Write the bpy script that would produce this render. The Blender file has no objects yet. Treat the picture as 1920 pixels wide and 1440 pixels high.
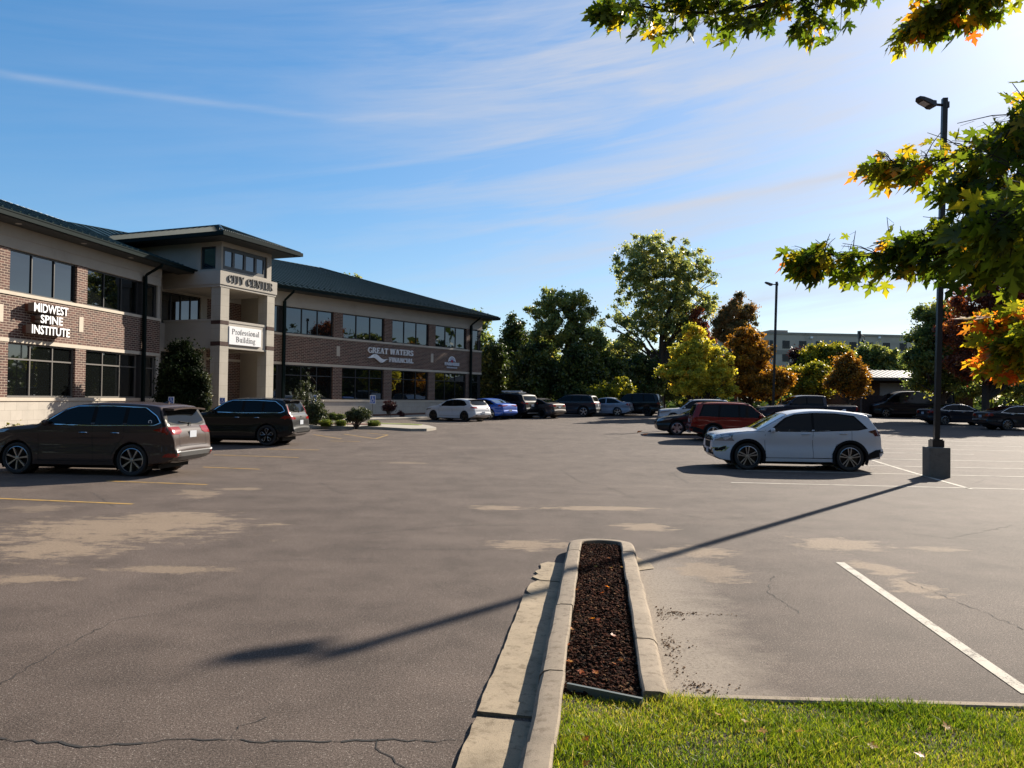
import bpy, bmesh, math, random
import numpy as np
from mathutils import Vector, Matrix
from mathutils.bvhtree import BVHTree
from math import sin, cos, radians, atan, pi, floor, sqrt, hypot, atan2
random.seed(7)
rng = np.random.default_rng(11)
SC = bpy.context.scene
COL = SC.collection

# ---------------------------------------------------------------- camera, sky, sun, exposure
FPX, EYE = 1442.0, 1.9
PITCH, ROLL = atan(28 / FPX), radians(.69)
_f = Vector((0, cos(PITCH), sin(PITCH))); _u0 = Vector((0, -sin(PITCH), cos(PITCH))); _r0 = Vector((1, 0, 0))
_r = _r0 * cos(ROLL) + _u0 * sin(ROLL); _u = _u0 * cos(ROLL) - _r0 * sin(ROLL)
cam_d = bpy.data.cameras.new('camera'); cam = bpy.data.objects.new('camera', cam_d); COL.objects.link(cam)
cam_d.sensor_width = 36; cam_d.lens = FPX / 1920 * 36; cam_d.clip_start = .05; cam_d.clip_end = 4000
M3 = Matrix((_r, _u, -_f)).transposed()
cam.matrix_world = Matrix.Translation((0, 0, EYE)) @ M3.to_4x4()
SC.camera = cam

SUN_AZ, SUN_EL = radians(41.2), radians(27.3)          # azimuth clockwise from +Y
SUN_DIR = Vector((sin(SUN_AZ) * cos(SUN_EL), cos(SUN_AZ) * cos(SUN_EL), sin(SUN_EL)))
sl = bpy.data.lights.new('sun', 'SUN'); sl.energy = 5.0; sl.angle = radians(.5); sl.color = (1, .90, .76)
so = bpy.data.objects.new('sun', sl); COL.objects.link(so)
so.rotation_euler = SUN_DIR.to_track_quat('Z', 'Y').to_euler()
SC.view_settings.view_transform = 'Standard'; SC.view_settings.look = 'None'
SC.view_settings.exposure = 1.3; SC.view_settings.gamma = 1


class NT:
    """small node-tree writer"""
    def __init__(s, tree): s.t = tree; s.n = tree.nodes; s.l = tree.links
    def node(s, typ, **kw):
        n = s.n.new(typ)
        for k, v in kw.items():
            if k.startswith('i_'):
                key = k[2:]; key = int(key) if key.isdigit() else key.replace('_', ' ')
                if isinstance(v, bpy.types.NodeSocket): s.l.new(v, n.inputs[key])
                else: n.inputs[key].default_value = v
            else: setattr(n, k, v)
        return n
    def math(s, op, a, b=None, c=None, clamp=False):
        n = s.n.new('ShaderNodeMath'); n.operation = op; n.use_clamp = clamp
        for i, v in enumerate((a, b, c)):
            if v is None: continue
            if isinstance(v, bpy.types.NodeSocket): s.l.new(v, n.inputs[i])
            else: n.inputs[i].default_value = v
        return n.outputs[0]
    def mix(s, fac, a, b, typ='MIX'):
        n = s.n.new('ShaderNodeMix'); n.data_type = 'RGBA'; n.blend_type = typ
        for i, v in ((0, fac), (6, a), (7, b)):
            if isinstance(v, bpy.types.NodeSocket): s.l.new(v, n.inputs[i])
            elif i == 0: n.inputs[i].default_value = v
            else: n.inputs[i].default_value = (*v[:3], 1)
        return n.outputs[2]
    def ramp(s, fac, stops, interp='LINEAR'):
        n = s.n.new('ShaderNodeValToRGB'); n.color_ramp.interpolation = interp
        e = n.color_ramp.elements
        while len(e) < len(stops): e.new(.5)
        for k, (p, c) in enumerate(stops):
            e[k].position = p; e[k].color = (*c[:3], 1) if isinstance(c, (tuple, list)) else (c, c, c, 1)
        s.l.new(fac, n.inputs[0]); return n.outputs[0]
    def noise(s, vec, scale, detail=3, rough=.5, dist=0, dim='3D'):
        n = s.n.new('ShaderNodeTexNoise'); n.noise_dimensions = dim
        n.inputs['Scale'].default_value = scale; n.inputs['Detail'].default_value = detail
        n.inputs['Roughness'].default_value = rough; n.inputs['Distortion'].default_value = dist
        if vec is not None: s.l.new(vec, n.inputs['Vector'])
        return n.outputs[0]
    def mapping(s, vec, scale=(1, 1, 1), loc=(0, 0, 0), rot=(0, 0, 0)):
        n = s.n.new('ShaderNodeMapping'); s.l.new(vec, n.inputs[0])
        n.inputs['Scale'].default_value = scale; n.inputs['Location'].default_value = loc; n.inputs['Rotation'].default_value = rot
        return n.outputs[0]
    def sep(s, vec): n = s.n.new('ShaderNodeSeparateXYZ'); s.l.new(vec, n.inputs[0]); return n.outputs
    def comb(s, x, y, z):
        n = s.n.new('ShaderNodeCombineXYZ')
        for i, v in enumerate((x, y, z)):
            if isinstance(v, bpy.types.NodeSocket): s.l.new(v, n.inputs[i])
            else: n.inputs[i].default_value = v
        return n.outputs[0]


world = bpy.data.worlds.new('World'); SC.world = world; world.use_nodes = True
N = NT(world.node_tree); N.n.clear()
sky = N.node('ShaderNodeTexSky', sky_type='NISHITA', sun_disc=False, sun_elevation=SUN_EL, sun_rotation=SUN_AZ,
             altitude=200, air_density=1.0, dust_density=.55, ozone_density=2.2)
tc = N.node('ShaderNodeTexCoord').outputs['Generated']
dx, dy, dz = N.sep(tc)
az = N.math('ARCTAN2', dx, dy)
el = N.math('DIVIDE', dz, N.math('SQRT', N.math('ADD', N.math('MULTIPLY', dx, dx), N.math('MULTIPLY', dy, dy))))
# cirrus: long streaks rising a little towards the sun's side
tilt = N.math('SUBTRACT', el, N.math('MULTIPLY', az, .16))
v1 = N.comb(N.math('MULTIPLY', az, 1.3), N.math('MULTIPLY', tilt, 11), 3.1)
n1 = N.noise(v1, 1.0, 6, .62, .9)
v2 = N.comb(N.math('MULTIPLY', az, 3.4), N.math('MULTIPLY', tilt, 30), 9.4)
n2 = N.noise(v2, 1.0, 6, .6, .5)
v3 = N.comb(N.math('MULTIPLY', az, .9), N.math('MULTIPLY', el, 2.2), 5.0)
n3 = N.noise(v3, 1.3, 3, .5, 0)
c = N.math('ADD', N.math('MULTIPLY', n1, .62), N.math('MULTIPLY', n2, .38))
azm = N.ramp(N.math('ADD', N.math('MULTIPLY', az, .6), .5), [(.12, 0.06), (.34, .16), (.50, .70), (.66, 1.0)])
elm = N.ramp(el, [(.0, .25), (.10, .55), (.25, 1.0)])
cl = N.math('MULTIPLY', N.ramp(c, [(.43, 0), (.62, 1)]), N.math('MULTIPLY', azm, elm))
cl = N.math('ADD', N.math('MULTIPLY', cl, .85), N.math('MULTIPLY', N.math('MULTIPLY', azm, N.ramp(n3, [(.36, 0), (.68, 1)])), .30))
# a vapour trail and the long thin streak across the sky
def streak(az0, el0, az1, el1, w, amp, bend=0.0):
    k = (el1 - el0) / (az1 - az0)
    t = N.math('DIVIDE', N.math('SUBTRACT', az, az0), az1 - az0)
    line = N.math('ADD', N.math('MULTIPLY', N.math('SUBTRACT', az, az0), k), el0)
    line = N.math('ADD', line, N.math('MULTIPLY', N.math('MULTIPLY', t, N.math('SUBTRACT', 1.0, t)), bend))
    line = N.math('ADD', line, N.math('MULTIPLY', N.math('SUBTRACT', n2, .5), w * 1.1))
    d = N.math('DIVIDE', N.math('SUBTRACT', el, line), w)
    g_ = N.math('POWER', 2.7, N.math('MULTIPLY', N.math('MULTIPLY', d, d), -1.0))
    ends = N.ramp(t, [(0, 0), (.08, 1), (.8, .85), (1, 0)])
    return N.math('MULTIPLY', N.math('MULTIPLY', g_, ends), N.math('MULTIPLY', N.ramp(N.noise(v2, 2.2, 4, .6), [(.3, .35), (.6, 1)]), amp))
cl = N.math('ADD', cl, streak(-.68, .340, -.17, .354, .0042, .24, .030), clamp=True)
cl = N.math('ADD', cl, streak(-.25, .350, .46, .432, .0085, .22, .0), clamp=True)
cl = N.math('ADD', cl, streak(.02, .228, .52, .290, .005, .34, -.01), clamp=True)
sdot = N.node('ShaderNodeVectorMath', operation='DOT_PRODUCT', i_1=tuple(SUN_DIR)); N.l.new(tc, sdot.inputs[0])
glow = N.math('POWER', N.math('MAXIMUM', sdot.outputs['Value'], 0.0), 10.0)
glow2 = N.math('POWER', N.math('MAXIMUM', sdot.outputs['Value'], 0.0), 90.0)
lum = N.math('ADD', 5.9, N.math('ADD', N.math('MULTIPLY', glow, .8), N.math('MULTIPLY', glow2, 9.0)))
cc = N.node('ShaderNodeVectorMath', operation='SCALE', i_0=(.82, .87, 1.0)); N.l.new(lum, cc.inputs['Scale'])
gm = N.node('ShaderNodeGamma', i_Color=sky.outputs[0], i_Gamma=.68).outputs[0]
gm = N.mix(1.0, gm, (.93, .985, 1.06), 'MULTIPLY')
skyc = N.node('ShaderNodeHueSaturation', i_Saturation=1.48, i_Value=1.92, i_Color=gm).outputs[0]
colr = N.mix(cl, skyc, cc.outputs[0])
veil = N.math('MULTIPLY', glow, .35, clamp=True)
colr = N.mix(veil, colr, cc.outputs[0])
bg = N.node('ShaderNodeBackground', i_Color=colr, i_Strength=.052)
N.l.new(bg.outputs[0], N.node('ShaderNodeOutputWorld').inputs[0])

# ---------------------------------------------------------------- terrain height and pixel rays (only to find world places)
def _sm(y):
    t = min(1, max(0, (y - 18) / 34.)); return .45 * t * t * (3 - 2 * t) + .018 * min(25, max(0, y - 50))
def gz(y):
    y0 = floor(y / 2) * 2; a = (y - y0) / 2
    return _sm(y0) * (1 - a) + _sm(y0 + 2) * a
def ray(px, py): return _f + _r * ((px - 960) / FPX) - _u * ((py - 720) / FPX)
def gp(px, py, h=0):
    d = ray(px, py); lo, hi = .5, 400
    for _ in range(50):
        m = (lo + hi) / 2
        if EYE + d.z * m > gz(d.y * m) + h: lo = m
        else: hi = m
    return Vector((d.x * lo, d.y * lo, gz(d.y * lo)))
def at(px, py, y):
    d = ray(px, py); k = y / d.y
    return Vector((d.x * k, y, EYE + d.z * k))

# ---------------------------------------------------------------- materials
MATS = {}
def mat(name, col=(.5, .5, .5), rough=.6, metal=0, spec=.5, coat=0, emit=None, estr=0):
    if name in MATS: return MATS[name]
    m = bpy.data.materials.new(name); m.use_nodes = True; MATS[name] = m
    b = m.node_tree.nodes['Principled BSDF']
    b.inputs['Base Color'].default_value = (*col, 1); b.inputs['Roughness'].default_value = rough
    b.inputs['Metallic'].default_value = metal; b.inputs['Specular IOR Level'].default_value = spec
    b.inputs['Coat Weight'].default_value = coat; b.inputs['Coat Roughness'].default_value = .03
    if emit: b.inputs['Emission Color'].default_value = (*emit, 1); b.inputs['Emission Strength'].default_value = estr
    return m
def matn(name, fn, rough=.8, metal=0, spec=.4):
    """material whose colour (and optional bump/roughness) come from fn(NT, bsdf)"""
    if name in MATS: return MATS[name]
    m = bpy.data.materials.new(name); m.use_nodes = True; MATS[name] = m
    b = m.node_tree.nodes['Principled BSDF']; n = NT(m.node_tree)
    b.inputs['Roughness'].default_value = rough; b.inputs['Metallic'].default_value = metal
    b.inputs['Specular IOR Level'].default_value = spec
    c_ = fn(n, b)
    if c_ is not None: n.l.new(c_, b.inputs['Base Color'])
    return m
def bump(n, b, h, strength=.4, dist=.01):
    bn = n.node('ShaderNodeBump', i_Strength=strength, i_Distance=dist, i_Height=h); n.l.new(bn.outputs[0], b.inputs['Normal'])
def geo(n): return n.node('ShaderNodeNewGeometry').outputs['Position']
def objc(n): return n.node('ShaderNodeTexCoord').outputs['Object']
def uvc(n): return n.node('ShaderNodeTexCoord').outputs['UV']

# ---------------------------------------------------------------- mesh building
def up_origin(o):
    v = Vector((0, 0, 0))
    while o: v += o.location; o = o.parent
    return v
def tag(o, label=None, cat=None, group=None, kind=None):
    if label: o['label'] = label
    if cat: o['category'] = cat
    if group: o['group'] = group
    if kind: o['kind'] = kind
    return o
def root(name, loc, label, cat, group=None, rz=0):
    o = bpy.data.objects.new(name, None); COL.objects.link(o); o.location = loc; o.rotation_euler = (0, 0, rz)
    o.empty_display_size = .2
    return tag(o, label, cat, group)
class MB:
    def __init__(s): s.v = []; s.f = []; s.m = []
    def face(s, pts, m=0):
        i = len(s.v); s.v += [tuple(p) for p in pts]; s.f.append(tuple(range(i, i + len(pts)))); s.m.append(m)
    def hexa(s, p, m=0):
        """p: 4 bottom corners (ccw) then 4 top corners"""
        i = len(s.v); s.v += [tuple(q) for q in p]
        for f in ((3, 2, 1, 0), (4, 5, 6, 7), (0, 1, 5, 4), (1, 2, 6, 5), (2, 3, 7, 6), (3, 0, 4, 7)):
            s.f.append(tuple(i + k for k in f)); s.m.append(m)
    def box(s, o, a, b, c, m=0):
        """o origin corner, a b c edge vectors"""
        o, a, b, c = Vector(o), Vector(a), Vector(b), Vector(c)
        if a.cross(b).dot(c) < 0: a, b = b, a
        s.hexa([o, o + a, o + a + b, o + b, o + c, o + a + c, o + a + b + c, o + b + c], m)
    def cbox(s, c, sx, sy, sz, rz=0, m=0):
        ca, sa = cos(rz), sin(rz); ax = Vector((ca, sa, 0)) * sx; ay = Vector((-sa, ca, 0)) * sy; az_ = Vector((0, 0, sz))
        s.box(Vector(c) - ax / 2 - ay / 2 - az_ / 2, ax, ay, az_, m)
    def tube(s, pts, rad, seg=8, m=0, cap=True):
        pts = [Vector(p) for p in pts]
        if not hasattr(rad, '__len__'): rad = [rad] * len(pts)
        base = len(s.v); prev = None
        for k, p in enumerate(pts):
            t = (pts[min(k + 1, len(pts) - 1)] - pts[max(k - 1, 0)]).normalized()
            if prev is None: a = t.orthogonal().normalized()
            else: a = (prev - t * prev.dot(t)); a = a.normalized() if a.length > 1e-5 else t.orthogonal().normalized()
            prev = a; b = t.cross(a)
            for j in range(seg):
                th = 2 * pi * j / seg; s.v.append(tuple(p + (a * cos(th) + b * sin(th)) * rad[k]))
        for k in range(len(pts) - 1):
            for j in range(seg):
                j2 = (j + 1) % seg; q = base + k * seg
                s.f.append((q + j, q + j2, q + seg + j2, q + seg + j)); s.m.append(m)
        if cap:
            s.f.append(tuple(base + j for j in reversed(range(seg)))); s.m.append(m)
            q = base + (len(pts) - 1) * seg; s.f.append(tuple(q + j for j in range(seg))); s.m.append(m)
    def lathe(s, prof, seg=24, origin=(0, 0, 0), axis='z', m=0):
        """prof: list of (r, h)"""
        base = len(s.v); o = Vector(origin)
        for r_, h in prof:
            for j in range(seg):
                th = 2 * pi * j / seg; x, y = r_ * cos(th), r_ * sin(th)
                p = Vector((x, y, h)) if axis == 'z' else Vector((x, h, y))
                s.v.append(tuple(o + p))
        for k in range(len(prof) - 1):
            for j in range(seg):
                j2 = (j + 1) % seg; q = base + k * seg
                f = (q + j, q + j2, q + seg + j2, q + seg + j)
                s.f.append(f if axis == 'z' else f[::-1]); s.m.append(m)
    def grid(s, rows, m=0, flip=False, closed=False):
        base = len(s.v); nc = len(rows[0])
        for r_ in rows: s.v += [tuple(p) for p in r_]
        for i in range(len(rows) - 1):
            for j in range(nc - (0 if closed else 1)):
                j2 = (j + 1) % nc
                f = (base + i * nc + j, base + i * nc + j2, base + (i + 1) * nc + j2, base + (i + 1) * nc + j)
                s.f.append(f[::-1] if flip else f); s.m.append(m)
    def add_mesh(s, me, mx, m=0):
        base = len(s.v); s.v += [tuple(mx @ v.co) for v in me.vertices]
        for p in me.polygons: s.f.append(tuple(base + i for i in p.vertices)); s.m.append(m)
    def build(s, name, mats, parent=None, local=False, smooth=None, uv=True):
        me = bpy.data.meshes.new(name)
        org = Vector((0, 0, 0)) if local else up_origin(parent)
        vs = s.v if org.length < 1e-9 else [(a - org.x, b - org.y, c_ - org.z) for a, b, c_ in s.v]
        me.from_pydata(vs, [], s.f)
        if not isinstance(mats, (list, tuple)): mats = [mats]
        for m_ in mats: me.materials.append(m_)
        if len(mats) > 1: me.polygons.foreach_set('material_index', s.m)
        if uv and len(s.f) < 60000:
            me.update(); ul = me.uv_layers.new(name='uv'); data = np.zeros(len(me.loops) * 2, dtype=np.float32); k = 0
            for p in me.polygons:
                n_ = p.normal; hl = hypot(n_.x, n_.y)
                for li in p.vertices:
                    x, y, z = s.v[li]
                    if hl > .25: uu = (-n_.y * x + n_.x * y) / hl; vv = z
                    else: uu, vv = x, y
                    data[k] = uu; data[k + 1] = vv; k += 2
            ul.data.foreach_set('uv', data)
        o = bpy.data.objects.new(name, me); COL.objects.link(o)
        if parent: o.parent = parent
        if smooth is not None:
            me.polygons.foreach_set('use_smooth', [True] * len(me.polygons))
            if smooth > 0: me.set_sharp_from_angle(angle=radians(smooth))
        me.update()
        return o
def ground_poly(name, pts, m, off, ystep=2.0, extra=None):
    """flat sheet draped on the terrain, pts = [(x,y)...]"""
    bm = bmesh.new(); f = bm.faces.new([bm.verts.new((p[0], p[1], 0)) for p in pts])
    y0 = floor(min(p[1] for p in pts) / ystep) * ystep; y1 = max(p[1] for p in pts)
    y = y0
    while y < y1 + ystep:
        bmesh.ops.bisect_plane(bm, geom=bm.verts[:] + bm.edges[:] + bm.faces[:], plane_co=(0, y, 0), plane_no=(0, 1, 0))
        y += ystep
    bmesh.ops.triangulate(bm, faces=[f for f in bm.faces if len(f.verts) > 4])
    for v in bm.verts: v.co.z = gz(v.co.y) + off
    bm.normal_update()
    for f in bm.faces:
        if f.normal.z < 0: f.normal_flip()
    me = bpy.data.meshes.new(name); bm.to_mesh(me); bm.free(); me.materials.append(m)
    o = bpy.data.objects.new(name, me); COL.objects.link(o); return tag(o, kind='structure')
# ================================================================ THE GROUND
E1 = Vector((cos(radians(6.5)), -sin(radians(6.5)), 0)); E2 = Vector((sin(radians(6.5)), cos(radians(6.5)), 0))

def blob(n, pos, spec, nz, nz2):
    """irregular mask of a dirt patch: list of (px, py, rx, ry, rot, strength) in world metres"""
    x, y, _ = n.sep(pos); tot = None
    for (cx, cy, rx, ry, rot, st) in spec:
        ca, sa = cos(rot), sin(rot)
        ax = n.math('SUBTRACT', x, cx); ay = n.math('SUBTRACT', y, cy)
        u = n.math('ADD', n.math('MULTIPLY', ax, ca / rx), n.math('MULTIPLY', ay, sa / rx))
        v = n.math('ADD', n.math('MULTIPLY', ax, -sa / ry), n.math('MULTIPLY', ay, ca / ry))
        d = n.math('SQRT', n.math('ADD', n.math('MULTIPLY', u, u), n.math('MULTIPLY', v, v)))
        k = n.math('MULTIPLY', n.math('ADD', n.math('SUBTRACT', 1.0, n.math('MAXIMUM', d, .1)), nz), 2.2, clamp=True)
        k = n.math('MULTIPLY', k, st)
        tot = k if tot is None else n.math('MAXIMUM', tot, k)
    return n.math('MULTIPLY', tot, n.ramp(nz2, [(.36, .45), (.56, 1)]))

def wp(px, py): p = gp(px, py); return p.x, p.y
def patch(px, py, wx, dy, rot=0, st=1):
    """a patch centred on a pixel; half width in pixels -> metres"""
    x, y = wp(px, py); x2, _ = wp(px + wx, py); _, ya = wp(px, py - dy); _, yb = wp(px, py + dy)
    return (x, y, abs(x2 - x), abs(ya - yb) / 2, rot, st)
DIRT = [patch(230, 990, 230, 30, -.05), patch(120, 1030, 150, 22, 0), patch(330, 975, 120, 18, 0), patch(330, 1068, 120, 8, -.05, .8), patch(60, 1085, 100, 9, 0, .9),
        patch(925, 953, 60, 5), patch(1130, 953, 115, 5, 0), patch(1210, 988, 55, 9), patch(1310, 1035, 75, 14), patch(1330, 1070, 60, 22, 0, .8),
        patch(1580, 1022, 85, 13), patch(1640, 1065, 42, 16, .2), patch(1720, 1105, 50, 14, .3), patch(1760, 1030, 60, 5, 0, .8),
        patch(990, 1022, 85, 10), patch(370, 925, 40, 10, .5, .7), patch(60, 955, 60, 8, 0, .5), patch(760, 868, 45, 2.5, 0, .6), patch(450, 917, 50, 3, 0, .7)]
def m_asphalt(n, b):
    p = geo(n)
    fine = n.noise(p, 190, 2, .8); mid = n.noise(p, 75, 3, .75); big = n.noise(p, .33, 4, .55); streaky = n.noise(n.mapping(p, (.25, 1.5, 1)), 1.0, 4, .6)
    grain = n.math('ADD', n.math('MULTIPLY', fine, .55), n.math('MULTIPLY', mid, .45))
    c1 = n.ramp(grain, [(.36, (.012, .009, .007)), (.45, (.061, .046, .038)), (.53, (.116, .089, .074)), (.60, (.23, .182, .155)), (.68, (.44, .365, .31))])
    tone = n.ramp(n.math('ADD', n.math('MULTIPLY', big, .6), n.math('MULTIPLY', streaky, .4)), [(.36, .84), (.5, 1.0), (.64, 1.14)])
    c1 = n.mix(1.0, c1, tone, 'MULTIPLY')
    vo = n.node('ShaderNodeTexVoronoi', i_Scale=95.0, i_Randomness=1.0); n.l.new(p, vo.inputs['Vector'])
    pick = n.math('GREATER_THAN', n.sep(vo.outputs['Color'])[0], .86); near = n.ramp(vo.outputs['Distance'], [(.22, 1), (.36, 0)])
    c1 = n.mix(n.math('MULTIPLY', n.math('MULTIPLY', pick, near), .8), c1, (.40, .355, .31))
    pick2 = n.math('LESS_THAN', n.sep(vo.outputs['Color'])[1], .16); c1 = n.mix(n.math('MULTIPLY', n.math('MULTIPLY', pick2, near), .85), c1, (.012, .010, .009))
    mot = n.ramp(n.noise(p, 1.3, 7, .68), [(.38, .84), (.50, 1.0), (.62, 1.10)]); c1 = n.mix(1.0, c1, mot, 'MULTIPLY')
    # darker tyre-polished lane and old wet-looking stains
    st = n.ramp(n.noise(n.mapping(p, (.9, .35, 1)), .9, 3, .5), [(.58, 1.0), (.74, .88)])
    c1 = n.mix(1.0, c1, st, 'MULTIPLY')
    nz = n.noise(n.mapping(p, (.6, 1.5, 1)), .9, 10, .72); nz2 = n.noise(p, 34, 4, .7)
    nzb = n.noise(n.mapping(p, (.9, 1.5, 1)), 3.0, 8, .72)
    nzc = n.math('ADD', n.math('MULTIPLY', n.math('SUBTRACT', nz, .5), 2.6), n.math('MULTIPLY', n.math('SUBTRACT', nzb, .5), 3.4))
    mk = blob(n, p, DIRT, nzc, nz2)
    # gritty band of washed-out fines on the stall side of the kerb
    x, y, _ = n.sep(p)
    side = n.math('SUBTRACT', x, n.math('MULTIPLY', y, .1132))
    band = n.math('MULTIPLY', n.ramp(n.math('MULTIPLY', n.math('ADD', side, n.math('MULTIPLY', n.math('ADD', n.math('SUBTRACT', nz, .5), n.math('SUBTRACT', nzb, .5)), .9)), .5), [(.0, 0), (.13, 0), (.15, 1), (.40, .85), (.66, 0)]),
                  n.ramp(n.math('MULTIPLY', y, .1), [(.49, 0), (.50, 1), (.85, .9), (1.0, 0)]))
    band = n.math('MULTIPLY', band, n.ramp(nz2, [(.35, .45), (.52, 1)]))
    dirt = n.ramp(n.noise(p, 120, 3, .7), [(.3, (.21, .155, .105)), (.7, (.42, .32, .225))])
    grit = n.ramp(n.noise(p, 120, 3, .7), [(.3, (.20, .165, .13)), (.7, (.44, .375, .30))])
    c2 = n.mix(n.math('MULTIPLY', band, .9), c1, grit)
    c2 = n.mix(n.math('MULTIPLY', mk, .78), c2, dirt)
    bump(n, b, grain, .55, .006)
    return c2
ASPHALT = matn('asphalt', m_asphalt, rough=.88, spec=.16)
def m_kerb(base):
    def fn(n, b):
        p = geo(n); g_ = n.noise(p, 150, 4, .75); l_ = n.noise(p, 2.2, 6, .65); s_ = n.noise(p, 14, 6, .7)
        c_ = n.ramp(n.math('ADD', n.math('MULTIPLY', g_, .45), n.math('MULTIPLY', l_, .55)), [(.36, tuple(v * .62 for v in base)), (.5, base), (.64, tuple(v * 1.22 for v in base))])
        c_ = n.mix(n.ramp(s_, [(.52, 0), (.66, .65)]), c_, (base[0] * .42, base[1] * .38, base[2] * .34))
        pit = n.node('ShaderNodeTexVoronoi', i_Scale=60.0); n.l.new(p, pit.inputs['Vector'])
        c_ = n.mix(n.ramp(pit.outputs['Distance'], [(.06, .75), (.16, 0)]), c_, (.05, .04, .03))
        bump(n, b, g_, .5, .006); return c_
    return fn
def m_conc(base, var=.12, sc=1.0, rough_sc=90, dark=.7):
    def fn(n, b):
        p = geo(n)
        g_ = n.noise(p, rough_sc, 4, .7); l_ = n.noise(p, 3.0 * sc, 5, .6)
        t = n.math('ADD', n.math('MULTIPLY', g_, .5), n.math('MULTIPLY', l_, .5))
        lo = tuple(v * (1 - var * 1.6) * dark for v in base); hi = tuple(min(1, v * (1 + var)) for v in base)
        bump(n, b, g_, .25, .004)
        return n.ramp(t, [(.33, lo), (.47, base), (.68, hi)])
    return fn
KERB = matn('kerb_concrete', m_kerb((.30, .245, .185)), rough=.92, spec=.2)
PAN = matn('gutter_concrete', m_kerb((.33, .265, .185)), rough=.92, spec=.2)
WALK = matn('walk_concrete', m_conc((.36, .32, .265), .1, .6, 60), rough=.9)
SOIL = matn('soil', m_conc((.05, .035, .025), .4, 3, 60), rough=1)
LAWN = matn('lawn_far', m_conc((.05, .075, .018), .35, 2, 30), rough=1, spec=0)
def m_paint(base):
    def fn(n, b):
        p = geo(n); w = n.noise(p, 60, 5, .75); w2 = n.noise(p, 4, 4, .6)
        t = n.math('ADD', n.math('MULTIPLY', w, .55), n.math('MULTIPLY', w2, .45))
        return n.ramp(t, [(.40, (.10, .085, .07)), (.49, base), (.7, tuple(min(1, v * 1.08) for v in base))])
    return fn
PWHITE = matn('white_line_paint', m_paint((.46, .42, .35)), rough=.85)
PYEL = matn('yellow_line_paint', m_paint((.40, .24, .05)), rough=.8)

# one sheet to the horizon, the lot above it
mb = MB(); ys = [-60, -20] + list(range(0, 92, 2)) + [120, 400, 2500]
mb.grid([[(x, y, gz(min(y, 90)) - .06) for x in (-1500, -60, -24, 70, 1500)] for y in ys], flip=True)
tag(mb.build('ground', LAWN, uv=False), kind='structure')
mb = MB(); ys = [-12, -6] + list(range(0, 82, 2))
mb.grid([[(x, y, gz(y)) for x in (-23, 0, 30, 64)] for y in ys], flip=True)
tag(mb.build('parking_lot', ASPHALT, uv=False), kind='structure')

def strip(name, a, b, w, m, off=.004, mbx=None):
    """painted line between two ground points"""
    a, b = Vector(a[:2]), Vector(b[:2]); t = (b - a).normalized(); n_ = Vector((-t.y, t.x)) * w / 2
    return [a - n_, b - n_, b + n_, a + n_]
def lines_object(name, quads, m, off=.005):
    bm = bmesh.new()
    for q in quads:
        bm.faces.new([bm.verts.new((p[0], p[1], 0)) for p in q])
    y0 = floor(min(p[1] for q in quads for p in q) / 2) * 2; y1 = max(p[1] for q in quads for p in q); y = y0
    while y < y1 + 2:
        bmesh.ops.bisect_plane(bm, geom=bm.verts[:] + bm.edges[:] + bm.faces[:], plane_co=(0, y, 0), plane_no=(0, 1, 0)); y += 2
    for v in bm.verts: v.co.z = gz(v.co.y) + off
    bm.normal_update()
    for f in bm.faces:
        if f.normal.z < 0: f.normal_flip()
    me = bpy.data.meshes.new(name); bm.to_mesh(me); bm.free(); me.materials.append(m)
    o = bpy.data.objects.new(name, me); COL.objects.link(o); return tag(o, kind='structure')
wl = []
wl.append(strip('', wp(1575, 1055), wp(1930, 1302), .10, 0))
cx0, cx1 = wp(1648, 867), wp(1822, 917.5)
cd = Vector((cx1[0] - cx0[0], cx1[1] - cx0[1])).normalized()
wl.append(strip('', (cx0[0] - cd.x * 16, cx0[1] - cd.y * 16), cx1, .10, 0))
def cross(px, py, l, r, w=.10):
    c_ = Vector(wp(px, py)); e = Vector(E1[:2]); wl.append(strip('', c_ - e * l, c_ + e * r, w, 0))
cross(1820, 915.5, 5.3, 5.6)
cross(1774, 891, 5.2, 5.6); cross(1741, 875.5, 5.2, 5.6); cross(1712, 862, 5.2, 5.6); cross(1690, 849.5, 5.2, 2.5)
cross(1668, 841, 5.2, 5.6); cross(1652, 832.5, 5.2, 5.6); cross(1640, 825, 5.2, 5.6)
cross(1625, 817, 4, 5.6)
for (a, b) in (((790, 793), (880, 797)), ((1250, 800), (1215, 799)),):
    wl.append(strip('', wp(*a), wp(*b), .10, 0))
lines_object('stall_markings', wl, PWHITE)
yl = [strip('', wp(-120, 930), wp(250, 945.5), .10, 0), strip('', wp(200, 902), wp(388, 909), .10, 0), strip('', wp(380, 876), wp(487, 880), .10, 0), strip('', wp(400, 853), wp(560, 858), .10, 0), strip('', wp(500, 842), wp(598, 844), .1, 0),
      strip('', wp(588, 815), wp(640, 823), .09, 0), strip('', wp(645, 814), wp(704, 823), .09, 0), strip('', wp(704, 823), wp(727, 815.5), .09, 0),
      strip('', wp(620, 827), wp(675, 828), .09, 0), strip('', wp(688, 812), wp(727, 815.5), .08, 0)]
lines_object('yellow_stall_markings', yl, PYEL)

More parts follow.
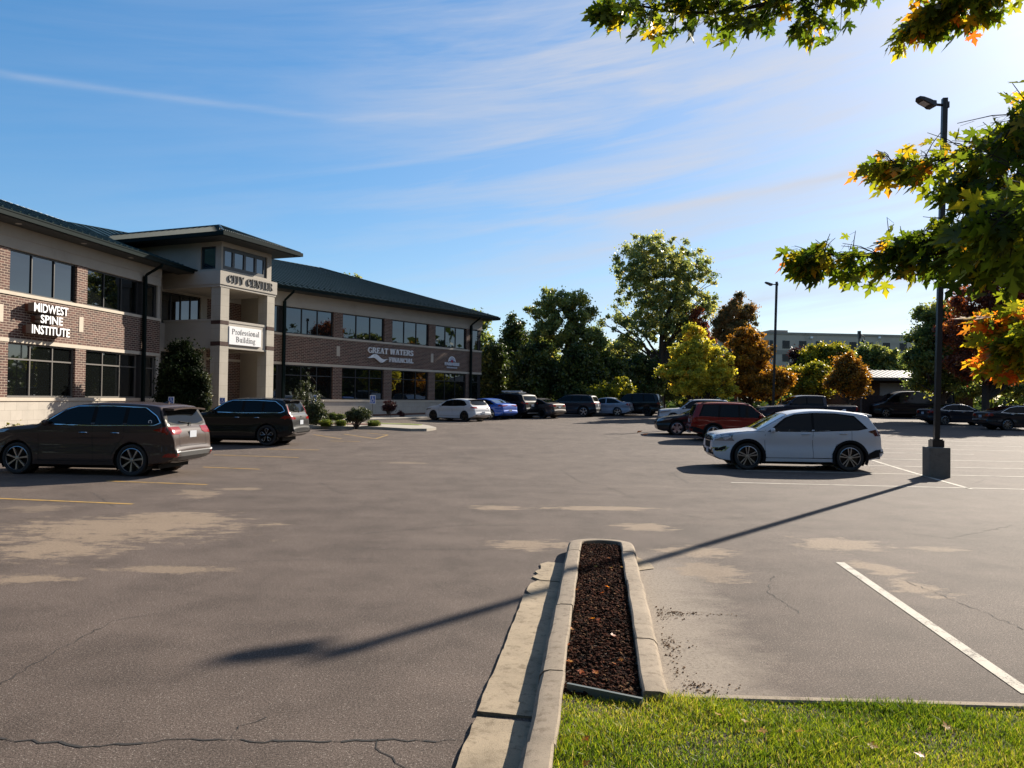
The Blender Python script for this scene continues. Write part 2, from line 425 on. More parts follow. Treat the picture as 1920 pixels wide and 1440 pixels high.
def crack(pix, w=.012, jit=.03):
    pts = [Vector(wp(*p)) for p in pix]; out = []
    for a, b in zip(pts[:-1], pts[1:]):
        k = max(2, int((b - a).length / .06))
        for i in range(k): out.append(a.lerp(b, i / k) + Vector((random.uniform(-jit, jit), random.uniform(-jit, jit))) * .8)
    out.append(pts[-1]); q = []
    for a, b in zip(out[:-1], out[1:]):
        t = (b - a).normalized(); n_ = Vector((-t.y, t.x)) * w * random.uniform(.12, .7)
        q.append([a - n_, b - n_, b + n_, a + n_])
    return q
cq = crack([(-60, 1378), (60, 1390), (150, 1398), (240, 1397), (320, 1385), (470, 1390), (660, 1391), (760, 1389), (868, 1389)], .016)
cq += crack([(660, 1029), (880, 1031), (1060, 1024)], .010) + crack([(420, 1054), (560, 1050), (700, 1047)], .010, .02)
cq += crack([(0, 1285), (110, 1220), (210, 1165), (300, 1150)], .009) + crack([(170, 922), (190, 935), (215, 950)], .012)
cq += crack([(1258, 885), (1275, 897), (1290, 905)], .02) + crack([(1830, 905), (1845, 900)], .02) + crack([(1920, 1180), (1800, 1130), (1700, 1090)], .008)
cq += crack([(430, 1387), (455, 1360), (500, 1345)], .007) + crack([(700, 1390), (720, 1410), (760, 1440)], .007) + crack([(600, 905), (640, 925), (720, 930), (760, 945)], .012, .05) + crack([(1050, 880), (1090, 905), (1130, 910), (1180, 930)], .014, .06) + crack([(1250, 960), (1330, 975), (1450, 965)], .010, .05) + crack([(1700, 1000), (1780, 1010), (1900, 985)], .010, .04)
cq += crack([(690, 1000), (860, 985), (1040, 985)], .012, .05) + crack([(1500, 1150), (1440, 1110), (1450, 1080)], .007)
lines_object('pavement_crack', cq, mat('crack_dark', (.016, .014, .013), .95), .003)

# ---------------------------------------------------------------- kerbed strip in the foreground
# strip frame: origin on its axis at world y~0, runs along E2
O = Vector((.01, 0, 0))
def sp(a, b, z=0.0): return O + E1 * a + E2 * b + Vector((0, 0, z))      # a across, b along
IN_L, IN_R = -.215, .265          # mulch edges measured from the axis
def kerb_profile(side, d):
    """(offset outward from the mulch edge, height) of a rolled kerb"""
    return [(0, -.02), (0, .145), (.012, .155), (.10, .155), (.135, .145), (.16, .115), (.175, .0), (.178, -.05)]
kb = MB()
def kerb_run(b0, b1, edge, sgn, jog=0.0, rise=0.0):
    pr = kerb_profile(0, 0); rows = []
    for b in np.linspace(b0, b1, max(3, int((b1 - b0) / .25))):
        w = .004 * sin(b * 7) + jog
        rows.append([sp(edge + sgn * (o_ + w), b, z + (rise if z > .05 else 0)) for o_, z in pr])
    kb.grid(rows, flip=(sgn > 0))
    for r_, fl in ((rows[0], sgn > 0), (rows[-1], sgn < 0)):
        kb.face(r_ if fl else r_[::-1])
END = 9.55
segsL = [(1.2, 2.6), (2.6, 3.95), (3.95, 5.0), (5.0, 6.6), (6.6, 7.9), (7.9, 9.0), (9.0, END)]
for i, (a, b) in enumerate(segsL): kerb_run(a + .004, b - .004, IN_L, -1, [0, .004, -.003, .005, 0, .004, -.002][i], [0, .004, -.004, 0, .005, 0, .003][i])
segsR = [(4.72, 5.75), (5.75, 7.6), (7.6, 9.0), (9.0, END)]
for i, (a, b) in enumerate(segsR): kerb_run(a + .004, b - .004, IN_R, 1, [0, .004, -.003, .002][i], [.0, .004, 0, .004][i])
# rounded nose
ca_ = (IN_L + IN_R) / 2; hw_ = (IN_R - IN_L) / 2; rows = []
for k in range(0, 19):
    th = pi * k / 18
    row = []
    for o_, z in kerb_profile(0, 0):
        row.append(sp(ca_ - cos(th) * (hw_ + o_), END + .004 + sin(th) * (hw_ * .95 + o_), z * (1 - .12 * sin(th))))
    rows.append(row)
kb.grid(rows, flip=False)
tag(kb.build('kerb', KERB, smooth=32), kind='structure')
# flush concrete toe on the stall side of the nose and gutter pan slabs on the lane side
pan = MB()
def pan_slab(b0, b1, w0, w1, z=.012, rag=.02):
    a0 = IN_L - .17; left = []; n_ = max(4, int((b1 - b0) / .12))
    for k in range(n_ + 1):
        t = k / n_; left.append((a0 - (w0 * (1 - t) + w1 * t) + random.uniform(-rag, rag), b0 + (b1 - b0) * t))
    if rag > .01:
        left[0] = (left[0][0] + .05, left[0][1]); left[-1] = (left[-1][0] + .06, left[-1][1])
    for (p, q) in zip(left[:-1], left[1:]):
        zi = z - .018
        pan.face([sp(p[0], p[1], z - .004), sp(a0, p[1], zi), sp(a0, q[1], zi), sp(q[0], q[1], z - .004)])
        pan.face([sp(p[0], p[1], -.03), sp(p[0], p[1], z - .004), sp(q[0], q[1], z - .004), sp(q[0], q[1], -.03)])
    pan.face([sp(left[0][0], b0, -.03), sp(a0, b0, -.03), sp(a0, b0, z - .02), sp(left[0][0], b0, z - .004)])
pan_slab(1.2, 2.9, .33, .33, .03, .006); pan_slab(2.9, 4.52, .34, .33, .03, .006); pan_slab(4.60, 5.75, .34, .325, .030, .006)
pan_slab(5.755, 7.42, .325, .325, .028, .006); pan_slab(7.425, 8.0, .32, .30, .026, .012); pan_slab(8.05, 8.95, .30, .26, .022, .03)
tag(pan.build('gutter_pan', PAN), kind='structure')
ground_poly('concrete_toe', [tuple(sp(IN_R + .17, 8.7)[:2]), tuple(sp(IN_R + .36, 8.85)[:2]), tuple(sp(IN_R + .34, 9.1)[:2]), tuple(sp(IN_R + .2, 9.45)[:2]), tuple(sp(IN_R + .1, 9.75)[:2]), tuple(sp(IN_R + .12, 9.2)[:2])], PAN, .008)
# grass bed frame: edging and low edge along the stall side
lawn_l = [sp(IN_L - .0, 1.0), sp(IN_L, 4.78)]
EDGE_A = gp(1240, 1299, .14); EDGE_B = gp(1935, 1331, .10); EDGE_B = EDGE_A + (EDGE_B - EDGE_A) * 1.35
ed = MB(); t = (EDGE_B - EDGE_A); t.z = 0; t.normalize(); nrm = Vector((-t.y, t.x, 0))
prof = [(-.0, -.05), (-.0, .105), (.012, .115), (.07, .112), (.085, .09), (.10, -.05)]
A0 = Vector((EDGE_A.x, EDGE_A.y, 0)); A1 = Vector((EDGE_B.x, EDGE_B.y, 0)) 
ed.grid([[A0 + (A1 - A0) * k / 8 + nrm * o_ + Vector((0, 0, z)) for o_, z in prof] for k in range(9)])
tag(ed.build('lawn_edge_kerb', KERB, smooth=32), kind='structure')
# lawn soil sheet
LZ = .095
lawn_pts = [sp(IN_L, .6), sp(IN_L, 4.74), sp(IN_R - .02, 4.66), A0.copy(), A1.copy(), Vector((A1.x, .6, 0))]
mb = MB(); mb.face([Vector((p.x, p.y, LZ)) for p in lawn_pts][::-1]); 
tag(mb.build('lawn_soil', SOIL, uv=False), kind='structure')
# mulch bed base
mb = MB(); mb.face([sp(IN_L, 4.74, .085), sp(IN_R, 4.66, .085), sp(IN_R, END, .085), sp(IN_R - .05, END + .14, .085), sp(ca_, END + .21, .085), sp(IN_L + .05, END + .14, .085), sp(IN_L, END, .085)])
tag(mb.build('bed_soil', SOIL, uv=False), kind='structure')

# lava-rock mulch (nobody could count it)
def rocks(name, n_, area, size, zc, m, seed):
    r2 = np.random.default_rng(seed)
    base = np.array([(1, 0, 0), (-1, 0, 0), (0, 1, 0), (0, -1, 0), (0, 0, 1), (0, 0, -1), (.6, .6, .6), (-.6, .6, .5), (.6, -.6, .5), (-.6, -.6, .6)], float)
    tri = [(4, 6, 8), (4, 7, 6), (4, 9, 7), (4, 8, 9), (6, 2, 0), (6, 0, 8), (7, 2, 6), (7, 1, 2), (9, 1, 7), (9, 3, 1), (8, 3, 9), (8, 0, 3)]
    V = []; F_ = []
    for k in range(n_):
        a, b = area(r2); s_ = size * r2.uniform(.45, 1.7)
        q = base * r2.uniform(.7, 1.3, (10, 3)) * np.array([1, r2.uniform(.6, 1), r2.uniform(.5, .9)]) * s_
        th = r2.uniform(0, 6.28); ph = r2.uniform(-.9, .9)
        ct, st = cos(th), sin(th); cp, sp_ = cos(ph), sin(ph)
        R1 = np.array([[ct, -st, 0], [st, ct, 0], [0, 0, 1]]) @ np.array([[1, 0, 0], [0, cp, -sp_], [0, sp_, cp]])
        q = q @ R1.T; p = sp(a, b, zc + r2.uniform(-.4, 1.0) * size)
        V.append(q + np.array(p)); F_ += [tuple(10 * k + i for i in t_) for t_ in tri]
    me = bpy.data.meshes.new(name); me.from_pydata(np.concatenate(V).tolist(), [], F_); me.materials.append(m)
    o = bpy.data.objects.new(name, me); COL.objects.link(o); return o
def m_rock(n, b):
    v = n.node('ShaderNodeTexVoronoi', i_Scale=38.0); n.l.new(geo(n), v.inputs['Vector'])
    bump(n, b, n.noise(geo(n), 300, 3, .7), .5, .004)
    return n.ramp(n.sep(v.outputs['Color'])[0], [(0, (.007, .004, .003)), (.4, (.022, .009, .006)), (.7, (.055, .019, .011)), (.92, (.10, .034, .018)), (1, (.22, .13, .07))])
ROCK = matn('lava_rock', m_rock, rough=.95, spec=.04)
def area(r2): return r2.uniform(IN_L + .01, IN_R - .01), r2.uniform(4.72, END + .12)
tag(rocks('lava_rock_mulch', 9500, area, .0125, .098, ROCK, 3), 'dark reddish brown lava rock filling the narrow kerbed strip', 'mulch', kind='stuff')
# crumbs of bark and leaf litter washed up against the kerb
LITTER = matn('leaf_litter', m_conc((.16, .095, .05), .5, 6, 60, .7), rough=1)
def litter(r2):
    cx, cy, rx, ry = [(.52, 7.0, .10, .10), (.50, 6.1, .09, .10), (.56, 5.2, .16, .10), (.50, 5.6, .06, .5), (.62, 7.05, .25, .03), (.75, 5.05, .25, .04)][r2.integers(0, 6)]
    return cx + abs(r2.normal(0, rx)), cy + r2.normal(0, ry)
tag(rocks('leaf_litter', 520, litter, .006, .002, LITTER, 13), 'brown bark crumbs and leaf litter along the outside of the kerb', 'litter', kind='stuff')
# metal edging strip
mb = MB(); a, b = sp(IN_L + .02, 4.80, 0), sp(IN_R - .01, 4.62, 0); d_ = (b - a).normalized(); n_ = Vector((-d_.y, d_.x, 0))
mb.box(a + Vector((0, 0, .05)), b - a, n_ * .022, (0, 0, .095))
o = mb.build('edging_strip', mat('edging_green', (.10, .125, .12), .5)); tag(o, 'grey green edging strip between the lava rock and the lawn', 'edging')

# grass blades
def grass(name, n_, poly, h, w, m, seed, z0):
    r2 = np.random.default_rng(seed); xs = [p.x for p in poly]; ys = [p.y for p in poly]
    P = np.stack([r2.uniform(min(xs), max(xs), n_ * 3), r2.uniform(min(ys), max(ys), n_ * 3)], 1)
    ins = np.zeros(len(P), bool); j = len(poly) - 1
    for i in range(len(poly)):
        xi, yi, xj, yj = poly[i].x, poly[i].y, poly[j].x, poly[j].y
        c_ = ((yi > P[:, 1]) != (yj > P[:, 1])) & (P[:, 0] < (xj - xi) * (P[:, 1] - yi) / (yj - yi + 1e-12) + xi); ins ^= c_; j = i
    P = P[ins][:n_]; k = len(P)
    ang = r2.uniform(0, 6.283, k); lean = r2.normal(0, .45, (k, 2)); 
    patchy = .75 + .35 * np.sin(P[:, 0] * 5.1 + 1.3 * np.sin(P[:, 1] * 4)) * np.sin(P[:, 1] * 6.3 + 1) 
    H = h * r2.uniform(.5, 1.25, k) * patchy; W = w * r2.uniform(.7, 1.4, k)
    d = np.stack([np.cos(ang), np.sin(ang)], 1) * W[:, None] / 2
    base = np.concatenate([P, np.full((k, 1), z0)], 1)
    mid = base + np.concatenate([lean * H[:, None] * .35, H[:, None] * .55], 1)
    tip = base + np.concatenate([lean * H[:, None] * 1.0, H[:, None] * .92], 1)
    D = np.concatenate([d, np.zeros((k, 1))], 1)
    V = np.stack([base - D, base + D, mid + D * .8, mid - D * .8, tip], 1).reshape(-1, 3)
    F_ = []
    for i in range(k): q = 5 * i; F_.append((q, q + 1, q + 2, q + 3)); F_.append((q + 3, q + 2, q + 4))
    me = bpy.data.meshes.new(name); me.from_pydata(V.tolist(), [], F_); me.materials.append(m)
    a_ = me.attributes.new('tint', 'FLOAT', 'POINT'); tint = np.clip(r2.normal(.40, .22, k) + (r2.uniform(0, 1, k) < .05) * .5 + .22 * np.sin(P[:, 0] * 2.2) * np.cos(P[:, 1] * 2.7), 0, 1); a_.data.foreach_set('value', np.repeat(tint, 5).astype(np.float32))
    o = bpy.data.objects.new(name, me); COL.objects.link(o); return o
def leafy(name, stops, trans=.45, tcol=1.5, rough=.5, spec=.35):
    if name in MATS: return MATS[name]
    m = bpy.data.materials.new(name); m.use_nodes = True; MATS[name] = m; n = NT(m.node_tree)
    b = m.node_tree.nodes['Principled BSDF']; b.inputs['Roughness'].default_value = rough; b.inputs['Specular IOR Level'].default_value = spec
    at_ = n.node('ShaderNodeAttribute', attribute_name='tint').outputs['Fac']
    c_ = n.ramp(at_, stops); n.l.new(c_, b.inputs['Base Color'])
    tb = n.node('ShaderNodeBsdfTranslucent'); tcl = n.mix(1.0, c_, (tcol, tcol * .95, tcol * .6), 'MULTIPLY'); n.l.new(tcl, tb.inputs[0])
    mx = n.node('ShaderNodeMixShader', i_0=trans); n.l.new(b.outputs[0], mx.inputs[1]); n.l.new(tb.outputs[0], mx.inputs[2])
    n.l.new(mx.outputs[0], m.node_tree.nodes['Material Output'].inputs[0]); return m
GRASS = leafy('grass_blade', [(0, (.035, .075, .008)), (.35, (.11, .18, .012)), (.62, (.24, .285, .020)), (.85, (.36, .33, .05)), (1, (.42, .34, .16))], .55, 1.6, .5, .25)
gpoly = [sp(IN_L - .02, 2.6), sp(IN_L - .02, 4.73), sp(IN_R - .02, 4.66), A0 + nrm * .03, A1 + nrm * .03, Vector((A1.x, 2.4, 0))]
tag(grass('grass', 95000, gpoly, .058, .0042, GRASS, 5, LZ - .003), 'bright green lawn grass beside the kerb in the foreground', 'grass', kind='stuff')
# ================================================================ THE OFFICE BUILDING
def m_brick(c_a, c_b, mortar):
    def fn(n, b):
        uv = uvc(n)
        t = n.node('ShaderNodeTexBrick', offset=.5, squash=1.0); n.l.new(uv, t.inputs['Vector'])
        t.inputs['Color1'].default_value = (*c_a, 1); t.inputs['Color2'].default_value = (*c_b, 1); t.inputs['Mortar'].default_value = (*mortar, 1)
        t.inputs['Scale'].default_value = 1; t.inputs['Mortar Size'].default_value = .013; t.inputs['Mortar Smooth'].default_value = .1; t.inputs['Bias'].default_value = 0
        t.inputs['Brick Width'].default_value = .305; t.inputs['Row Height'].default_value = .1016
        w = n.noise(uv, 3.3, 5, .7); w2 = n.noise(uv, 60, 3, .7)
        k = n.ramp(n.math('ADD', n.math('MULTIPLY', w, .5), n.math('MULTIPLY', w2, .5)), [(.3, .65), (.7, 1.3)])
        bump(n, b, n.math('SUBTRACT', 1.0, t.outputs['Fac']), .5, .01)
        return n.mix(1.0, t.outputs['Color'], k, 'MULTIPLY')
    return fn
BRICK = matn('brick', m_brick((.130, .056, .042), (.052, .026, .022), (.38, .30, .235)), rough=.88)
def m_block(col, joint, bw, rh, ms):
    def fn(n, b):
        t = n.node('ShaderNodeTexBrick', offset=.5); n.l.new(uvc(n), t.inputs['Vector'])
        t.inputs['Color1'].default_value = (*col, 1); t.inputs['Color2'].default_value = (*(v * .93 for v in col), 1); t.inputs['Mortar'].default_value = (*joint, 1)
        t.inputs['Scale'].default_value = 1; t.inputs['Mortar Size'].default_value = ms; t.inputs['Brick Width'].default_value = bw; t.inputs['Row Height'].default_value = rh
        k = n.ramp(n.noise(geo(n), 1.2, 5, .65), [(.3, .88), (.7, 1.06)])
        return n.mix(1.0, t.outputs['Color'], k, 'MULTIPLY')
    return fn
BLOCK = matn('cast_block', m_block((.50, .455, .39), (.30, .265, .22), .61, .405, .006), rough=.9)
COLST = matn('column_stone', m_block((.46, .42, .355), (.30, .27, .225), 1.3, .61, .006), rough=.9)
PRECAST = matn('precast_band', m_conc((.52, .455, .37), .08, .6, 30, .9), rough=.85)
STUCCO = matn('stucco', m_conc((.42, .385, .335), .08, .3, 90, .9), rough=.92)
def m_roof(n, b):
    k = n.noise(geo(n), .8, 3, .5); return n.ramp(k, [(.3, (.010, .026, .024)), (.7, (.015, .038, .035))])
ROOF = matn('green_metal_roof', m_roof, rough=.42, spec=.3)
GUTTER = mat('dark_green_gutter', (.006, .013, .013), .35, 0, .04)
SOFF = mat('dark_soffit', (.030, .036, .036), .6)
FRAME = mat('window_frame_dark', (.018, .018, .02), .4)
FRAMEL = mat('window_frame_bronze', (.11, .10, .09), .45)
def m_glass(n, b):
    b.inputs['Roughness'].default_value = .02; b.inputs['Specular IOR Level'].default_value = .9
    return None
def glass_mat(name, fac, gcol, dark):
    if name in MATS: return MATS[name]
    m = bpy.data.materials.new(name); m.use_nodes = True; MATS[name] = m; n = NT(m.node_tree); n.n.remove(m.node_tree.nodes['Principled BSDF'])
    g_ = n.node('ShaderNodeBsdfGlossy', i_Color=(*gcol, 1), i_Roughness=.015); d_ = n.node('ShaderNodeBsdfDiffuse', i_Color=(*dark, 1))
    lw = n.node('ShaderNodeLayerWeight', i_Blend=.35); f_ = n.math('ADD', n.math('MULTIPLY', lw.outputs['Fresnel'], .8), fac, clamp=True)
    mx = n.node('ShaderNodeMixShader', i_0=f_); n.l.new(d_.outputs[0], mx.inputs[1]); n.l.new(g_.outputs[0], mx.inputs[2])
    n.l.new(mx.outputs[0], m.node_tree.nodes['Material Output'].inputs[0]); return m
GLASS = glass_mat('tinted_glass', .12, (.60, .68, .76), (.006, .007, .007))
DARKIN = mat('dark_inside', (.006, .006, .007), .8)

Cb = Vector((-18.2, 43.1, 0))
DL = Vector((-sin(radians(6.5)), -cos(radians(6.5)), 0)); NL = Vector((cos(radians(6.5)), -sin(radians(6.5)), 0))
DR = Vector((sin(radians(36.5)), cos(radians(36.5)), 0)); NR = Vector((cos(radians(36.5)), -sin(radians(36.5)), 0))
T_ = Vector((sin(radians(21.5)), cos(radians(21.5)), 0)); NT_ = Vector((cos(radians(21.5)), -sin(radians(21.5)), 0))
Z = Vector((0, 0, 1))
BR = root('office_building', (-18.2, 43.1, 0), 'two storey brick and stone office building with dark green metal roof', 'building')
brick, block, band, stucco, soff = MB(), MB(), MB(), MB(), MB()
ZB = (.0, 1.58, 1.72, 3.90, 4.05, 5.75, 5.88, 7.58, 8.5)

def wall_window(name, o, d, nrm, s0, s1, z0, z1, cols, transom=None, recess=.13, fr=FRAME, bar=.055, rnd=.004):
    """a glazed opening: glass panes (slightly out of true, as real ones are) with its frame as a child"""
    g_ = MB(); f_ = MB(); w = (s1 - s0) / cols if not hasattr(cols, '__len__') else None
    xs = [s0 + w * k for k in range(cols + 1)] if w else list(cols)
    zs = [z0, z1] if transom is None else [z0, transom, z1]
    for a, b in zip(xs[:-1], xs[1:]):
        for za, zb in zip(zs[:-1], zs[1:]):
            e = [random.uniform(-rnd, rnd) for _ in range(2)]
            P = [(a, za, 0), (b, za, e[0]), (b, zb, e[0] + e[1]), (a, zb, e[1])]
            pp = [o + d * q[0] + Z * q[1] - nrm * (recess + .02 + q[2]) for q in P]
            n_ = (pp[1] - pp[0]).cross(pp[2] - pp[1])
            g_.face(pp if n_.dot(nrm) > 0 else pp[::-1])
    D_ = .05
    for k, x in enumerate(xs):
        b_ = bar * (1.3 if k in (0, len(xs) - 1) else 1)
        xx = min(max(x - b_ / 2, s0), s1 - b_)
        f_.box(o + d * xx + Z * z0 - nrm * (recess + D_), d * b_, nrm * (D_ + .03), Z * (z1 - z0))
    for k, zz in enumerate(zs):
        b_ = bar * (1.2 if k in (0, len(zs) - 1) else 1.1)
        z_ = min(max(zz - b_ / 2, z0), z1 - b_)
        f_.box(o + d * s0 + Z * z_ - nrm * (recess + D_ - .004), d * (s1 - s0), nrm * (D_ + .028), Z * b_)
    go = g_.build(name, GLASS, BR); f_.build('frame', fr, go)
    return go
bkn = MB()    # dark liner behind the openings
def wing(d, nrm, send, s_start, spans, corner, left):
    o = Cb
    def bx(m_, s0, s1, z0, z1, dep=.3, proud=0.0):
        m_.box(o + d * s0 + Z * z0 - nrm * dep, d * (s1 - s0), nrm * (dep + proud), Z * (z1 - z0))
    # liner
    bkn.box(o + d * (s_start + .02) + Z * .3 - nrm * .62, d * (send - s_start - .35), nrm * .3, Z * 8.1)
    bx(block, s_start, send, -.2, ZB[1], .3, .03)
    bx(band, s_start, send + .03, ZB[1], ZB[2], .3, .075)
    bx(band, s_start, send + .01, ZB[3], ZB[4], .3, .02)
    bx(brick, s_start, send, ZB[4], ZB[5], .3, 0)
    bx(band, s_start, send + .02, ZB[5], ZB[6], .3, .045)
    bx(stucco, s_start, send + .02, ZB[7], 8.02, .3, .02)
    bx(stucco, s_start, send + .05, 8.02, ZB[8], .3, .05)
    # piers between spans
    edges = sorted(spans)
    cur = s_start
    for a, b, _ in edges + [(send if not corner else send, send, 0)]:
        if a - cur > .05:
            if (a - cur) < .62 and corner and (a > send - 1.6 or cur < s_start + 1.6): # dark mullion panel at the downspout
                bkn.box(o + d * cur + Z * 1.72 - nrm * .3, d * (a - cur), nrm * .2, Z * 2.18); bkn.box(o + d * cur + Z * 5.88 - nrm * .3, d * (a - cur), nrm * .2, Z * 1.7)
            else:
                bx(brick, cur, a, ZB[2], ZB[3], .3, 0); bx(brick, cur, a, ZB[6], ZB[7], .3, 0)
        cur = b
    for a, b, n_ in edges:
        wall_window('window', o, d, nrm, a, b, ZB[2] + .01, ZB[3] - .005, n_, 3.25, fr=FRAMEL if left else FRAME)
        wall_window('window', o, d, nrm, a, b, ZB[6] + .005, ZB[7] - .005, n_, None, fr=FRAME)
    # small precast tablets in the brick band
spL = [(3.15, 4.15, 1), (4.68, 8.60, 3), (9.30, 13.18, 3), (13.88, 17.76, 3), (18.46, 22.2, 3)]
spL += [(22.9, 24.6, 1)]
wing(DL, NL, 26.3, 2.8, spL, True, True)
spR = [(5.05, 6.08, 1), (6.60, 10.42, 3), (11.22, 15.10, 3), (15.90, 19.80, 3), (20.55, 24.30, 3), (24.92, 25.98, 1)]
wing(DR, NR, 26.26, 4.75, spR, True, False)
for (o, d, nrm, ss) in ((Cb, DL, NL, (8.97, 13.62, 18.2)), (Cb, DR, NR, (10.85, 20.18))):
    for s in ss: band.box(o + d * (s - .14) + Z * 4.64 - nrm * .05, d * .28, nrm * .065, Z * .68)
# far gable end of the far wing and back walls
eR = Cb + DR * 26.26; eL = Cb + DL * 26.3
def plain(m_, a, b, z0, z1, th=.3):
    d = (b - a); n_ = Vector((d.y, -d.x, 0)).normalized(); m_.box(a + Z * z0 - n_ * 0, d, -n_ * th, Z * (z1 - z0))
BRc = eR - NR * 18.8; BLc = eL - NL * 18.8; BM = Cb - NT_ * 19.46
for a, b in ((eR - NR * .3, BRc), (BRc, BM), (BM, BLc), (BLc, eL - NL * .3)):
    plain(block, a, b, -.2, 1.6); plain(brick, a, b, 1.6, 7.58); plain(stucco, a, b, 7.58, 8.5)
# ---- wall between the wings, behind the entrance tower
PW = Vector((-19.5, 41.95, 0)); CW = T_.copy(); NW = NT_.copy(); LW = 8.6; PE = Cb + DL * 2.8; QE = Cb + DR * 4.75
def cwb(m_, s0, s1, z0, z1, dep=.3, proud=0.0): m_.box(PW + CW * s0 + Z * z0 - NW * dep, CW * (s1 - s0), NW * (dep + proud), Z * (z1 - z0))
W0, W1, D0, D1 = .38, 3.28, 6.93, 8.0
cwb(stucco, -.6, LW + 1, 7.62, 8.5); cwb(stucco, -.6, W0, 5.86, 7.62); cwb(stucco, W1, W1 + .5, .1, 7.62); cwb(stucco, -.6, W1, 4.3, 5.86); cwb(block, -.6, W1, -.1, 1.7); cwb(stucco, -.6, W0, 1.7, 4.3)
cwb(brick, W1 + .5, D0, 0, 7.62); cwb(brick, D1, LW + 1, 0, 7.62); cwb(brick, D0, D1, 7.3, 7.62); cwb(brick, D0, D1, 4.0, 4.7); cwb(band, W1 + .5, LW + 1, 4.0, 4.14, .3, .02)
for (e, d_, n_) in ((PE, -NL, DL), (QE, -NR, DR)): stucco.box(e + Z * -.1 + d_ * .02, d_ * 3.2, n_ * .25, Z * 8.58)
wall_window('window', PW, CW, NW, W0, W1, 5.87, 7.61, 4, None, .1)
wall_window('window', PW, CW, NW, W0, W1, 1.7, 4.3, 3, 3.3, .1)
wall_window('balcony_door', PW, CW, NW, D0 + .01, D1 - .01, 4.72, 7.28, 1, None, .12)
dr = wall_window('entrance_door', PW, CW, NW, D0 + .01, D1 - .01, .18, 3.98, 2, 2.4, .12)
h_ = MB(); h_.box(PW + CW * 7.5 + Z * 1.1 - NW * .1, CW * .03, NW * .06, Z * .5); h_.build('handle', mat('brushed_metal', (.5, .5, .5), .35, 1), dr)

# ---- the tower
TK_ = 1.072
P1 = Vector((-15.6, 41.05, 0)) - T_ * .05
TW = 4.1
def zz_(z): return EYE + (z - EYE) * TK_
def tw(s, dep, z): return P1 + T_ * s * TK_ - NT_ * dep * TK_ + Z * zz_(z)
def tb(m_, s0, s1, d0, d1, z0, z1): m_.box(tw(s0, d1, z0), T_ * (s1 - s0) * TK_, NT_ * (d1 - d0) * TK_, Z * (z1 - z0) * TK_)
colm, dent, tower_ = MB(), MB(), MB()
CWD = .60
for s0 in (0, TW - CWD):
    colm = MB()
    tb(colm, s0, s0 + CWD, 0, CWD, .1, 4.38); tb(colm, s0, s0 + CWD, 0, CWD, 4.60, 5.46); tb(colm, s0, s0 + CWD, 0, CWD, 5.66, 7.45)
    colm.build('column', COLST, BR)
    for zc in (4.38, 5.46):
        dent = MB(); 
        h = .22 if zc < 5 else .20
        tower_ = MB(); tb(tower_, s0 + .02, s0 + CWD - .02, .02, CWD - .02, zc, zc + h); tower_.build('column_band', STUCCO, BR)
        k = 7
        for i in range(k):
            a = s0 + (CWD / k) * i + .008; tb(dent, a, a + CWD / k - .022, -.012, .03, zc + .01, zc + h - .01)
            b_ = (CWD / k) * i + .008
            for (sa, sb) in ((s0 - .012, s0 + .03), (s0 + CWD - .03, s0 + CWD + .012)): tb(dent, sa, sb, b_, b_ + CWD / k - .022, zc + .01, zc + h - .01)
        dent.build('soldier_brick', mat('dark_brick', (.075, .035, .028), .85), BR)
par = MB()
tb(par, CWD, TW - CWD, .08, .30, 4.36, 5.60); tb(par, CWD, TW - CWD, .05, .34, 5.60, 5.72); tb(par, CWD, TW - CWD, .05, .34, 4.28, 4.36)
BACK = 3.95
for s0 in (.08, TW - .34):
    tb(par, s0, s0 + .22, CWD, BACK, 4.36, 5.62); tb(par, s0 - .03, s0 + .28, CWD, BACK, 5.62, 5.74); tb(par, s0 - .03, s0 + .28, CWD, BACK, 4.26, 4.36)
tb(par, .1, TW - .1, .3, BACK + .6, 4.42, 4.55)                       # balcony slab
par.build('balcony_parapet', STUCCO, BR)
bm_ = MB()
tb(bm_, -.12, TW + .12, -.06, .75, 7.45, 8.13); tb(bm_, -.12, .6, .75, 4.6, 7.45, 8.13); tb(bm_, TW - .6, TW + .12, .75, 4.6, 7.45, 8.13)
tb(bm_, -.08, TW + .08, -.02, 4.6, 7.33, 7.45); tb(bm_, .6, TW - .6, .75, 4.6, 7.6, 7.7)
bm_.build('entrance_beam', STUCCO, BR)
# upper box with clerestory windows
bx_ = MB(); i0, i1, d0 = .14, TW - .14, .14; zt0, zt1 = 8.13, 9.68
wz0, wz1 = 8.27, 9.42
tb(bx_, i0, i1, d0, d0 + .25, zt0, wz0); tb(bx_, i0, i1, d0, d0 + .25, wz1, zt1); tb(bx_, i0, .26, d0, d0 + .25, wz0, wz1); tb(bx_, TW - .50, i1, d0, d0 + .25, wz0, wz1)
for s0, s1 in ((i0, i0 + .25), (i1 - .25, i1)):
    tb(bx_, s0, s1, d0 + .25, 10, zt0, wz0); tb(bx_, s0, s1, d0 + .25, 10, wz1, zt1); tb(bx_, s0, s1, d0 + .25, .50, wz0, wz1); tb(bx_, s0, s1, 1.46, 10, wz0, wz1)
bx_.build('clerestory_wall', STUCCO, BR)
o_ = P1 - NT_ * d0 * TK_; k_ = TK_
wall_window('clerestory_window', o_, T_, NT_, .26 * k_, (TW - .50) * k_, zz_(wz0), zz_(wz1), 4, None, .10, bar=.17, rnd=.01)
wall_window('clerestory_window', P1 + T_ * i0 * k_, -NT_, -T_, .50 * k_, 1.46 * k_, zz_(wz0), zz_(wz1), 1, None, .10, bar=.08)
wall_window('clerestory_window', P1 + T_ * i1 * k_, -NT_, T_, .50 * k_, 1.46 * k_, zz_(wz0), zz_(wz1), 1, None, .10, bar=.08)
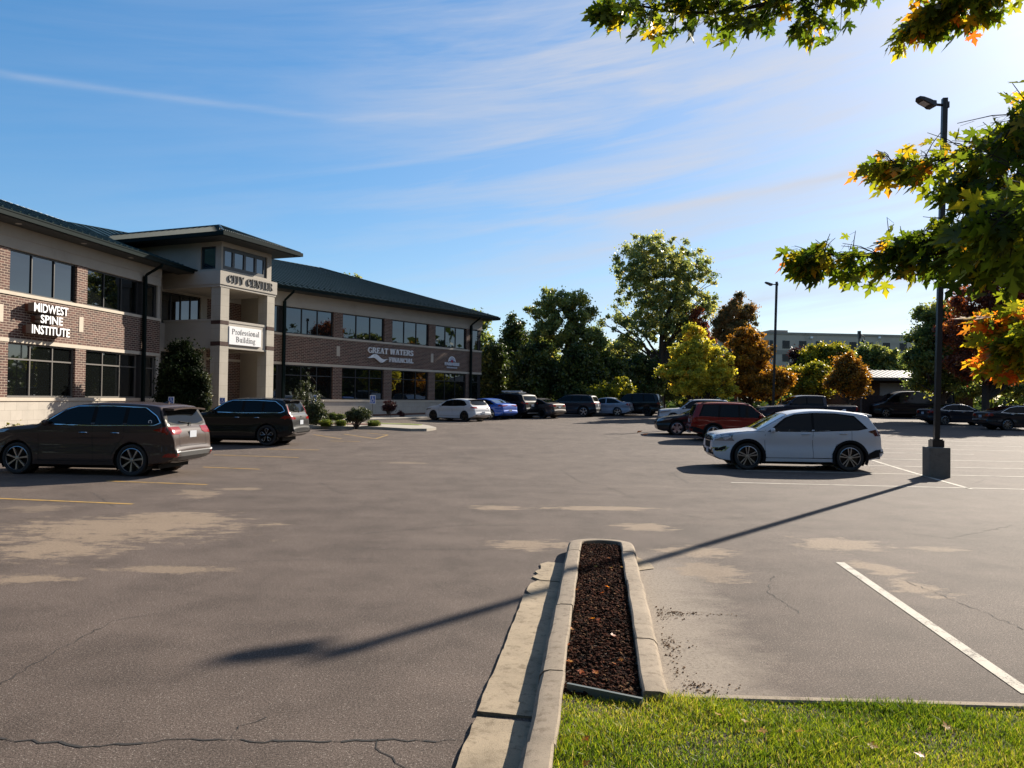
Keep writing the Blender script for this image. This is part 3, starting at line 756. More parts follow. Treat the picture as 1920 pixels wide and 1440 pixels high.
# entrance paving + steps
fl = MB(); tb(fl, -.6, TW + 1.6, -.9, 5.2, .0, .17); fl.build('entrance_slab', WALK, BR)
for nm, m_, mt in (('brick_wall', brick, BRICK), ('block_base', block, BLOCK), ('precast_trim', band, PRECAST), ('stucco_frieze', stucco, STUCCO), ('window_backing', bkn, DARKIN)):
    m_.build(nm, mt, BR)

# ---- roofs
ZE, RISE, DEPTH, OV = 8.70, 3.64, 10.4, 1.0
roof = MB()
def wedge_roof(E_, V_, Rb, Re, Bv, Be, side):
    pass
V0 = Cb + NT_ * (OV / cos(radians(15))); RB = Cb - NT_ * (9.4 / cos(radians(15))); BK = Cb - NT_ * (19.8 / cos(radians(15)))
def roof_pts(d, nrm, send):
    e = Cb + d * (send + OV) + nrm * OV; b = Cb + d * (send + OV) - nrm * 19.8; r_ = Cb + d * (send + OV - DEPTH) - nrm * 9.4
    return e, b, r_
zE, zR = Z * ZE, Z * (ZE + RISE)
for d, nrm, send in ((DL, NL, 26.3), (DR, NR, 26.26)):
    e, b, r_ = roof_pts(d, nrm, send)
    for poly in ([e + zE, V0 + zE, RB + zR, r_ + zR], [e + zE, b + zE, r_ + zR], [b + zE, BK + zE, RB + zR, r_ + zR]):
        n_ = (poly[1] - poly[0]).cross(poly[2] - poly[1]); roof.face(poly if n_.z > 0 else poly[::-1])
    # standing seams on the front slope and the end hip
    def pt(s, dep): return Cb + d * s + nrm * (OV - dep) + Z * (ZE + RISE * dep / DEPTH)
    upv = (nrm * (RISE / DEPTH) + Z); upv.normalize()
    s = -2.3
    while s < send + OV:
        lo = 0 if s >= .268 else (.268 - s) / .268; hi = min(DEPTH, send + OV - s)
        if hi - lo > .2:
            a, b_ = pt(s, lo), pt(s, hi)
            roof.box(a - d * .018, b_ - a, d * .036, upv * .05)
        s += .457
    # snow guards along the eave
    for s in np.arange(.5, send + .7, .457):
        a = pt(s + .2, .75); roof.box(a - d * .05, d * .10, (pt(s, .80) - pt(s, .75)), upv * .09)
    def pe(t, dep): return Cb + d * (send + OV - dep) + nrm * (OV - t) + Z * (ZE + RISE * dep / DEPTH)
    t = .3
    while t < 20.6:
        hi = min(t, 20.8 - t)
        if hi > .3: a, b_ = pe(t, 0), pe(t, hi); roof.box(a - nrm * .018, b_ - a, nrm * .036, Z * .05)
        t += .457
    # ridge and hip caps
    a, b_ = RB + zR, r_ + zR; roof.tube([a + Z * .02, b_ + Z * .02], .035, 6); roof.tube([b_ + Z * .02, e + zE + Z * .02], .06, 6)
    # soffit and gutter
    soff.box(Cb + d * -.27 + nrm * 0 + Z * 8.47, d * (send + OV + .27), nrm * OV, Z * .04)
    soff.box(Cb + d * (send + .05) + Z * 8.47 - nrm * 19, d * (OV - .05), nrm * 18.99, Z * .04)
gut = MB()
for d, nrm, send in ((DL, NL, 26.3), (DR, NR, 26.26)):
    e, b, r_ = roof_pts(d, nrm, send)
    gut.box(Cb + d * -.27 + nrm * OV + Z * 8.49, d * (send + OV + .27), nrm * .12, Z * .215)
    gut.box(Cb + d * (send + OV) + nrm * (OV + .12) + Z * 8.49, -nrm * 20.9, d * .1, Z * .2)
    gut.box(Cb + d * -.2 + nrm * (OV + .125) + Z * 8.66, d * (send + OV + .3), nrm * .02, Z * .05)
# tower roof
ovt = .95; he = 9.84; rt = 1.12
c0, c1 = tw(-ovt, -ovt, he), tw(TW + ovt, -ovt, he); hw2 = (TW + 2 * ovt) / 2
ap = tw(TW / 2, hw2 - ovt, he + rt); apb = tw(TW / 2, 12.5, he + rt); b0, b1 = tw(-ovt, 12.5, he), tw(TW + ovt, 12.5, he)
for poly in ([c0, c1, ap], [c0, ap, apb, b0], [c1, b1, apb, ap]):
    n_ = (poly[1] - poly[0]).cross(poly[2] - poly[1]); roof.face(poly if n_.z > 0 else poly[::-1])
sl_ = rt / hw2
for k in range(1, 14):
    s = -ovt + k * (TW + 2 * ovt) / 14; hi = min(s + ovt, TW + ovt - s)
    a, b_ = tw(s, -ovt, he), tw(s, -ovt + hi, he + hi * sl_); roof.box(a - T_ * .015, b_ - a, T_ * .03, Z * .04)
for sgn in (0, 1):
    for q in np.arange(.3, 12, .43):
        hi = min(q + .0, hw2)
        s0 = -ovt if sgn == 0 else TW + ovt; dirs = 1 if sgn == 0 else -1
        a, b_ = tw(s0, q - ovt, he), tw(s0 + dirs * hi, q - ovt, he + hi * sl_); roof.box(a - NT_ * .015, b_ - a, NT_ * .03, Z * .04)
roof.tube([ap + Z * .02, apb + Z * .02], .06, 6); roof.tube([c0 + Z * .02, ap + Z * .02], .06, 6); roof.tube([c1 + Z * .02, ap + Z * .02], .06, 6)
tb(soff, -ovt + .02, TW + ovt - .02, -ovt + .02, 12, 9.64, 9.68)
tb(gut, -ovt, TW + ovt, -ovt - .1, -ovt, 9.66, 9.85); tb(gut, -ovt - .1, -ovt, -ovt - .1, 12, 9.66, 9.85); tb(gut, TW + ovt, TW + ovt + .1, -ovt - .1, 12, 9.66, 9.85)
for k in range(-20, 21):
    t = (k + 20) / 40; a = tw(-ovt + .3 + t * (TW + 2 * ovt - .6), -ovt + .5, he + .5 * sl_); roof.box(a - T_ * .03, T_ * .06, -NT_ * .05, Z * .08)
roof.build('roof', ROOF, BR); gut.build('gutter', GUTTER, BR); soff.build('soffit', SOFF, BR)
# recessed soffit lamps
for s in (6.2, 9.6, 13.4, 17.0):
    m_ = MB(); p = Cb + DL * s + NL * .5; m_.lathe([(0, 8.462), (.11, 8.462), (.12, 8.474)], 16, (p.x, p.y, 0)); m_.build('soffit_lamp', mat('soffit_lamp', (.5, .48, .44), .4), BR)
# downspouts
for d, nrm, s in ((DL, NL, 4.42), (DR, NR, 6.34), (DR, NR, 24.72), (DL, NL, 22.5)):
    m_ = MB(); o = Cb + d * s
    m_.tube([o + nrm * 1.02 + Z * 8.5, o + nrm * 1.0 + Z * 8.38, o + nrm * .22 + Z * 7.95, o + nrm * .13 + Z * 7.8], .07, 8)
    m_.box(o - d * .085 + nrm * .08 + Z * 1.5, d * .17, nrm * .13, Z * 6.35)
    m_.box(o - d * .06 + nrm * .08 + Z * .1, d * .12, nrm * .10, Z * 1.4)
    m_.build('downspout', GUTTER, BR)

# ---------------------------------------------------------------- lettering
def arc(cx, cy, rx, ry, a0, a1, n=14): return [(cx + rx * cos(radians(a0 + (a1 - a0) * k / n)), cy + ry * sin(radians(a0 + (a1 - a0) * k / n))) for k in range(n + 1)]
TK, TN, SF = .14, .055, .045
def R_(x, y, w, h): return ('q', [(x, y), (x + w, y), (x + w, y + h), (x, y + h)])
def ST(x, y0=0, y1=1, w=TK, s=True):
    o = [R_(x, y0, w, y1 - y0)]
    if s: o += [R_(x - .07, y0, w + .14, SF), R_(x - .07, y1 - SF, w + .14, SF)]
    return o
def DG(x0, y0, x1, y1, w): return [('q', [(x0, y0), (x0 + w, y0), (x1 + w, y1), (x1, y1)])]
def CV(pts, w0, w1=None):
    """curved stroke whose weight swells from w1 at its ends to w0 in its middle"""
    w1 = w1 or w0; n = len(pts) - 1; L_, R2 = [], []
    for k, p in enumerate(pts):
        a, b = pts[max(0, k - 1)], pts[min(n, k + 1)]; dx_, dy_ = b[0] - a[0], b[1] - a[1]; l_ = hypot(dx_, dy_) or 1
        w = (w1 + (w0 - w1) * sin(pi * k / n)) / 2; L_.append((p[0] - dy_ / l_ * w, p[1] + dx_ / l_ * w)); R2.append((p[0] + dy_ / l_ * w, p[1] - dx_ / l_ * w))
    return [('s', L_, R2)]
G = {
 'C': (.86, CV(arc(.48, .5, .40, .44, 50, 310, 22), TK, .07) + [R_(.70, .66, .055, .24)]),
 'G': (.92, CV(arc(.48, .5, .40, .44, 50, 325, 22), TK, .07) + ST(.70, .04, .46, TK, False) + [R_(.60, .42, .34, SF), R_(.70, .68, .055, .22)]),
 'I': (.40, ST(.12)),
 'T': (.84, ST(.35, 0, 1, TK, False) + [R_(.25, 0, .35, SF), R_(.05, .93, .74, .07), R_(.05, .76, .05, .2), R_(.74, .76, .05, .2)]),
 'Y': (.88, ST(.37, 0, .45, TK, False) + [R_(.28, 0, .33, SF)] + DG(.37, .42, .06, 1, TK) + DG(.43, .42, .74, 1, TN) + [R_(.0, .95, .28, SF), R_(.62, .95, .28, SF)]),
 'E': (.80, ST(.12) + [R_(.12, 0, .60, .065), R_(.12, .935, .58, .065), R_(.2, .47, .32, .06), R_(.67, 0, .05, .26), R_(.65, .76, .05, .24), R_(.49, .37, .05, .26)]),
 'N': (.98, ST(.14, 0, 1, TN) + ST(.78, 0, 1, TN) + DG(.66, 0, .10, 1, .17)),
 'R': (.90, ST(.12) + CV(arc(.40, .73, .27, .235, 88, -88, 12), TK, .06) + [R_(.2, .935, .22, .06), R_(.2, .465, .22, .06)] + DG(.72, 0, .40, .48, .16) + [R_(.68, 0, .25, SF)]),
 'A': (.94, DG(.10, 0, .40, 1, TN) + DG(.66, 0, .36, 1, .16) + [R_(.22, .33, .42, .06), R_(.0, 0, .27, SF), R_(.58, 0, .34, SF)]),
 'W': (1.3, DG(.28, 0, .06, 1, .16) + DG(.33, 0, .60, 1, TN) + DG(.80, 0, .58, 1, .16) + DG(.88, 0, 1.14, 1, TN) + [R_(-.02, .95, .32, SF), R_(.48, .95, .30, SF), R_(1.02, .95, .28, SF)]),
 'S': (.72, CV(arc(.36, .735, .22, .225, 30, 270, 14), .11, .07) + CV(arc(.36, .275, .24, .235, 90, -150, 14), .15, .07) + [R_(.555, .72, .045, .22), R_(.09, .06, .045, .22)]),
 'F': (.76, ST(.12) + [R_(.12, .935, .56, .065), R_(.2, .47, .30, .06), R_(.63, .74, .05, .26), R_(.47, .37, .05, .26)]),
 'L': (.76, ST(.12) + [R_(.12, 0, .58, .065), R_(.65, 0, .05, .28)]),
 'P': (.78, ST(.12, w=.12) + CV(arc(.38, .73, .26, .235, 88, -88, 12), .12, .05) + [R_(.2, .935, .2, .05), R_(.2, .465, .2, .05)]),
 'B': (.80, ST(.12, w=.12) + CV(arc(.38, .74, .22, .225, 88, -88, 12), .12, .05) + CV(arc(.40, .255, .27, .235, 88, -88, 12), .12, .05) + [R_(.2, .935, .2, .05), R_(.2, .475, .22, .05), R_(.2, 0, .2, .05)]),
 'r': (.46, [R_(.12, 0, .10, .66), R_(.04, 0, .27, .045), R_(.04, .61, .12, .045)] + CV(arc(.33, .42, .13, .2, 155, 60, 6), .08)),
 'o': (.64, CV(arc(.31, .33, .235, .30, 0, 360, 20), .085)),
 'f': (.38, [R_(.12, 0, .10, .80), R_(.04, 0, .27, .045), R_(.03, .60, .29, .045)] + CV(arc(.28, .80, .115, .18, 178, 40, 8), .07)),
 'e': (.56, CV(arc(.29, .33, .22, .30, 15, 320, 16), .09, .06) + [R_(.1, .34, .39, .045)]),
 's': (.48, CV(arc(.23, .49, .14, .14, 30, 270, 10), .075, .05) + CV(arc(.23, .19, .16, .16, 90, -150, 10), .09, .05)),
 'i': (.34, [R_(.12, 0, .10, .66), R_(.04, 0, .26, .045), R_(.04, .615, .1, .045), R_(.11, .82, .12, .12)]),
 'n': (.68, [R_(.12, 0, .10, .66), R_(.04, 0, .26, .045), R_(.04, .615, .1, .045), R_(.46, 0, .10, .42), R_(.38, 0, .26, .045)] + CV(arc(.34, .42, .17, .21, 160, 0, 8), .08)),
 'a': (.56, [R_(.36, 0, .10, .46), R_(.42, 0, .12, .05)] + CV(arc(.26, .46, .15, .16, 160, 0, 8), .07) + CV(arc(.25, .19, .155, .16, 60, 300, 10), .08)),
 'l': (.34, [R_(.12, 0, .10, 1.0), R_(.04, 0, .26, .045), R_(.04, .955, .1, .045)]),
 'u': (.68, [R_(.12, .22, .10, .44), R_(.04, .615, .1, .045), R_(.46, 0, .10, .66), R_(.38, .615, .1, .045), R_(.5, 0, .14, .045)] + CV(arc(.30, .24, .14, .2, 180, 340, 8), .08)),
 'd': (.66, [R_(.46, 0, .10, 1.0), R_(.37, .955, .1, .045), R_(.5, 0, .14, .045)] + CV(arc(.31, .32, .20, .29, 45, 315, 14), .085)),
 'g': (.60, CV(arc(.27, .44, .16, .19, 0, 360, 14), .075) + CV(arc(.28, -.10, .22, .15, 0, 360, 14), .07) + CV([(.18, .26), (.13, .18), (.2, .1), (.40, .06)], .07) + [R_(.40, .56, .16, .055)]),
}
def serif_text(m_, txt, org, ex, ey, ez, h, width=None, gap=.03, dep=.05, space=.42):
    """write txt on the plane (ex, ey) in strokes, raised along ez; fits to width"""
    tot = sum((G[c_][0] + gap) if c_ != ' ' else space for c_ in txt); sx = (width / tot) if width else h
    x = 0; k = 0
    for c_ in txt:
        if c_ == ' ': x += space; continue
        w, parts = G[c_]
        for pa in parts:
            k += 1; dd = dep + .0008 * (k % 7)
            if pa[0] == 'q': polys = [pa[1]]
            else: polys = [[pa[1][i], pa[1][i + 1], pa[2][i + 1], pa[2][i]] for i in range(len(pa[1]) - 1)]
            for po in polys:
                b_ = [org + ex * ((x + p[0]) * sx) + ey * (p[1] * h) for p in po]
                if (b_[1] - b_[0]).cross(b_[2] - b_[1]).dot(ez) < 0: b_ = b_[::-1]
                m_.hexa(b_ + [q + ez * dd for q in b_])
        x += w + gap
    return x * sx
def sans_text(m_, txt, org, ex, ey, ez, h, width, dep, bold=.02, m=0):
    cu = bpy.data.curves.new('t', 'FONT'); cu.body = txt; cu.size = 1; cu.extrude = .5; cu.offset = bold; cu.resolution_u = 3
    ob = bpy.data.objects.new('t', cu); COL.objects.link(ob); bpy.context.view_layer.update()
    me = bpy.data.meshes.new_from_object(ob.evaluated_get(bpy.context.evaluated_depsgraph_get()))
    bpy.data.objects.remove(ob); bpy.data.curves.remove(cu)
    co = np.array([v.co[:] for v in me.vertices]); lo, hi = co.min(0), co.max(0)
    mx = Matrix.Identity(4)
    A = ex * (width / (hi[0] - lo[0])); B = ey * (h / (hi[1] - lo[1])); C_ = ez * dep
    for i in range(3): mx[i][0], mx[i][1], mx[i][2] = A[i], B[i], C_[i]
    mx.translation = org - A * lo[0] - B * lo[1] + C_ * .5
    m_.add_mesh(me, mx, m); bpy.data.meshes.remove(me)

DARKL = mat('bronze_letters', (.045, .042, .04), .45)
WHITEL = mat('white_letters', (.95, .96, .98), .4)
m_ = MB(); serif_text(m_, 'CITY CENTER', tw(.42, -.07, 7.64), T_, Z, NT_, .39, 3.42 * 1.072, .03, .05, .55)
r_ = root('building_sign', tw(2, -.06, 7.45), 'dark raised serif letters CITY CENTER on the beam over the entrance', 'sign'); m_.build('lettering', DARKL, r_)
r_ = root('banner_sign', tw(1.7, -.09, 4.5), 'white board reading Professional Building between the entrance columns', 'sign')
m_ = MB(); tb(m_, .62, 3.02, -.03, .075, 4.50, 5.40); tb(m_, .60, 3.04, -.012, .074, 4.48, 5.42); m_.build('board', mat('white_board', (.78, .78, .80), .5), r_)
m_ = MB(); serif_text(m_, 'Professional', tw(.80, -.031, 5.02), T_, Z, NT_, .30, 2.23, .03, .006); m_.build('lettering', mat('grey_ink', (.06, .065, .06), .6), r_); m_ = MB(); serif_text(m_, 'Building', tw(1.10, -.031, 4.64), T_, Z, NT_, .30, 1.6, .03, .006)
m_.build('lettering', mat('grey_ink', (.06, .065, .06), .6), r_)
# wall sign of three stacked lines on the near wing, reading towards the entrance (-s)
EX = -DL
r_ = root('wall_sign', Cb + DL * 11 + Z * 4.3, 'white block letters MIDWEST SPINE INSTITUTE on brown boxes, standing off sunlit brick', 'sign')
RACE = mat('raceway_brown', (.16, .055, .035), .6); LSIDE = mat('letter_return', (.20, .165, .145), .5)
for txt, s0, s1, z0, h in (('MIDWEST', 12.42, 10.44, 5.18, .36), ('SPINE', 12.05, 10.76, 4.75, .34), ('INSTITUTE', 12.52, 10.32, 4.29, .36)):
    m_ = MB(); m_.box(Cb + DL * (s0 - .05) + NL * .0 + Z * (z0 + .04), EX * (s0 - s1 - .1), NL * .20, Z * (h - .08)); m_.build('raceway', RACE, r_)
    m_ = MB(); sans_text(m_, txt, Cb + DL * s0 + NL * .2 + Z * z0, EX, Z, NL, h, s0 - s1, .25, .018); lo_ = m_.build('letter_return', LSIDE, r_)
    m_ = MB(); sans_text(m_, txt, Cb + DL * s0 + NL * .452 + Z * z0, EX, Z, NL, h, s0 - s1, .012, .018); m_.build('lettering', WHITEL, r_)
# two signs on the far wing
def rw(s, z, off=0): return Cb + DR * s + NR * off + Z * z
r_ = root('wall_sign', rw(15.7, 4.4), 'white serif letters GREAT WATERS FINANCIAL with a wave emblem on dark brick', 'sign')
m_ = MB(); serif_text(m_, 'GREAT WATERS', rw(13.45, 5.02, .05), DR, Z, NR, .40, 4.55, .03, .10, .4); m_.build('lettering', WHITEL, r_)
m_ = MB(); serif_text(m_, 'FINANCIAL', rw(15.5, 4.46, .05), DR, Z, NR, .34, 2.5, .03, .10); m_.build('lettering', WHITEL, r_)
m_ = MB()
for k in range(4):
    pts = []
    for i in range(19):
        t = i / 18; amp = .17 * sin(pi * t) ** .8
        pts.append((13.5 + 1.85 * t + .05 * k * (t - .5), 4.66 + amp * sin(2 * pi * (t - .02)) * 1.15 + (k - 1.5) * .095 * sin(pi * t) ** 1.5))
    L_, R2 = CV(pts, .06, .02)[0][1:]
    for i in range(len(L_) - 1):
        b_ = [rw(p[0], p[1], .05) for p in (R2[i], R2[i + 1], L_[i + 1], L_[i])]; m_.hexa(b_ + [q + NR * .08 for q in b_])
m_.build('wave_emblem', WHITEL, r_)
r_ = root('wall_sign', rw(22.5, 4.3), 'small FARMERS INSURANCE sign with a half round sunrise emblem', 'sign')
m_ = MB(); sans_text(m_, 'FARMERS', rw(21.6, 4.48, .04), DR, Z, NR, .26, 1.75, .05, .05); m_.build('lettering', mat('pale_letters', (.62, .64, .70), .5), r_); m_ = MB(); sans_text(m_, 'INSURANCE', rw(21.85, 4.27, .04), DR, Z, NR, .13, 1.25, .04, .02); m_.build('lettering', mat('pale_letters', (.62, .64, .70), .5), r_)
def halfdisc(m_, c_s, c_z, r0, r1, off, dep, a0=0, a1=180, n=20):
    for i in range(n):
        t0, t1 = radians(a0 + (a1 - a0) * i / n), radians(a0 + (a1 - a0) * (i + 1) / n)
        b_ = [rw(c_s + r * cos(t), c_z + r * sin(t), off) for r, t in ((r0, t1), (r0, t0), (r1, t0), (r1, t1))]
        if (b_[1] - b_[0]).cross(b_[2] - b_[1]).dot(NR) < 0: b_ = b_[::-1]
        m_.hexa(b_ + [q + NR * dep for q in b_])
m_ = MB(); halfdisc(m_, 22.45, 4.80, .36, .42, .04, .05); em = m_.build('emblem_rim', WHITEL, r_)
m_ = MB(); halfdisc(m_, 22.45, 4.80, .02, .355, .04, .03); m_.build('emblem_field', mat('emblem_blue', (.03, .06, .22), .5), r_)
m_ = MB()
for a in (20, 48, 76, 104, 132, 160): halfdisc(m_, 22.45, 4.80, .17, .33, .072, .01, a - 6, a + 6, 2)
m_.build('emblem_ray', WHITEL, r_)
m_ = MB(); halfdisc(m_, 22.45, 4.82, .01, .11, .072, .016, -90, 270, 16); m_.build('emblem_dot', mat('emblem_red', (.45, .02, .02), .5), r_)
# ================================================================ POLES, SIGNS, FAR BUILDINGS
POLE = mat('dark_bronze_pole', (.022, .020, .022), .38, .3)
BASEC = matn('pole_base_concrete', m_conc((.17, .15, .125), .25, 2, 60, .8), rough=.9)
def light_pole(base, top_xy, ztop, zbase, label, base_sz, pw, head_yaw, shroud=True, lean=(0, 0)):
    r_ = root('lamp_post', base, label, 'lamp post', 'lamp posts of the parking lot')
    b = Vector(base); 
    if base_sz:
        m_ = MB(); rz = radians(-8)
        m_.cbox(b + Z * (zbase / 2 - .05), base_sz, base_sz, zbase + .1, rz); o = m_.build('concrete_base', BASEC, r_)
        bv = o.modifiers.new('b', 'BEVEL'); bv.width = .02; bv.segments = 2
    m_ = MB(); top = Vector((top_xy[0], top_xy[1], ztop)); s0 = b + Z * zbase
    if shroud:
        m2 = MB(); m2.cbox(s0 + Z * .09, pw * 2.3, pw * 2.3, .18, radians(-8)); m2.cbox(s0 + Z * .195, pw * 1.9, pw * 1.9, .03, radians(-8)); m2.build('base_cover', POLE, r_)
    ca, sa = cos(radians(-8)), sin(radians(-8)); ax, ay = Vector((ca, sa, 0)) * pw / 2, Vector((-sa, ca, 0)) * pw / 2
    m_.hexa([s0 - ax - ay, s0 + ax - ay, s0 + ax + ay, s0 - ax + ay, top - ax - ay, top + ax - ay, top + ax + ay, top - ax + ay]); m_.build('pole', POLE, r_)
    # arm + flat shoebox head
    hd = Vector((cos(head_yaw), sin(head_yaw), 0)); hn = Vector((-hd.y, hd.x, 0)); a0 = top - Z * .18
    m_ = MB(); m_.tube([a0, a0 + hd * .22, a0 + hd * .34 + Z * .02], [.04, .035, .035], 8); m_.box(a0 - hd * .09 - hn * .07 - Z * .08, hd * .12, hn * .14, Z * .16); m_.build('arm', POLE, r_)
    m_ = MB(); rows = []
    for t, w, h0, h1 in ((.30, .10, -.05, .05), (.32, .15, -.09, .06), (.42, .16, -.10, .04), (.48, .15, -.07, .06), (.66, .145, -.03, .075), (.76, .11, 0.0, .075), (.80, .03, .03, .05)):
        z0 = (t - .3) * .20
        c_ = a0 + hd * t + Z * z0
        rows.append([c_ - hn * w + Z * h0, c_ + hn * w + Z * h0, c_ + hn * w * .85 + Z * h1, c_ - hn * w * .85 + Z * h1])
    m_.grid(rows, closed=True, flip=True); m_.face(rows[0]); m_.face(rows[-1][::-1]); h_ = m_.build('lamp_head', POLE, r_)
    m_ = MB(); q = [a0 + hd * t + hn * s * .11 + Z * ((t - .3) * .20 + dz_ - .005) for t, s, dz_ in ((.50, -1, -.075), (.68, -1, -.032), (.68, 1, -.032), (.50, 1, -.075))]
    m_.face(q); m_.build('lens', mat('lamp_lens', (.45, .42, .42), .3), h_)
    return r_
pb = gp(1758, 896)
hy = radians(187)
light_pole((pb.x + .13, pb.y + .3, 0), (pb.x + .34, pb.y + .3), 9.95, .78, 'tall dark lamp post on a square concrete base in the near stalls', .51, .125, hy)
light_pole((17.32, 51, gz(51)), (17.52, 51), 9.90, .75, 'thin dark lamp post rising behind the pickup truck', .5, .14, radians(180))
# ornamental lamp in the distance
r_ = root('street_lamp', (40.6, 90, .45), 'black street lamp with an acorn glass globe in front of the hotel', 'street lamp')
m_ = MB(); m_.tube([(40.6, 90, .45), (40.6, 90, 1.4), (40.6, 90, 10.0)], [.14, .10, .08], 8); m_.build('pole', POLE, r_)
m_ = MB(); m_.tube([(40.6, 90, 9.6), (40.9, 90, 9.9), (41.2, 90, 9.7), (41.25, 90, 9.3)], .035, 6); m_.lathe([(.05, 9.35), (.16, 9.2), (.25, 8.95), (.27, 8.9)], 12, (41.05, 90, 0)); m_.cbox((40.6, 89.95, 9.9), .3, .3, .9); m_.build('lamp_bracket', POLE, r_)
m_ = MB(); m_.lathe([(.24, 8.9), (.26, 8.7), (.20, 8.4), (.08, 8.2), (0, 8.18)], 14, (41.05, 90, 0)); m_.build('globe', mat('globe_glass', (.75, .78, .80), .2), r_, smooth=60)

# accessible parking signs
BLUE = mat('sign_blue', (.045, .12, .42), .5); SWHITE = mat('sign_white', (.75, .77, .80), .5); GPOST = mat('galvanised_post', (.22, .21, .20), .5, .6)
def acc_sign(px, pyt, pyb, y, label, yaw, w=.30):
    t = at(px, pyt, y); b = at(px, pyb, y); h = t.z - b.z; g0 = gz(y)
    r_ = root('parking_sign', (t.x, y, g0), label, 'sign', 'accessible parking signs')
    d = Vector((cos(yaw), sin(yaw), 0)); n_ = Vector((d.y, -d.x, 0)); c_ = Vector((t.x, y, 0))
    m_ = MB(); m_.box(c_ - d * .025 + n_ * -.03 + Z * g0, d * .05, n_ * .025, Z * (t.z - g0)); m_.build('post', GPOST, r_)
    m_ = MB(); m_.box(c_ - d * w / 2 + Z * b.z, d * w, n_ * .006, Z * h); pl = m_.build('sign_plate', SWHITE, r_)
    m_ = MB(); m_.box(c_ - d * w * .42 + n_ * .0075 + Z * (b.z + h * .04), d * w * .84, n_ * .002, Z * h * .88); m_.build('blue_field', BLUE, pl)
    m_ = MB(); o = c_ + n_ * .012; s_ = h
    def P(x, z): return o + d * (x * w) + Z * (b.z + z * s_)
    wdt = w * .05
    m_.lathe([(0, 0), (w * .07, 0), (w * .07, .004), (0, .004)], 10); 
    m_.v = [tuple(o + d * v[0] + Z * (b.z + s_ * .82) + Z * v[1] + n_ * v[2]) for v in m_.v]
    m_.tube([P(-.03, .76), P(-.03, .50), P(.16, .48), P(.24, .28)], wdt, 5); m_.tube([P(-.03, .64), P(.14, .62)], wdt * .8, 5)
    m_.tube([P(-.08 + .20 * cos(a), .34 + .17 * sin(a)) for a in np.linspace(radians(110), radians(350), 12)], wdt * .8, 5)
    m_.build('wheelchair_symbol', SWHITE, pl)
acc_sign(588.5, 740.5, 757.5, 41, 'blue accessible parking sign above the shrubs beside the black crossover', radians(8))
acc_sign(699, 741, 757, 49.5, 'blue accessible parking sign on a post before the grey block wall', radians(14), .36)
acc_sign(321, 744, 757, 30, 'blue accessible parking sign peeking over the brown grey SUV', radians(0), .22)
acc_sign(417, 745.5, 758, 36, 'blue and white parking sign seen just above the black crossover at the column', radians(6), .26)

# planting island by the entrance, pavements
def isl(pts): return [wp(*p) for p in pts]
curbline = isl([(470, 803.5), (582, 803), (650, 804.2), (718, 805.5), (770, 808.6), (800, 808.6), (818, 806), (806, 802.5), (790, 800), (740, 797.5), (650, 796.2), (520, 795)])
def raised(name, pts, h, m):
    mb = MB(); n = len(pts); top = [Vector((p[0], p[1], gz(p[1]) + h)) for p in pts]
    ar = sum(pts[i][0] * pts[(i + 1) % n][1] - pts[(i + 1) % n][0] * pts[i][1] for i in range(n))
    if ar < 0: top = top[::-1]
    mb.face(top)
    for i in range(n):
        a, b = top[i], top[(i + 1) % n]; mb.face([a - Z * (h + .1), b - Z * (h + .1), b, a])
    return tag(mb.build(name, m, uv=False), kind='structure')
raised('island_kerb', curbline, .13, WALK)
inner = isl([(480, 800.8), (582, 800.3), (650, 801.0), (715, 802.3), (712, 799.4), (650, 798.4), (520, 797.6)])
raised('island_soil', inner, .155, matn('red_mulch', m_conc((.12, .045, .025), .4, 4, 40), rough=1))
raised('island_lawn', isl([(690, 799.2), (740, 800.3), (785, 802.0), (792, 800.9), (770, 799.3), (700, 797.9)]), .15, matn('strip_grass', m_conc((.16, .19, .03), .3, 4, 40), rough=1))
# walk along the far wing and in front of the near wing
raised('far_walk', [tuple((Cb + DR * s + NR * o)[:2]) for s, o in ((5, 1.3), (5, 4.6), (14, 4.6), (20.0, 4.4), (26.5, 4.4), (26.5, 1.3))], .10, WALK)
raised('foundation_bed', [tuple((Cb + DR * s + NR * o)[:2]) for s, o in ((6.2, .0), (6.2, 1.32), (26.2, 1.32), (26.2, .0))], .16, MATS['red_mulch'])
raised('entrance_walk', [tuple((P1 + T_ * s - NT_ * o)[:2]) for s, o in ((-1.5, -.95), (-1.5, -4.2), (6.6, -4.2), (6.6, -.95))][::-1], .10, WALK)
raised('near_walk', [tuple((Cb + DL * s + NL * o)[:2]) for s, o in ((3.2, 2.6), (3.2, 4.3), (30, 4.3), (30, 2.6))], .10, WALK)
raised('near_bed', [tuple((Cb + DL * s + NL * o)[:2]) for s, o in ((3.2, .0), (3.2, 2.6), (30, 2.6), (30, .0))], .13, MATS['red_mulch'])

# ---------------------------------------------------------------- hotel
HOT = matn('hotel_stucco', m_conc((.52, .45, .37), .05, .1, 20), rough=.9); HOT2 = matn('hotel_stucco_dark', m_conc((.32, .28, .235), .05, .1, 20), rough=.9)
HWIN = mat('hotel_window', (.012, .016, .022), .2, 0, .3); HWF = mat('hotel_frame', (.45, .45, .43), .5)
r_ = root('hotel', (72, 176, 0), 'long beige hotel block with rows of windows beyond the autumn trees', 'building')
def hp(px, py): return at(px, py, 172)
ha, hb = Vector((49.5, 170, 0)), Vector((101, 176, 0)); hd_ = (hb - ha); HL = hd_.length; hd_.normalize(); hn_ = Vector((hd_.y, -hd_.x, 0))
def hz(px, py):
    d = ray(px, py); k = (ha.y - ha.x * hd_.y / hd_.x) / (d.y - d.x * hd_.y / hd_.x); return d.x * k, EYE + d.z * k
zr = hz(1600, 626)[1]
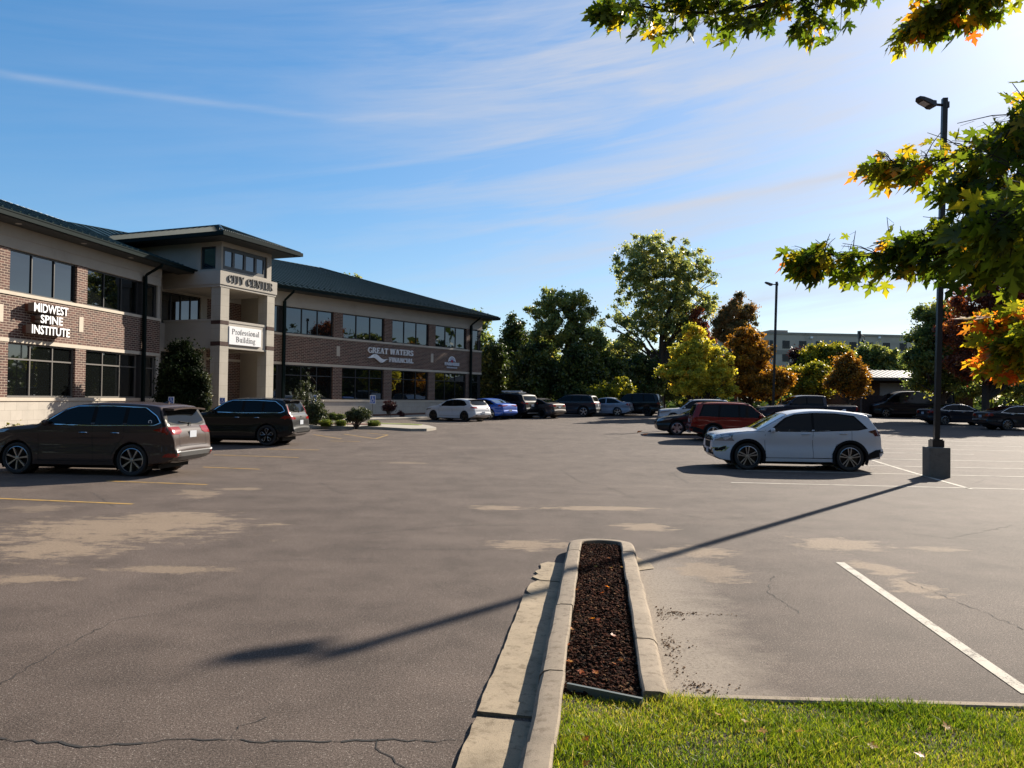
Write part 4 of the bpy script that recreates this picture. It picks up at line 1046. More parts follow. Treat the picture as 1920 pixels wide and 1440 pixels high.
m_ = MB(); m_.box(ha, hd_ * HL, -hn_ * 18, Z * (zr - .5)); m_.build('wall', HOT, r_)
m_ = MB(); m_.box(ha + hn_ * .15 + Z * (zr - .5), hd_ * HL, -hn_ * 18.3, Z * .5); m_.box(ha + hn_ * .05 + Z * (zr - 4.9), hd_ * HL, -hn_ * .3, Z * .9); m_.build('cornice', HOT2, r_)
for k in range(14):
    x0, _ = hz(1467 + 31.4 * (k - 1), 640); s0 = (x0 - ha.x) / hd_.x
    if s0 < .5 or s0 > HL - 2: continue
    for fz in (zr - 3.6, zr - 6.55, zr - 9.5, zr - 12.4):
        mw = MB(); mw.box(ha + hd_ * s0 + hn_ * .02 + Z * fz, hd_ * 1.7, hn_ * .03, Z * 1.75); w_ = mw.build('window', HWIN, r_)
        mw = MB(); mw.box(ha + hd_ * (s0 + .8) + hn_ * .04 + Z * (fz + .4), hd_ * .08, hn_ * .04, Z * 1.35); mw.box(ha + hd_ * s0 + hn_ * .055 + Z * fz, hd_ * 1.7, hn_ * .02, Z * .42); mw.build('frame', HWF if k % 3 == 0 else FRAME, w_)
def rbox(px0, px1, pyt, nm, mt):
    x0, zt_ = hz(px0, pyt); x1, _ = hz(px1, pyt); s0, s1 = (x0 - ha.x) / hd_.x, (x1 - ha.x) / hd_.x
    mm = MB(); mm.box(ha + hd_ * s0 - hn_ * 3 + Z * (zr - .1), hd_ * (s1 - s0), -hn_ * 4, Z * (zt_ - zr)); mm.build(nm, mt, r_)
rbox(1456, 1489, 615.5, 'stair_tower', HOT2); rbox(1400, 1431.5, 613, 'stair_tower', HOT2); rbox(1663, 1686, 625.5, 'rooftop_unit', HOT)
for px in (1521, 1648):
    x0, z0_ = hz(px, 633); s0 = (x0 - ha.x) / hd_.x; mm = MB(); mm.cbox(ha + hd_ * s0 + hn_ * .2 + Z * z0_, .5, .4, .4); mm.build('wall_lamp', WHITEL, r_)

# ---------------------------------------------------------------- shed with metal roof, timber fence
SH = matn('shed_brick', m_brick((.10, .05, .04), (.07, .035, .03), (.2, .16, .13)), rough=.9)
r_ = root('storage_shed', (36, 71, .8), 'small brick outbuilding with a white roller shutter and ribbed metal roof', 'shed')
kx0, kx1, ky = 32.25, 41.5, 69.2
ke = at(1660, 711, 68).z; kr = at(1660, 695, 71.5).z
m_ = MB(); m_.box((kx0, ky, .3), (.85, 0, 0), (0, 4.2, 0), (0, 0, ke - .3)); m_.box((kx0 + 3.75, ky, .3), (kx1 - kx0 - 3.75, 0, 0), (0, 4.2, 0), (0, 0, ke - .3)); m_.box((kx0 + .85, ky + .3, .3), (2.9, 0, 0), (0, 3.9, 0), (0, 0, ke - .3)); m_.build('wall', SH, r_)
m_ = MB(); m_.box((kx0 + .87, ky + .18, .7), (2.86, 0, 0), (0, .06, 0), (0, 0, ke - 1.0))
for k in range(14): m_.box((kx0 + .87, ky + .165, .75 + k * .21), (2.86, 0, 0), (0, .02, 0), (0, 0, .19))
m_.build('roller_shutter', mat('shutter_white', (.50, .50, .56), .5), r_)
m_ = MB(); x0, x1, y0, y1 = 31.0, 43.0, 67.6, 75.2; ym = (y0 + y1) / 2; hh = 3.3 - 0
a, b, c_, d = Vector((x0, y0, ke + .12)), Vector((x1, y0, ke + .12)), Vector((x1, y1, ke + .12)), Vector((x0, y1, ke + .12))
kr_ = kr; e, f = Vector((x0 + 2.0, ym, kr_)), Vector((x1 - 2.0, ym, kr_))
for po in ([a, b, f, e], [c_, d, e, f], [d, a, e], [b, c_, f]): m_.face(po)
m_.box((x0, y0, ke - .12), (x1 - x0, 0, 0), (0, y1 - y0, 0), (0, 0, .22)); m_.build('roof', mat('shed_roof_dark', (.02, .025, .03), .4), r_)
m_ = MB(); k = x0 + .4
while k < x1 - .3:
    hi = min(1, (k - x0) / 2.0, (x1 - k) / 2.0); p0 = Vector((k, y0, ke + .125)); p1_ = Vector((k, y0 + (ym - y0) * hi, ke + .125 + (kr_ - ke - .12) * hi)); m_.box(p0, (.26, 0, 0), p1_ - p0, (0, 0, .03)); k += .46
m_.build('roof_pan', mat('shed_roof_light', (.15, .155, .17), .5, 0, .3), r_)
WOOD = matn('fence_wood', m_conc((.11, .06, .04), .3, 2, 20), rough=.9); WOOD2 = matn('fence_dark', m_conc((.035, .022, .02), .3, 2, 20), rough=.9)
for nm, lab, x0, x1, y_, zt_, mt in (('timber_fence', 'brown board fence behind the pickup truck', 24.5, 29.85, 66, 2.74, WOOD), ('timber_fence', 'dark timber screen beside the outbuilding', 29.9, 34, 65.5, 2.6, WOOD2)):
    r_ = root(nm, ((x0 + x1) / 2, y_, .45), lab, 'fence'); m_ = MB(); k = x0
    while k < x1: m_.box((k, y_, .42), (.14, 0, 0), (0, .025, 0), (0, 0, zt_ - .45 + random.uniform(-.02, .02))); k += .15
    m_.build('boards', mt, r_); m_ = MB()
    for k in np.arange(x0, x1, 1.8): m_.box((k, y_ + .03, .42), (.1, 0, 0), (0, .1, 0), (0, 0, zt_ - .45))
    m_.build('post', mt, r_)
# ================================================================ CARS
def paint(name, col, metal=.0, rough=.32):
    return mat('paint_' + name, col, .5, metal * .5, .1, .5)
CGLASS = mat('car_glass', (.003, .004, .005), .05, 0, .16)
CGLASS2 = glass_mat('windscreen_glass', .0, (.50, .56, .62), (.010, .011, .012))
BLACKP = mat('black_plastic', (.010, .010, .011), .7, 0, .12)
RUBBER = mat('tyre_rubber', (.014, .014, .014), .75)
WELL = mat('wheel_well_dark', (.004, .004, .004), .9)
CHROME = mat('chrome_trim', (.62, .63, .65), .15, 1)
ALLOY = mat('alloy_silver', (.38, .39, .41), .28, .9)
ALLOYD = mat('alloy_dark', (.02, .02, .022), .3, .6)
LENSR = mat('lens_red', (.24, .006, .005), .15, 0, .4, .3)
LENSD = mat('lens_dark_red', (.10, .008, .010), .12, 0, .7, 1)
LENSW = mat('lens_clear', (.20, .22, .25), .15, .3, .6, 1)
LENSA = mat('lens_amber', (.6, .16, .02), .2)
PLATE = mat('plate_white', (.42, .45, .50), .5)
PINK = mat('plate_ink', (.10, .13, .22), .5)
SEAM = mat('panel_gap', (.003, .003, .003), .9)
SILVER = mat('skid_silver', (.42, .42, .42), .35, .5)

def chaikin(pts, it=2):
    for _ in range(it):
        o = [pts[0]]
        for a, b in zip(pts[:-1], pts[1:]):
            o.append((a[0] * .78 + b[0] * .22, a[1] * .78 + b[1] * .22)); o.append((a[0] * .22 + b[0] * .78, a[1] * .22 + b[1] * .78))
        o.append(pts[-1]); pts = o
    return pts
def densify(pts, d=.09):
    o = [pts[0]]
    for a, b in zip(pts[:-1], pts[1:]):
        k = max(1, int(hypot(b[0] - a[0], b[1] - a[1]) / d + .5))
        for i in range(1, k + 1): o.append((a[0] + (b[0] - a[0]) * i / k, a[1] + (b[1] - a[1]) * i / k))
    return o

class Car:
    def __init__(s, L, W, H, top, bot, wheels, wr, belt, tumble=.30, af=.20, xf=.85, ar=.13, xr=.45, rc=.10, its=2):
        s.L, s.W, s.H, s.wheels, s.wr, s.belt, s.tumble = L, W, H, wheels, wr, belt, tumble
        s.af, s.xf, s.ar, s.xr = af, xf, ar, xr
        s.top = densify(chaikin(top, its)); s.bot = chaikin(bot, 1); s.rc = rc
        # enforce monotone x
        t2 = [s.top[0]]
        for p in s.top[1:]: t2.append((max(p[0], t2[-1][0] + .0008), p[1]))
        s.top = t2
        s.bx = [p[0] for p in s.bot]; s.bz = [p[1] for p in s.bot]
        s.build_body()
    def hw(s, x):
        w = 1.0
        if x < s.xf: w -= s.af * ((s.xf - x) / s.xf) ** 2.4
        if x > s.L - s.xr: w -= s.ar * ((x - s.L + s.xr) / s.xr) ** 2.4
        return s.W / 2 * w
    def beltz(s, x): return s.belt[0] + (s.belt[1] - s.belt[0]) * x / s.L
    def Y(s, x, z):
        b = s.beltz(x); y = s.hw(x)
        if z > b: y -= s.tumble * (z - b) + .012
        else:
            t = (b - z) / max(.1, b - .2)
            y -= .012 * (1 - min(1, t / .12)) if t < .12 else 0
            y -= .055 * max(0, t - .55) ** 1.3 + .028 * math.exp(-((t - .45) / .16) ** 2) - .006 * math.exp(-((t - .2) / .05) ** 2)
        for wx in s.wheels:
            d = hypot(x - wx, z - s.wr); y += .022 * math.exp(-((d - s.wr * 1.15) / .10) ** 2)
        return y
    def build_body(s):
        rows = []; NS, NC, NT2 = 17, 5, 6
        for (x, zt) in s.top:
            zb = float(np.interp(x, s.bx, s.bz)); zb = min(zb, zt - .04)
            crown = .035 if zt > 1.2 else .03
            crown = min(crown, (zt - zb) * .2)
            rc = min(s.rc if zt < s.beltz(x) + .1 else s.rc * .75, (zt - zb) * .42)
            zs = zt - crown - rc; ys = max(.15, s.Y(x, zs)); row = []
            yb = s.Y(x, zb)
            for t in (0, .45, .72, .90): row.append((yb * t * .97, zb + (.02 if t == .9 else 0)))
            for k in range(NS + 1):
                z = zb + .035 + (zs - zb - .035) * k / NS if zs > zb + .05 else zb + (zs - zb) * (k + 1) / (NS + 2)
                row.append((max(.1, s.Y(x, z)), z))
            for k in range(1, NC + 1):
                th = pi / 2 * k / NC * .92; row.append((ys - rc * 1.1 * (1 - cos(th)), zs + rc * sin(th)))
            ye, ze = row[-1]
            for k in range(1, NT2 + 1):
                t = 1 - k / NT2; row.append((ye * t, zt - (zt - ze) * t * t))
            rows.append([(x, y, z) for y, z in row])
        n = len(rows[0]); full = []
        for r_ in rows: full.append([Vector(p) for p in r_] + [Vector((p[0], -p[1], p[2])) for p in r_[-2:0:-1]])
        m = len(full[0]); s.ring_n = n
        V = [p for r_ in full for p in r_]; F_ = []
        for i in range(len(full) - 1):
            for j in range(m):
                j2 = (j + 1) % m; F_.append((i * m + j, (i + 1) * m + j, (i + 1) * m + j2, i * m + j2))
        F_.append(tuple(range(m))); F_.append(tuple(reversed([(len(full) - 1) * m + j for j in range(m)])))
        s.bvh = BVHTree.FromPolygons([tuple(p) for p in V], F_)
        s.V, s.F = V, F_
    # ---- projections onto the body
    def cast(s, axis, a, b):
        if axis == 's+': o, d = Vector((a, 3, b)), Vector((0, -1, 0))
        elif axis == 's-': o, d = Vector((a, -3, b)), Vector((0, 1, 0))
        elif axis == 'f': o, d = Vector((-3, a, b)), Vector((1, 0, 0))
        elif axis == 'r': o, d = Vector((s.L + 3, a, b)), Vector((-1, 0, 0))
        else: o, d = Vector((a, b, 4)), Vector((0, 0, -1))
        h = s.bvh.ray_cast(o, d)
        if h[0] is None: return None, None
        n_ = h[1]; n_ = n_ if n_.dot(d) < 0 else -n_
        return h[0], n_
    def decal(s, mb, axis, poly, off=.004, cell=.12, inset=0, rnd=None, th=0.0):
        """a patch of the body's own surface, outlined by poly seen along axis, raised by off"""
        bm = bmesh.new(); f = bm.faces.new([bm.verts.new((p[0], p[1], 0)) for p in poly])
        xs = [p[0] for p in poly]; ys = [p[1] for p in poly]
        for lo, hi, no in ((min(xs), max(xs), (1, 0, 0)), (min(ys), max(ys), (0, 1, 0))):
            k = max(1, int((hi - lo) / cell + .7))
            for i in range(1, k):
                co = lo + (hi - lo) * i / k
                bmesh.ops.bisect_plane(bm, geom=bm.verts[:] + bm.edges[:] + bm.faces[:], plane_co=(co, co, 0), plane_no=no)
        P = {}
        for v in bm.verts:
            h, n_ = s.cast(axis, v.co.x, v.co.y); q_ = 1.0
            while h is None and axis in 'fr' and q_ > .86: q_ -= .02; h, n_ = s.cast(axis, v.co.x * q_, v.co.y)
            if h is not None: P[v.index if False else v] = h + n_ * off
        base = len(mb.v); idx = {}
        for v, p in P.items(): idx[v] = len(mb.v); mb.v.append(tuple(p))
        dirn = {'s+': Vector((0, 1, 0)), 's-': Vector((0, -1, 0)), 'f': Vector((-1, 0, 0)), 'r': Vector((1, 0, 0)), 't': Vector((0, 0, 1))}[axis]
        for f in bm.faces:
            if all(v in idx for v in f.verts):
                ii = [idx[v] for v in f.verts]; a, b, c_ = (Vector(mb.v[i]) for i in ii[:3])
                if (b - a).cross(c_ - b).dot(dirn) < 0: ii = ii[::-1]
                mb.f.append(tuple(ii)); mb.m.append(0)
        bm.free()
    def line(s, mb, axis, pts, w=.008, off=.003):
        for a, b in zip(pts[:-1], pts[1:]):
            a, b = Vector(a), Vector(b); t = (b - a).normalized(); n_ = Vector((-t.y, t.x)) * w / 2
            s.decal(mb, axis, [a - n_, b - n_, b + n_, a + n_], off, .15)
    def finish(s, rt, paintm, arch_r=1.13):
        # wheel arches: drop faces inside each arch circle and pull the rim of the hole onto it
        V = [v.copy() for v in s.V]; kill = set(); R = s.wr * arch_r
        for wx in s.wheels:
            for i, v in enumerate(V):
                d = hypot(v.x - wx, v.z - s.wr)
                if d < R and abs(v.y) > s.W / 2 - .34 and v.z < s.wr + R + .01: kill.add(i)
        F_ = [f for f in s.F if not all(i in kill for i in f)]
        used = {i for f in F_ for i in f}
        for wx in s.wheels:
            for i in used & kill:
                v = V[i]; dx_, dz_ = v.x - wx, v.z - s.wr; d = hypot(dx_, dz_)
                if d < R:
                    if d < 1e-3: dx_, dz_, d = 0, 1, 1
                    if dz_ < -R * .45: # underside: slide along x
                        v.x = wx + (1 if dx_ > 0 else -1) * sqrt(max(0, R * R - dz_ * dz_))
                    else: v.x = wx + dx_ / d * R; v.z = s.wr + dz_ / d * R
        me = bpy.data.meshes.new('body'); me.from_pydata([tuple(v) for v in V], [], [f[::-1] for f in F_])
        me.materials.append(paintm); me.polygons.foreach_set('use_smooth', [True] * len(me.polygons)); me.set_sharp_from_angle(angle=radians(38))
        o = bpy.data.objects.new('body', me); COL.objects.link(o); o.parent = rt; o.location.x = -s.L / 2
        bm = bmesh.new(); bm.from_mesh(me); bmesh.ops.delete(bm, geom=[v for v in bm.verts if not v.link_faces], context='VERTS'); bm.to_mesh(me); bm.free()
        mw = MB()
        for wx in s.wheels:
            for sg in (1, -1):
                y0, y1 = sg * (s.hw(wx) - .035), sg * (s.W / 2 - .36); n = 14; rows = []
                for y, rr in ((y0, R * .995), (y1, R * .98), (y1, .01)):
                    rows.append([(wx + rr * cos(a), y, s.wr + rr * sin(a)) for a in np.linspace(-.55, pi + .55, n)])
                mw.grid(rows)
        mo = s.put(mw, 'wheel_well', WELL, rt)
        return o
    def put(s, mb, name, m, rt, smooth=None):
        o = mb.build(name, m, rt, local=True, smooth=smooth, uv=False); o.location.x = -s.L / 2; return o

def make_wheel(car, rt, wx, side, style):
    n, w0, w1, colm, faceted = style
    r = car.wr; rim = r * .755; tw_ = .235; y = side * (car.hw(wx) - .018)
    t = MB()
    prof = [(rim * .98, -tw_), (r * .93, -tw_), (r, -tw_ + .03), (r, -.03), (r * .955, 0), (r * .86, .006), (rim * 1.04, -.004), (rim, -.018), (rim * .97, -.06)]
    t.lathe(prof, 30, (0, 0, 0), 'y'); o = t.build('wheel', RUBBER, rt, local=True, smooth=40, uv=False)
    o.location = (wx - car.L / 2, y, r); o.rotation_euler = (0, 0, 0 if side > 0 else pi)
    q = MB(); q.lathe([(rim * 1.0, -.012), (rim * .94, -.006), (rim * .91, -.03), (rim * .90, -.11), (.05, -.12), (0, -.12)], 30, (0, 0, 0), 'y'); rb = q.build('rim_barrel', ALLOYD if colm is not ALLOYD else WELL, o, local=True, smooth=30, uv=False)
    q = MB()
    q.lathe([(rim * 1.0, -.010), (rim * .955, -.004), (rim * .93, -.014), (rim * .925, -.03)], 30, (0, 0, 0), 'y')
    for k in range(n):
        a = 2 * pi * k / n + .3; ca, sa = cos(a), sin(a); R1 = Vector((ca, 0, sa)); T1 = Vector((-sa, 0, ca)); Yv = Vector((0, 1, 0))
        pts = [(rim * .13, w0, -.022), (rim * .55, (w0 + w1) / 2, -.016), (rim * .95, w1, -.012)]
        splits = (0,) if not faceted else (-1, 1)
        for sp2 in splits:
            for (ra, wa, ya), (rb_, wb, yb) in zip(pts[:-1], pts[1:]):
                oa = T1 * (sp2 * (.2 + ra / rim * .8) * rim * .17) if faceted else Vector((0, 0, 0)); ob_ = T1 * (sp2 * (.2 + rb_ / rim * .8) * rim * .17) if faceted else Vector((0, 0, 0))
                a0, a1 = R1 * ra + oa, R1 * rb_ + ob_
                q.hexa([a0 - T1 * wa + Yv * (ya - .03), a1 - T1 * wb + Yv * (yb - .03), a1 + T1 * wb + Yv * (yb - .03), a0 + T1 * wa + Yv * (ya - .03),
                        a0 - T1 * wa * .7 + Yv * ya, a1 - T1 * wb * .7 + Yv * yb, a1 + T1 * wb * .7 + Yv * yb, a0 + T1 * wa * .7 + Yv * ya][::1])
    q.lathe([(rim * .17, -.04), (rim * .17, -.016), (rim * .08, -.012), (0, -.012)], 14, (0, 0, 0), 'y')
    q.build('rim', colm, o, local=True, uv=False)
    return o

def mirror_poly(p): return p
def mirrors(car, rt, x, z, m, y=None):
    for sg in (1, -1):
        q = MB(); y0 = car.Y(x, z) ; rows = []
        for t, rr in ((0, .3), (.12, .85), (.5, 1), (.85, .9), (1, .35)):
            yy = sg * (y0 + .03 + t * .17); n = 10
            rows.append([(x + .085 * rr * cos(a) * (1 if cos(a) < 0 else .45), yy, z + .075 * rr * sin(a)) for a in [2 * pi * k / n for k in range(n)]])
        q.grid(rows, closed=True, flip=sg > 0); q.face(rows[0]); q.face(rows[-1]); car.put(q, 'mirror', m, rt, 50)

# ---- body templates (x from the nose, metres)
def T_suv(L=4.89, W=1.93, H=1.73):
    sx, sz = L / 4.89, H / 1.73
    S = lambda pts: [(x * sx, z * sz) for x, z in pts]
    top = S([(0, .66), (.015, .80), (.07, .93), (.22, 1.05), (.6, 1.13), (1.0, 1.17), (1.38, 1.20), (1.62, 1.32), (2.08, 1.585), (2.35, 1.68), (2.8, 1.725), (3.4, 1.73), (4.0, 1.71), (4.42, 1.67), (4.50, 1.60), (4.60, 1.40), (4.70, 1.18), (4.78, 1.10), (4.83, .95), (4.845, .72), (4.89, .64), (4.89, .56)])
    bot = S([(0, .50), (.04, .32), (.25, .22), (1.2, .21), (3.6, .22), (4.4, .27), (4.8, .36), (4.89, .48)])
    c = Car(L, W, H, top, bot, (.94 * sx, 3.83 * sx), .375, (1.16 * sz, 1.20 * sz))
    c.win = [S([(1.66, 1.135), (2.16, 1.49), (2.42, 1.585), (2.83, 1.60), (2.80, 1.115)]), S([(2.90, 1.115), (2.93, 1.602), (3.62, 1.59), (3.60, 1.13)]), S([(3.70, 1.13), (3.72, 1.588), (4.10, 1.565), (4.36, 1.36), (4.46, 1.21), (4.36, 1.15)])]
    c.trim = S([(1.58, 1.12), (2.12, 1.52), (2.42, 1.615), (3.3, 1.625), (4.12, 1.595), (4.42, 1.37), (4.53, 1.19), (4.38, 1.12), (2.8, 1.09)])
    up = lambda q: [(x, z + (1.60 * sz - z) * .15 if z < 1.60 * sz else z) for x, z in q]
    c.win = [up(w_) for w_ in c.win]; c.trim = up(c.trim)
    c.ws = (1.44 * sx, 2.14 * sx); c.rg = (.70, 1.21 * sz, 1.54 * sz); c.seams = [1.50 * sx, 2.865 * sx, 3.64 * sx]; c.mir = (1.74 * sx, 1.22 * sz); c.hand = [(2.62 * sx, 1.0 * sz), (3.42 * sx, 1.0 * sz)]
    return c
def T_edge(L=4.78, W=1.92, H=1.74):
    sx, sz = L / 4.78, H / 1.74
    S = lambda pts: [(x * sx, z * sz) for x, z in pts]
    top = S([(0, .70), (.015, .86), (.06, .97), (.20, 1.04), (.6, 1.10), (1.0, 1.135), (1.22, 1.15), (1.5, 1.29), (2.0, 1.57), (2.28, 1.67), (2.75, 1.735), (3.3, 1.74), (3.9, 1.70), (4.30, 1.635), (4.36, 1.58), (4.46, 1.42), (4.60, 1.22), (4.68, 1.10), (4.71, .92), (4.725, .74), (4.78, .66), (4.78, .58)])
    bot = S([(0, .52), (.05, .34), (.28, .23), (1.2, .215), (3.6, .22), (4.3, .27), (4.7, .38), (4.78, .50)])
    c = Car(L, W, H, top, bot, (.97 * sx, 3.82 * sx), .375, (1.06 * sz, 1.17 * sz))
    c.win = [S([(1.62, 1.10), (2.05, 1.45), (2.30, 1.56), (2.76, 1.605), (2.76, 1.125)]), S([(2.83, 1.13), (2.83, 1.607), (3.40, 1.60), (3.92, 1.53), (4.14, 1.32), (4.22, 1.22), (4.0, 1.18)])]
    c.trim = S([(1.52, 1.085), (2.02, 1.485), (2.30, 1.59), (2.8, 1.635), (3.42, 1.63), (3.96, 1.565), (4.20, 1.33), (4.31, 1.21), (4.04, 1.155), (2.76, 1.10)])
    c.ws = (1.27 * sx, 2.08 * sx); c.rg = (.68, 1.20 * sz, 1.50 * sz); c.seams = [1.46 * sx, 2.795 * sx, 3.86 * sx]; c.mir = (1.66 * sx, 1.13 * sz); c.hand = [(2.58 * sx, 1.03 * sz), (3.62 * sx, 1.06 * sz)]
    return c
def T_box(L=4.42, W=1.8, H=1.72, hood=1.06):
    """older upright SUV"""
    sx, sz = L / 4.42, H / 1.72
    S = lambda pts: [(x * sx, z * sz) for x, z in pts]
    top = S([(0, .70), (.02, .86), (.08, .96), (.25, 1.01), (.8, 1.05), (1.15, 1.07), (1.25, 1.10), (1.55, 1.36), (1.80, 1.58), (1.95, 1.655), (2.5, 1.70), (3.4, 1.70), (4.02, 1.66), (4.10, 1.60), (4.20, 1.36), (4.30, 1.08), (4.34, .86), (4.36, .72), (4.42, .66), (4.42, .56)])
    bot = S([(0, .50), (.05, .34), (.25, .26), (1.2, .25), (3.4, .26), (4.0, .30), (4.35, .40), (4.42, .48)])
    c = Car(L, W, H, top, bot, (.82 * sx, 3.42 * sx), .345, (1.02 * sz, 1.06 * sz), tumble=.24, rc=.09)
    c.win = [S([(1.42, 1.05), (1.74, 1.42), (1.96, 1.56), (2.30, 1.575), (2.30, 1.06)]), S([(2.38, 1.06), (2.38, 1.578), (3.08, 1.575), (3.16, 1.07)]), S([(3.24, 1.08), (3.18, 1.57), (3.78, 1.555), (3.96, 1.10)])]
    c.trim = S([(1.33, 1.03), (1.70, 1.45), (1.94, 1.59), (3.2, 1.61), (3.84, 1.585), (4.04, 1.08), (2.8, 1.04)])
    c.ws = (1.29 * sx, 1.84 * sx); c.rg = (.66, 1.12 * sz, 1.56 * sz); c.seams = [1.28 * sx, 2.34 * sx, 3.20 * sx]; c.mir = (1.50 * sx, 1.10 * sz); c.hand = [(2.14 * sx, .98 * sz), (2.98 * sx, .98 * sz)]
    return c
def T_hatch(L=4.34, W=1.8, H=1.46):
    S = lambda pts: pts
    top = [(0, .58), (.02, .70), (.10, .80), (.35, .90), (.8, .97), (1.15, 1.01), (1.45, 1.15), (1.85, 1.34), (2.12, 1.42), (2.6, 1.455), (3.2, 1.44), (3.72, 1.38), (3.82, 1.32), (3.98, 1.12), (4.12, .98), (4.2, .93), (4.27, .78), (4.30, .62), (4.34, .55), (4.34, .48)]
    bot = [(0, .40), (.05, .25), (.25, .17), (3.7, .18), (4.2, .28), (4.34, .42)]
    c = Car(L, W, H, top, bot, (.86, 3.51), .325, (.92, 1.0), rc=.10)
    c.win = [[(1.52, .97), (1.93, 1.25), (2.14, 1.325), (2.46, 1.35), (2.44, .975)], [(2.53, .975), (2.54, 1.352), (3.0, 1.345), (3.40, 1.27), (3.64, 1.06), (3.46, 1.0)]]
    c.trim = [(1.42, .955), (1.90, 1.275), (2.14, 1.35), (2.6, 1.375), (3.04, 1.368), (3.44, 1.295), (3.72, 1.05), (3.5, .985), (2.5, .955)]
    c.ws = (1.22, 1.92); c.rg = (.60, 1.04, 1.30); c.seams = [1.36, 2.49, 3.46]; c.mir = (1.58, 1.0); c.hand = [(2.24, .86), (3.10, .88)]
    return c
def T_sedan(L=4.68, W=1.82, H=1.45, tail=1.07):
    sx, sz = L / 4.68, H / 1.45
    S = lambda pts: [(x * sx, z * sz) for x, z in pts]
    top = S([(0, .56), (.02, .68), (.10, .78), (.35, .87), (.8, .94), (1.22, .985), (1.5, 1.11), (1.95, 1.32), (2.25, 1.41), (2.7, 1.45), (3.1, 1.43), (3.45, 1.36), (3.85, 1.19), (4.08, 1.10), (4.3, 1.085), (4.50, 1.06), (4.56, 1.0), (4.61, .82), (4.63, .66), (4.68, .58), (4.68, .50)])
    bot = S([(0, .40), (.05, .24), (.3, .17), (3.9, .18), (4.45, .26), (4.68, .42)])
    c = Car(L, W, H, top, bot, (.92 * sx, 3.62 * sx), .33, (.90 * sz, 1.0 * sz), rc=.10)
    c.win = [S([(1.60, .965), (2.06, 1.24), (2.30, 1.32), (2.66, 1.345), (2.64, .975)]), S([(2.73, .98), (2.74, 1.347), (3.10, 1.335), (3.42, 1.27), (3.70, 1.12), (3.86, 1.03), (3.60, 1.0)])]
    c.trim = S([(1.50, .95), (2.03, 1.265), (2.30, 1.345), (2.7, 1.37), (3.12, 1.358), (3.46, 1.29), (3.76, 1.13), (3.96, 1.02), (3.62, .985), (2.6, .955)])
    c.ws = (1.28 * sx, 2.02 * sx); c.rg = (.60, 1.12 * sz, 1.36 * sz); c.rgx = (3.44 * sx, 4.0 * sx); c.seams = [1.42 * sx, 2.69 * sx, 3.62 * sx]; c.mir = (1.66 * sx, 1.0 * sz); c.hand = [(2.44 * sx, .87 * sz), (3.36 * sx, .90 * sz)]
    return c
def T_pickup(L=5.9, W=2.03, H=1.93):
    top = [(0, .85), (.015, 1.02), (.07, 1.14), (.3, 1.20), (.9, 1.25), (1.35, 1.28), (1.50, 1.33), (1.85, 1.62), (2.12, 1.82), (2.30, 1.89), (2.7, 1.93), (3.5, 1.925), (3.86, 1.90), (3.905, 1.84), (3.93, 1.40), (3.945, 1.34), (3.97, 1.32), (4.6, 1.325), (5.6, 1.33), (5.72, 1.32), (5.76, 1.2), (5.78, .8), (5.9, .72), (5.9, .62)]
    bot = [(0, .55), (.05, .40), (.3, .34), (5.2, .38), (5.7, .45), (5.9, .58)]
    c = Car(L, W, H, top, bot, (1.0, 4.63), .41, (1.28, 1.31), tumble=.26, rc=.07, its=1)
    c.win = [[(1.78, 1.30), (2.08, 1.62), (2.28, 1.76), (2.72, 1.79), (2.72, 1.30)], [(2.80, 1.30), (2.80, 1.79), (3.66, 1.78), (3.70, 1.31)]]
    c.trim = [(1.68, 1.28), (2.04, 1.65), (2.26, 1.79), (3.70, 1.81), (3.76, 1.28)]
    c.ws = (1.55, 2.16); c.rg = None; c.seams = [1.6, 2.76, 3.72]; c.mir = (1.84, 1.42); c.hand = [(2.55, 1.16), (3.5, 1.16)]
    return c
def T_van(L=6.7, W=2.06, H=2.25):
    S = lambda pts: [(x, z if z < 1.0 else 1.0 + (z - 1.0) * (H - 1) / 1.75) for x, z in pts]
    top = S([(0, .75), (.02, .98), (.10, 1.16), (.5, 1.30), (.82, 1.42), (1.15, 1.80), (1.55, 2.24), (1.9, 2.52), (2.3, 2.69), (2.8, 2.75), (5.8, 2.75), (6.45, 2.72), (6.56, 2.6), (6.62, 1.6), (6.64, .9), (6.7, .7), (6.7, .6)])
    bot = [(0, .52), (.05, .35), (.3, .26), (6.2, .3), (6.6, .4), (6.7, .5)]
    c = Car(L, W, H, top, bot, (.98, 4.72), .36, (1.24, 1.28), tumble=.10, rc=.12)
    c.win = [S([(1.12, 1.46), (1.56, 2.06), (1.78, 2.16), (2.06, 2.16), (2.06, 1.42)])]
    c.trim = S([(1.06, 1.42), (1.52, 2.09), (1.76, 2.2), (2.10, 2.2), (2.10, 1.38)])
    c.ws = (.90, 1.72); c.rg = None; c.seams = [1.0, 2.15, 3.7]; c.mir = (1.12, 1.52); c.hand = [(1.98, 1.22)]
    return c

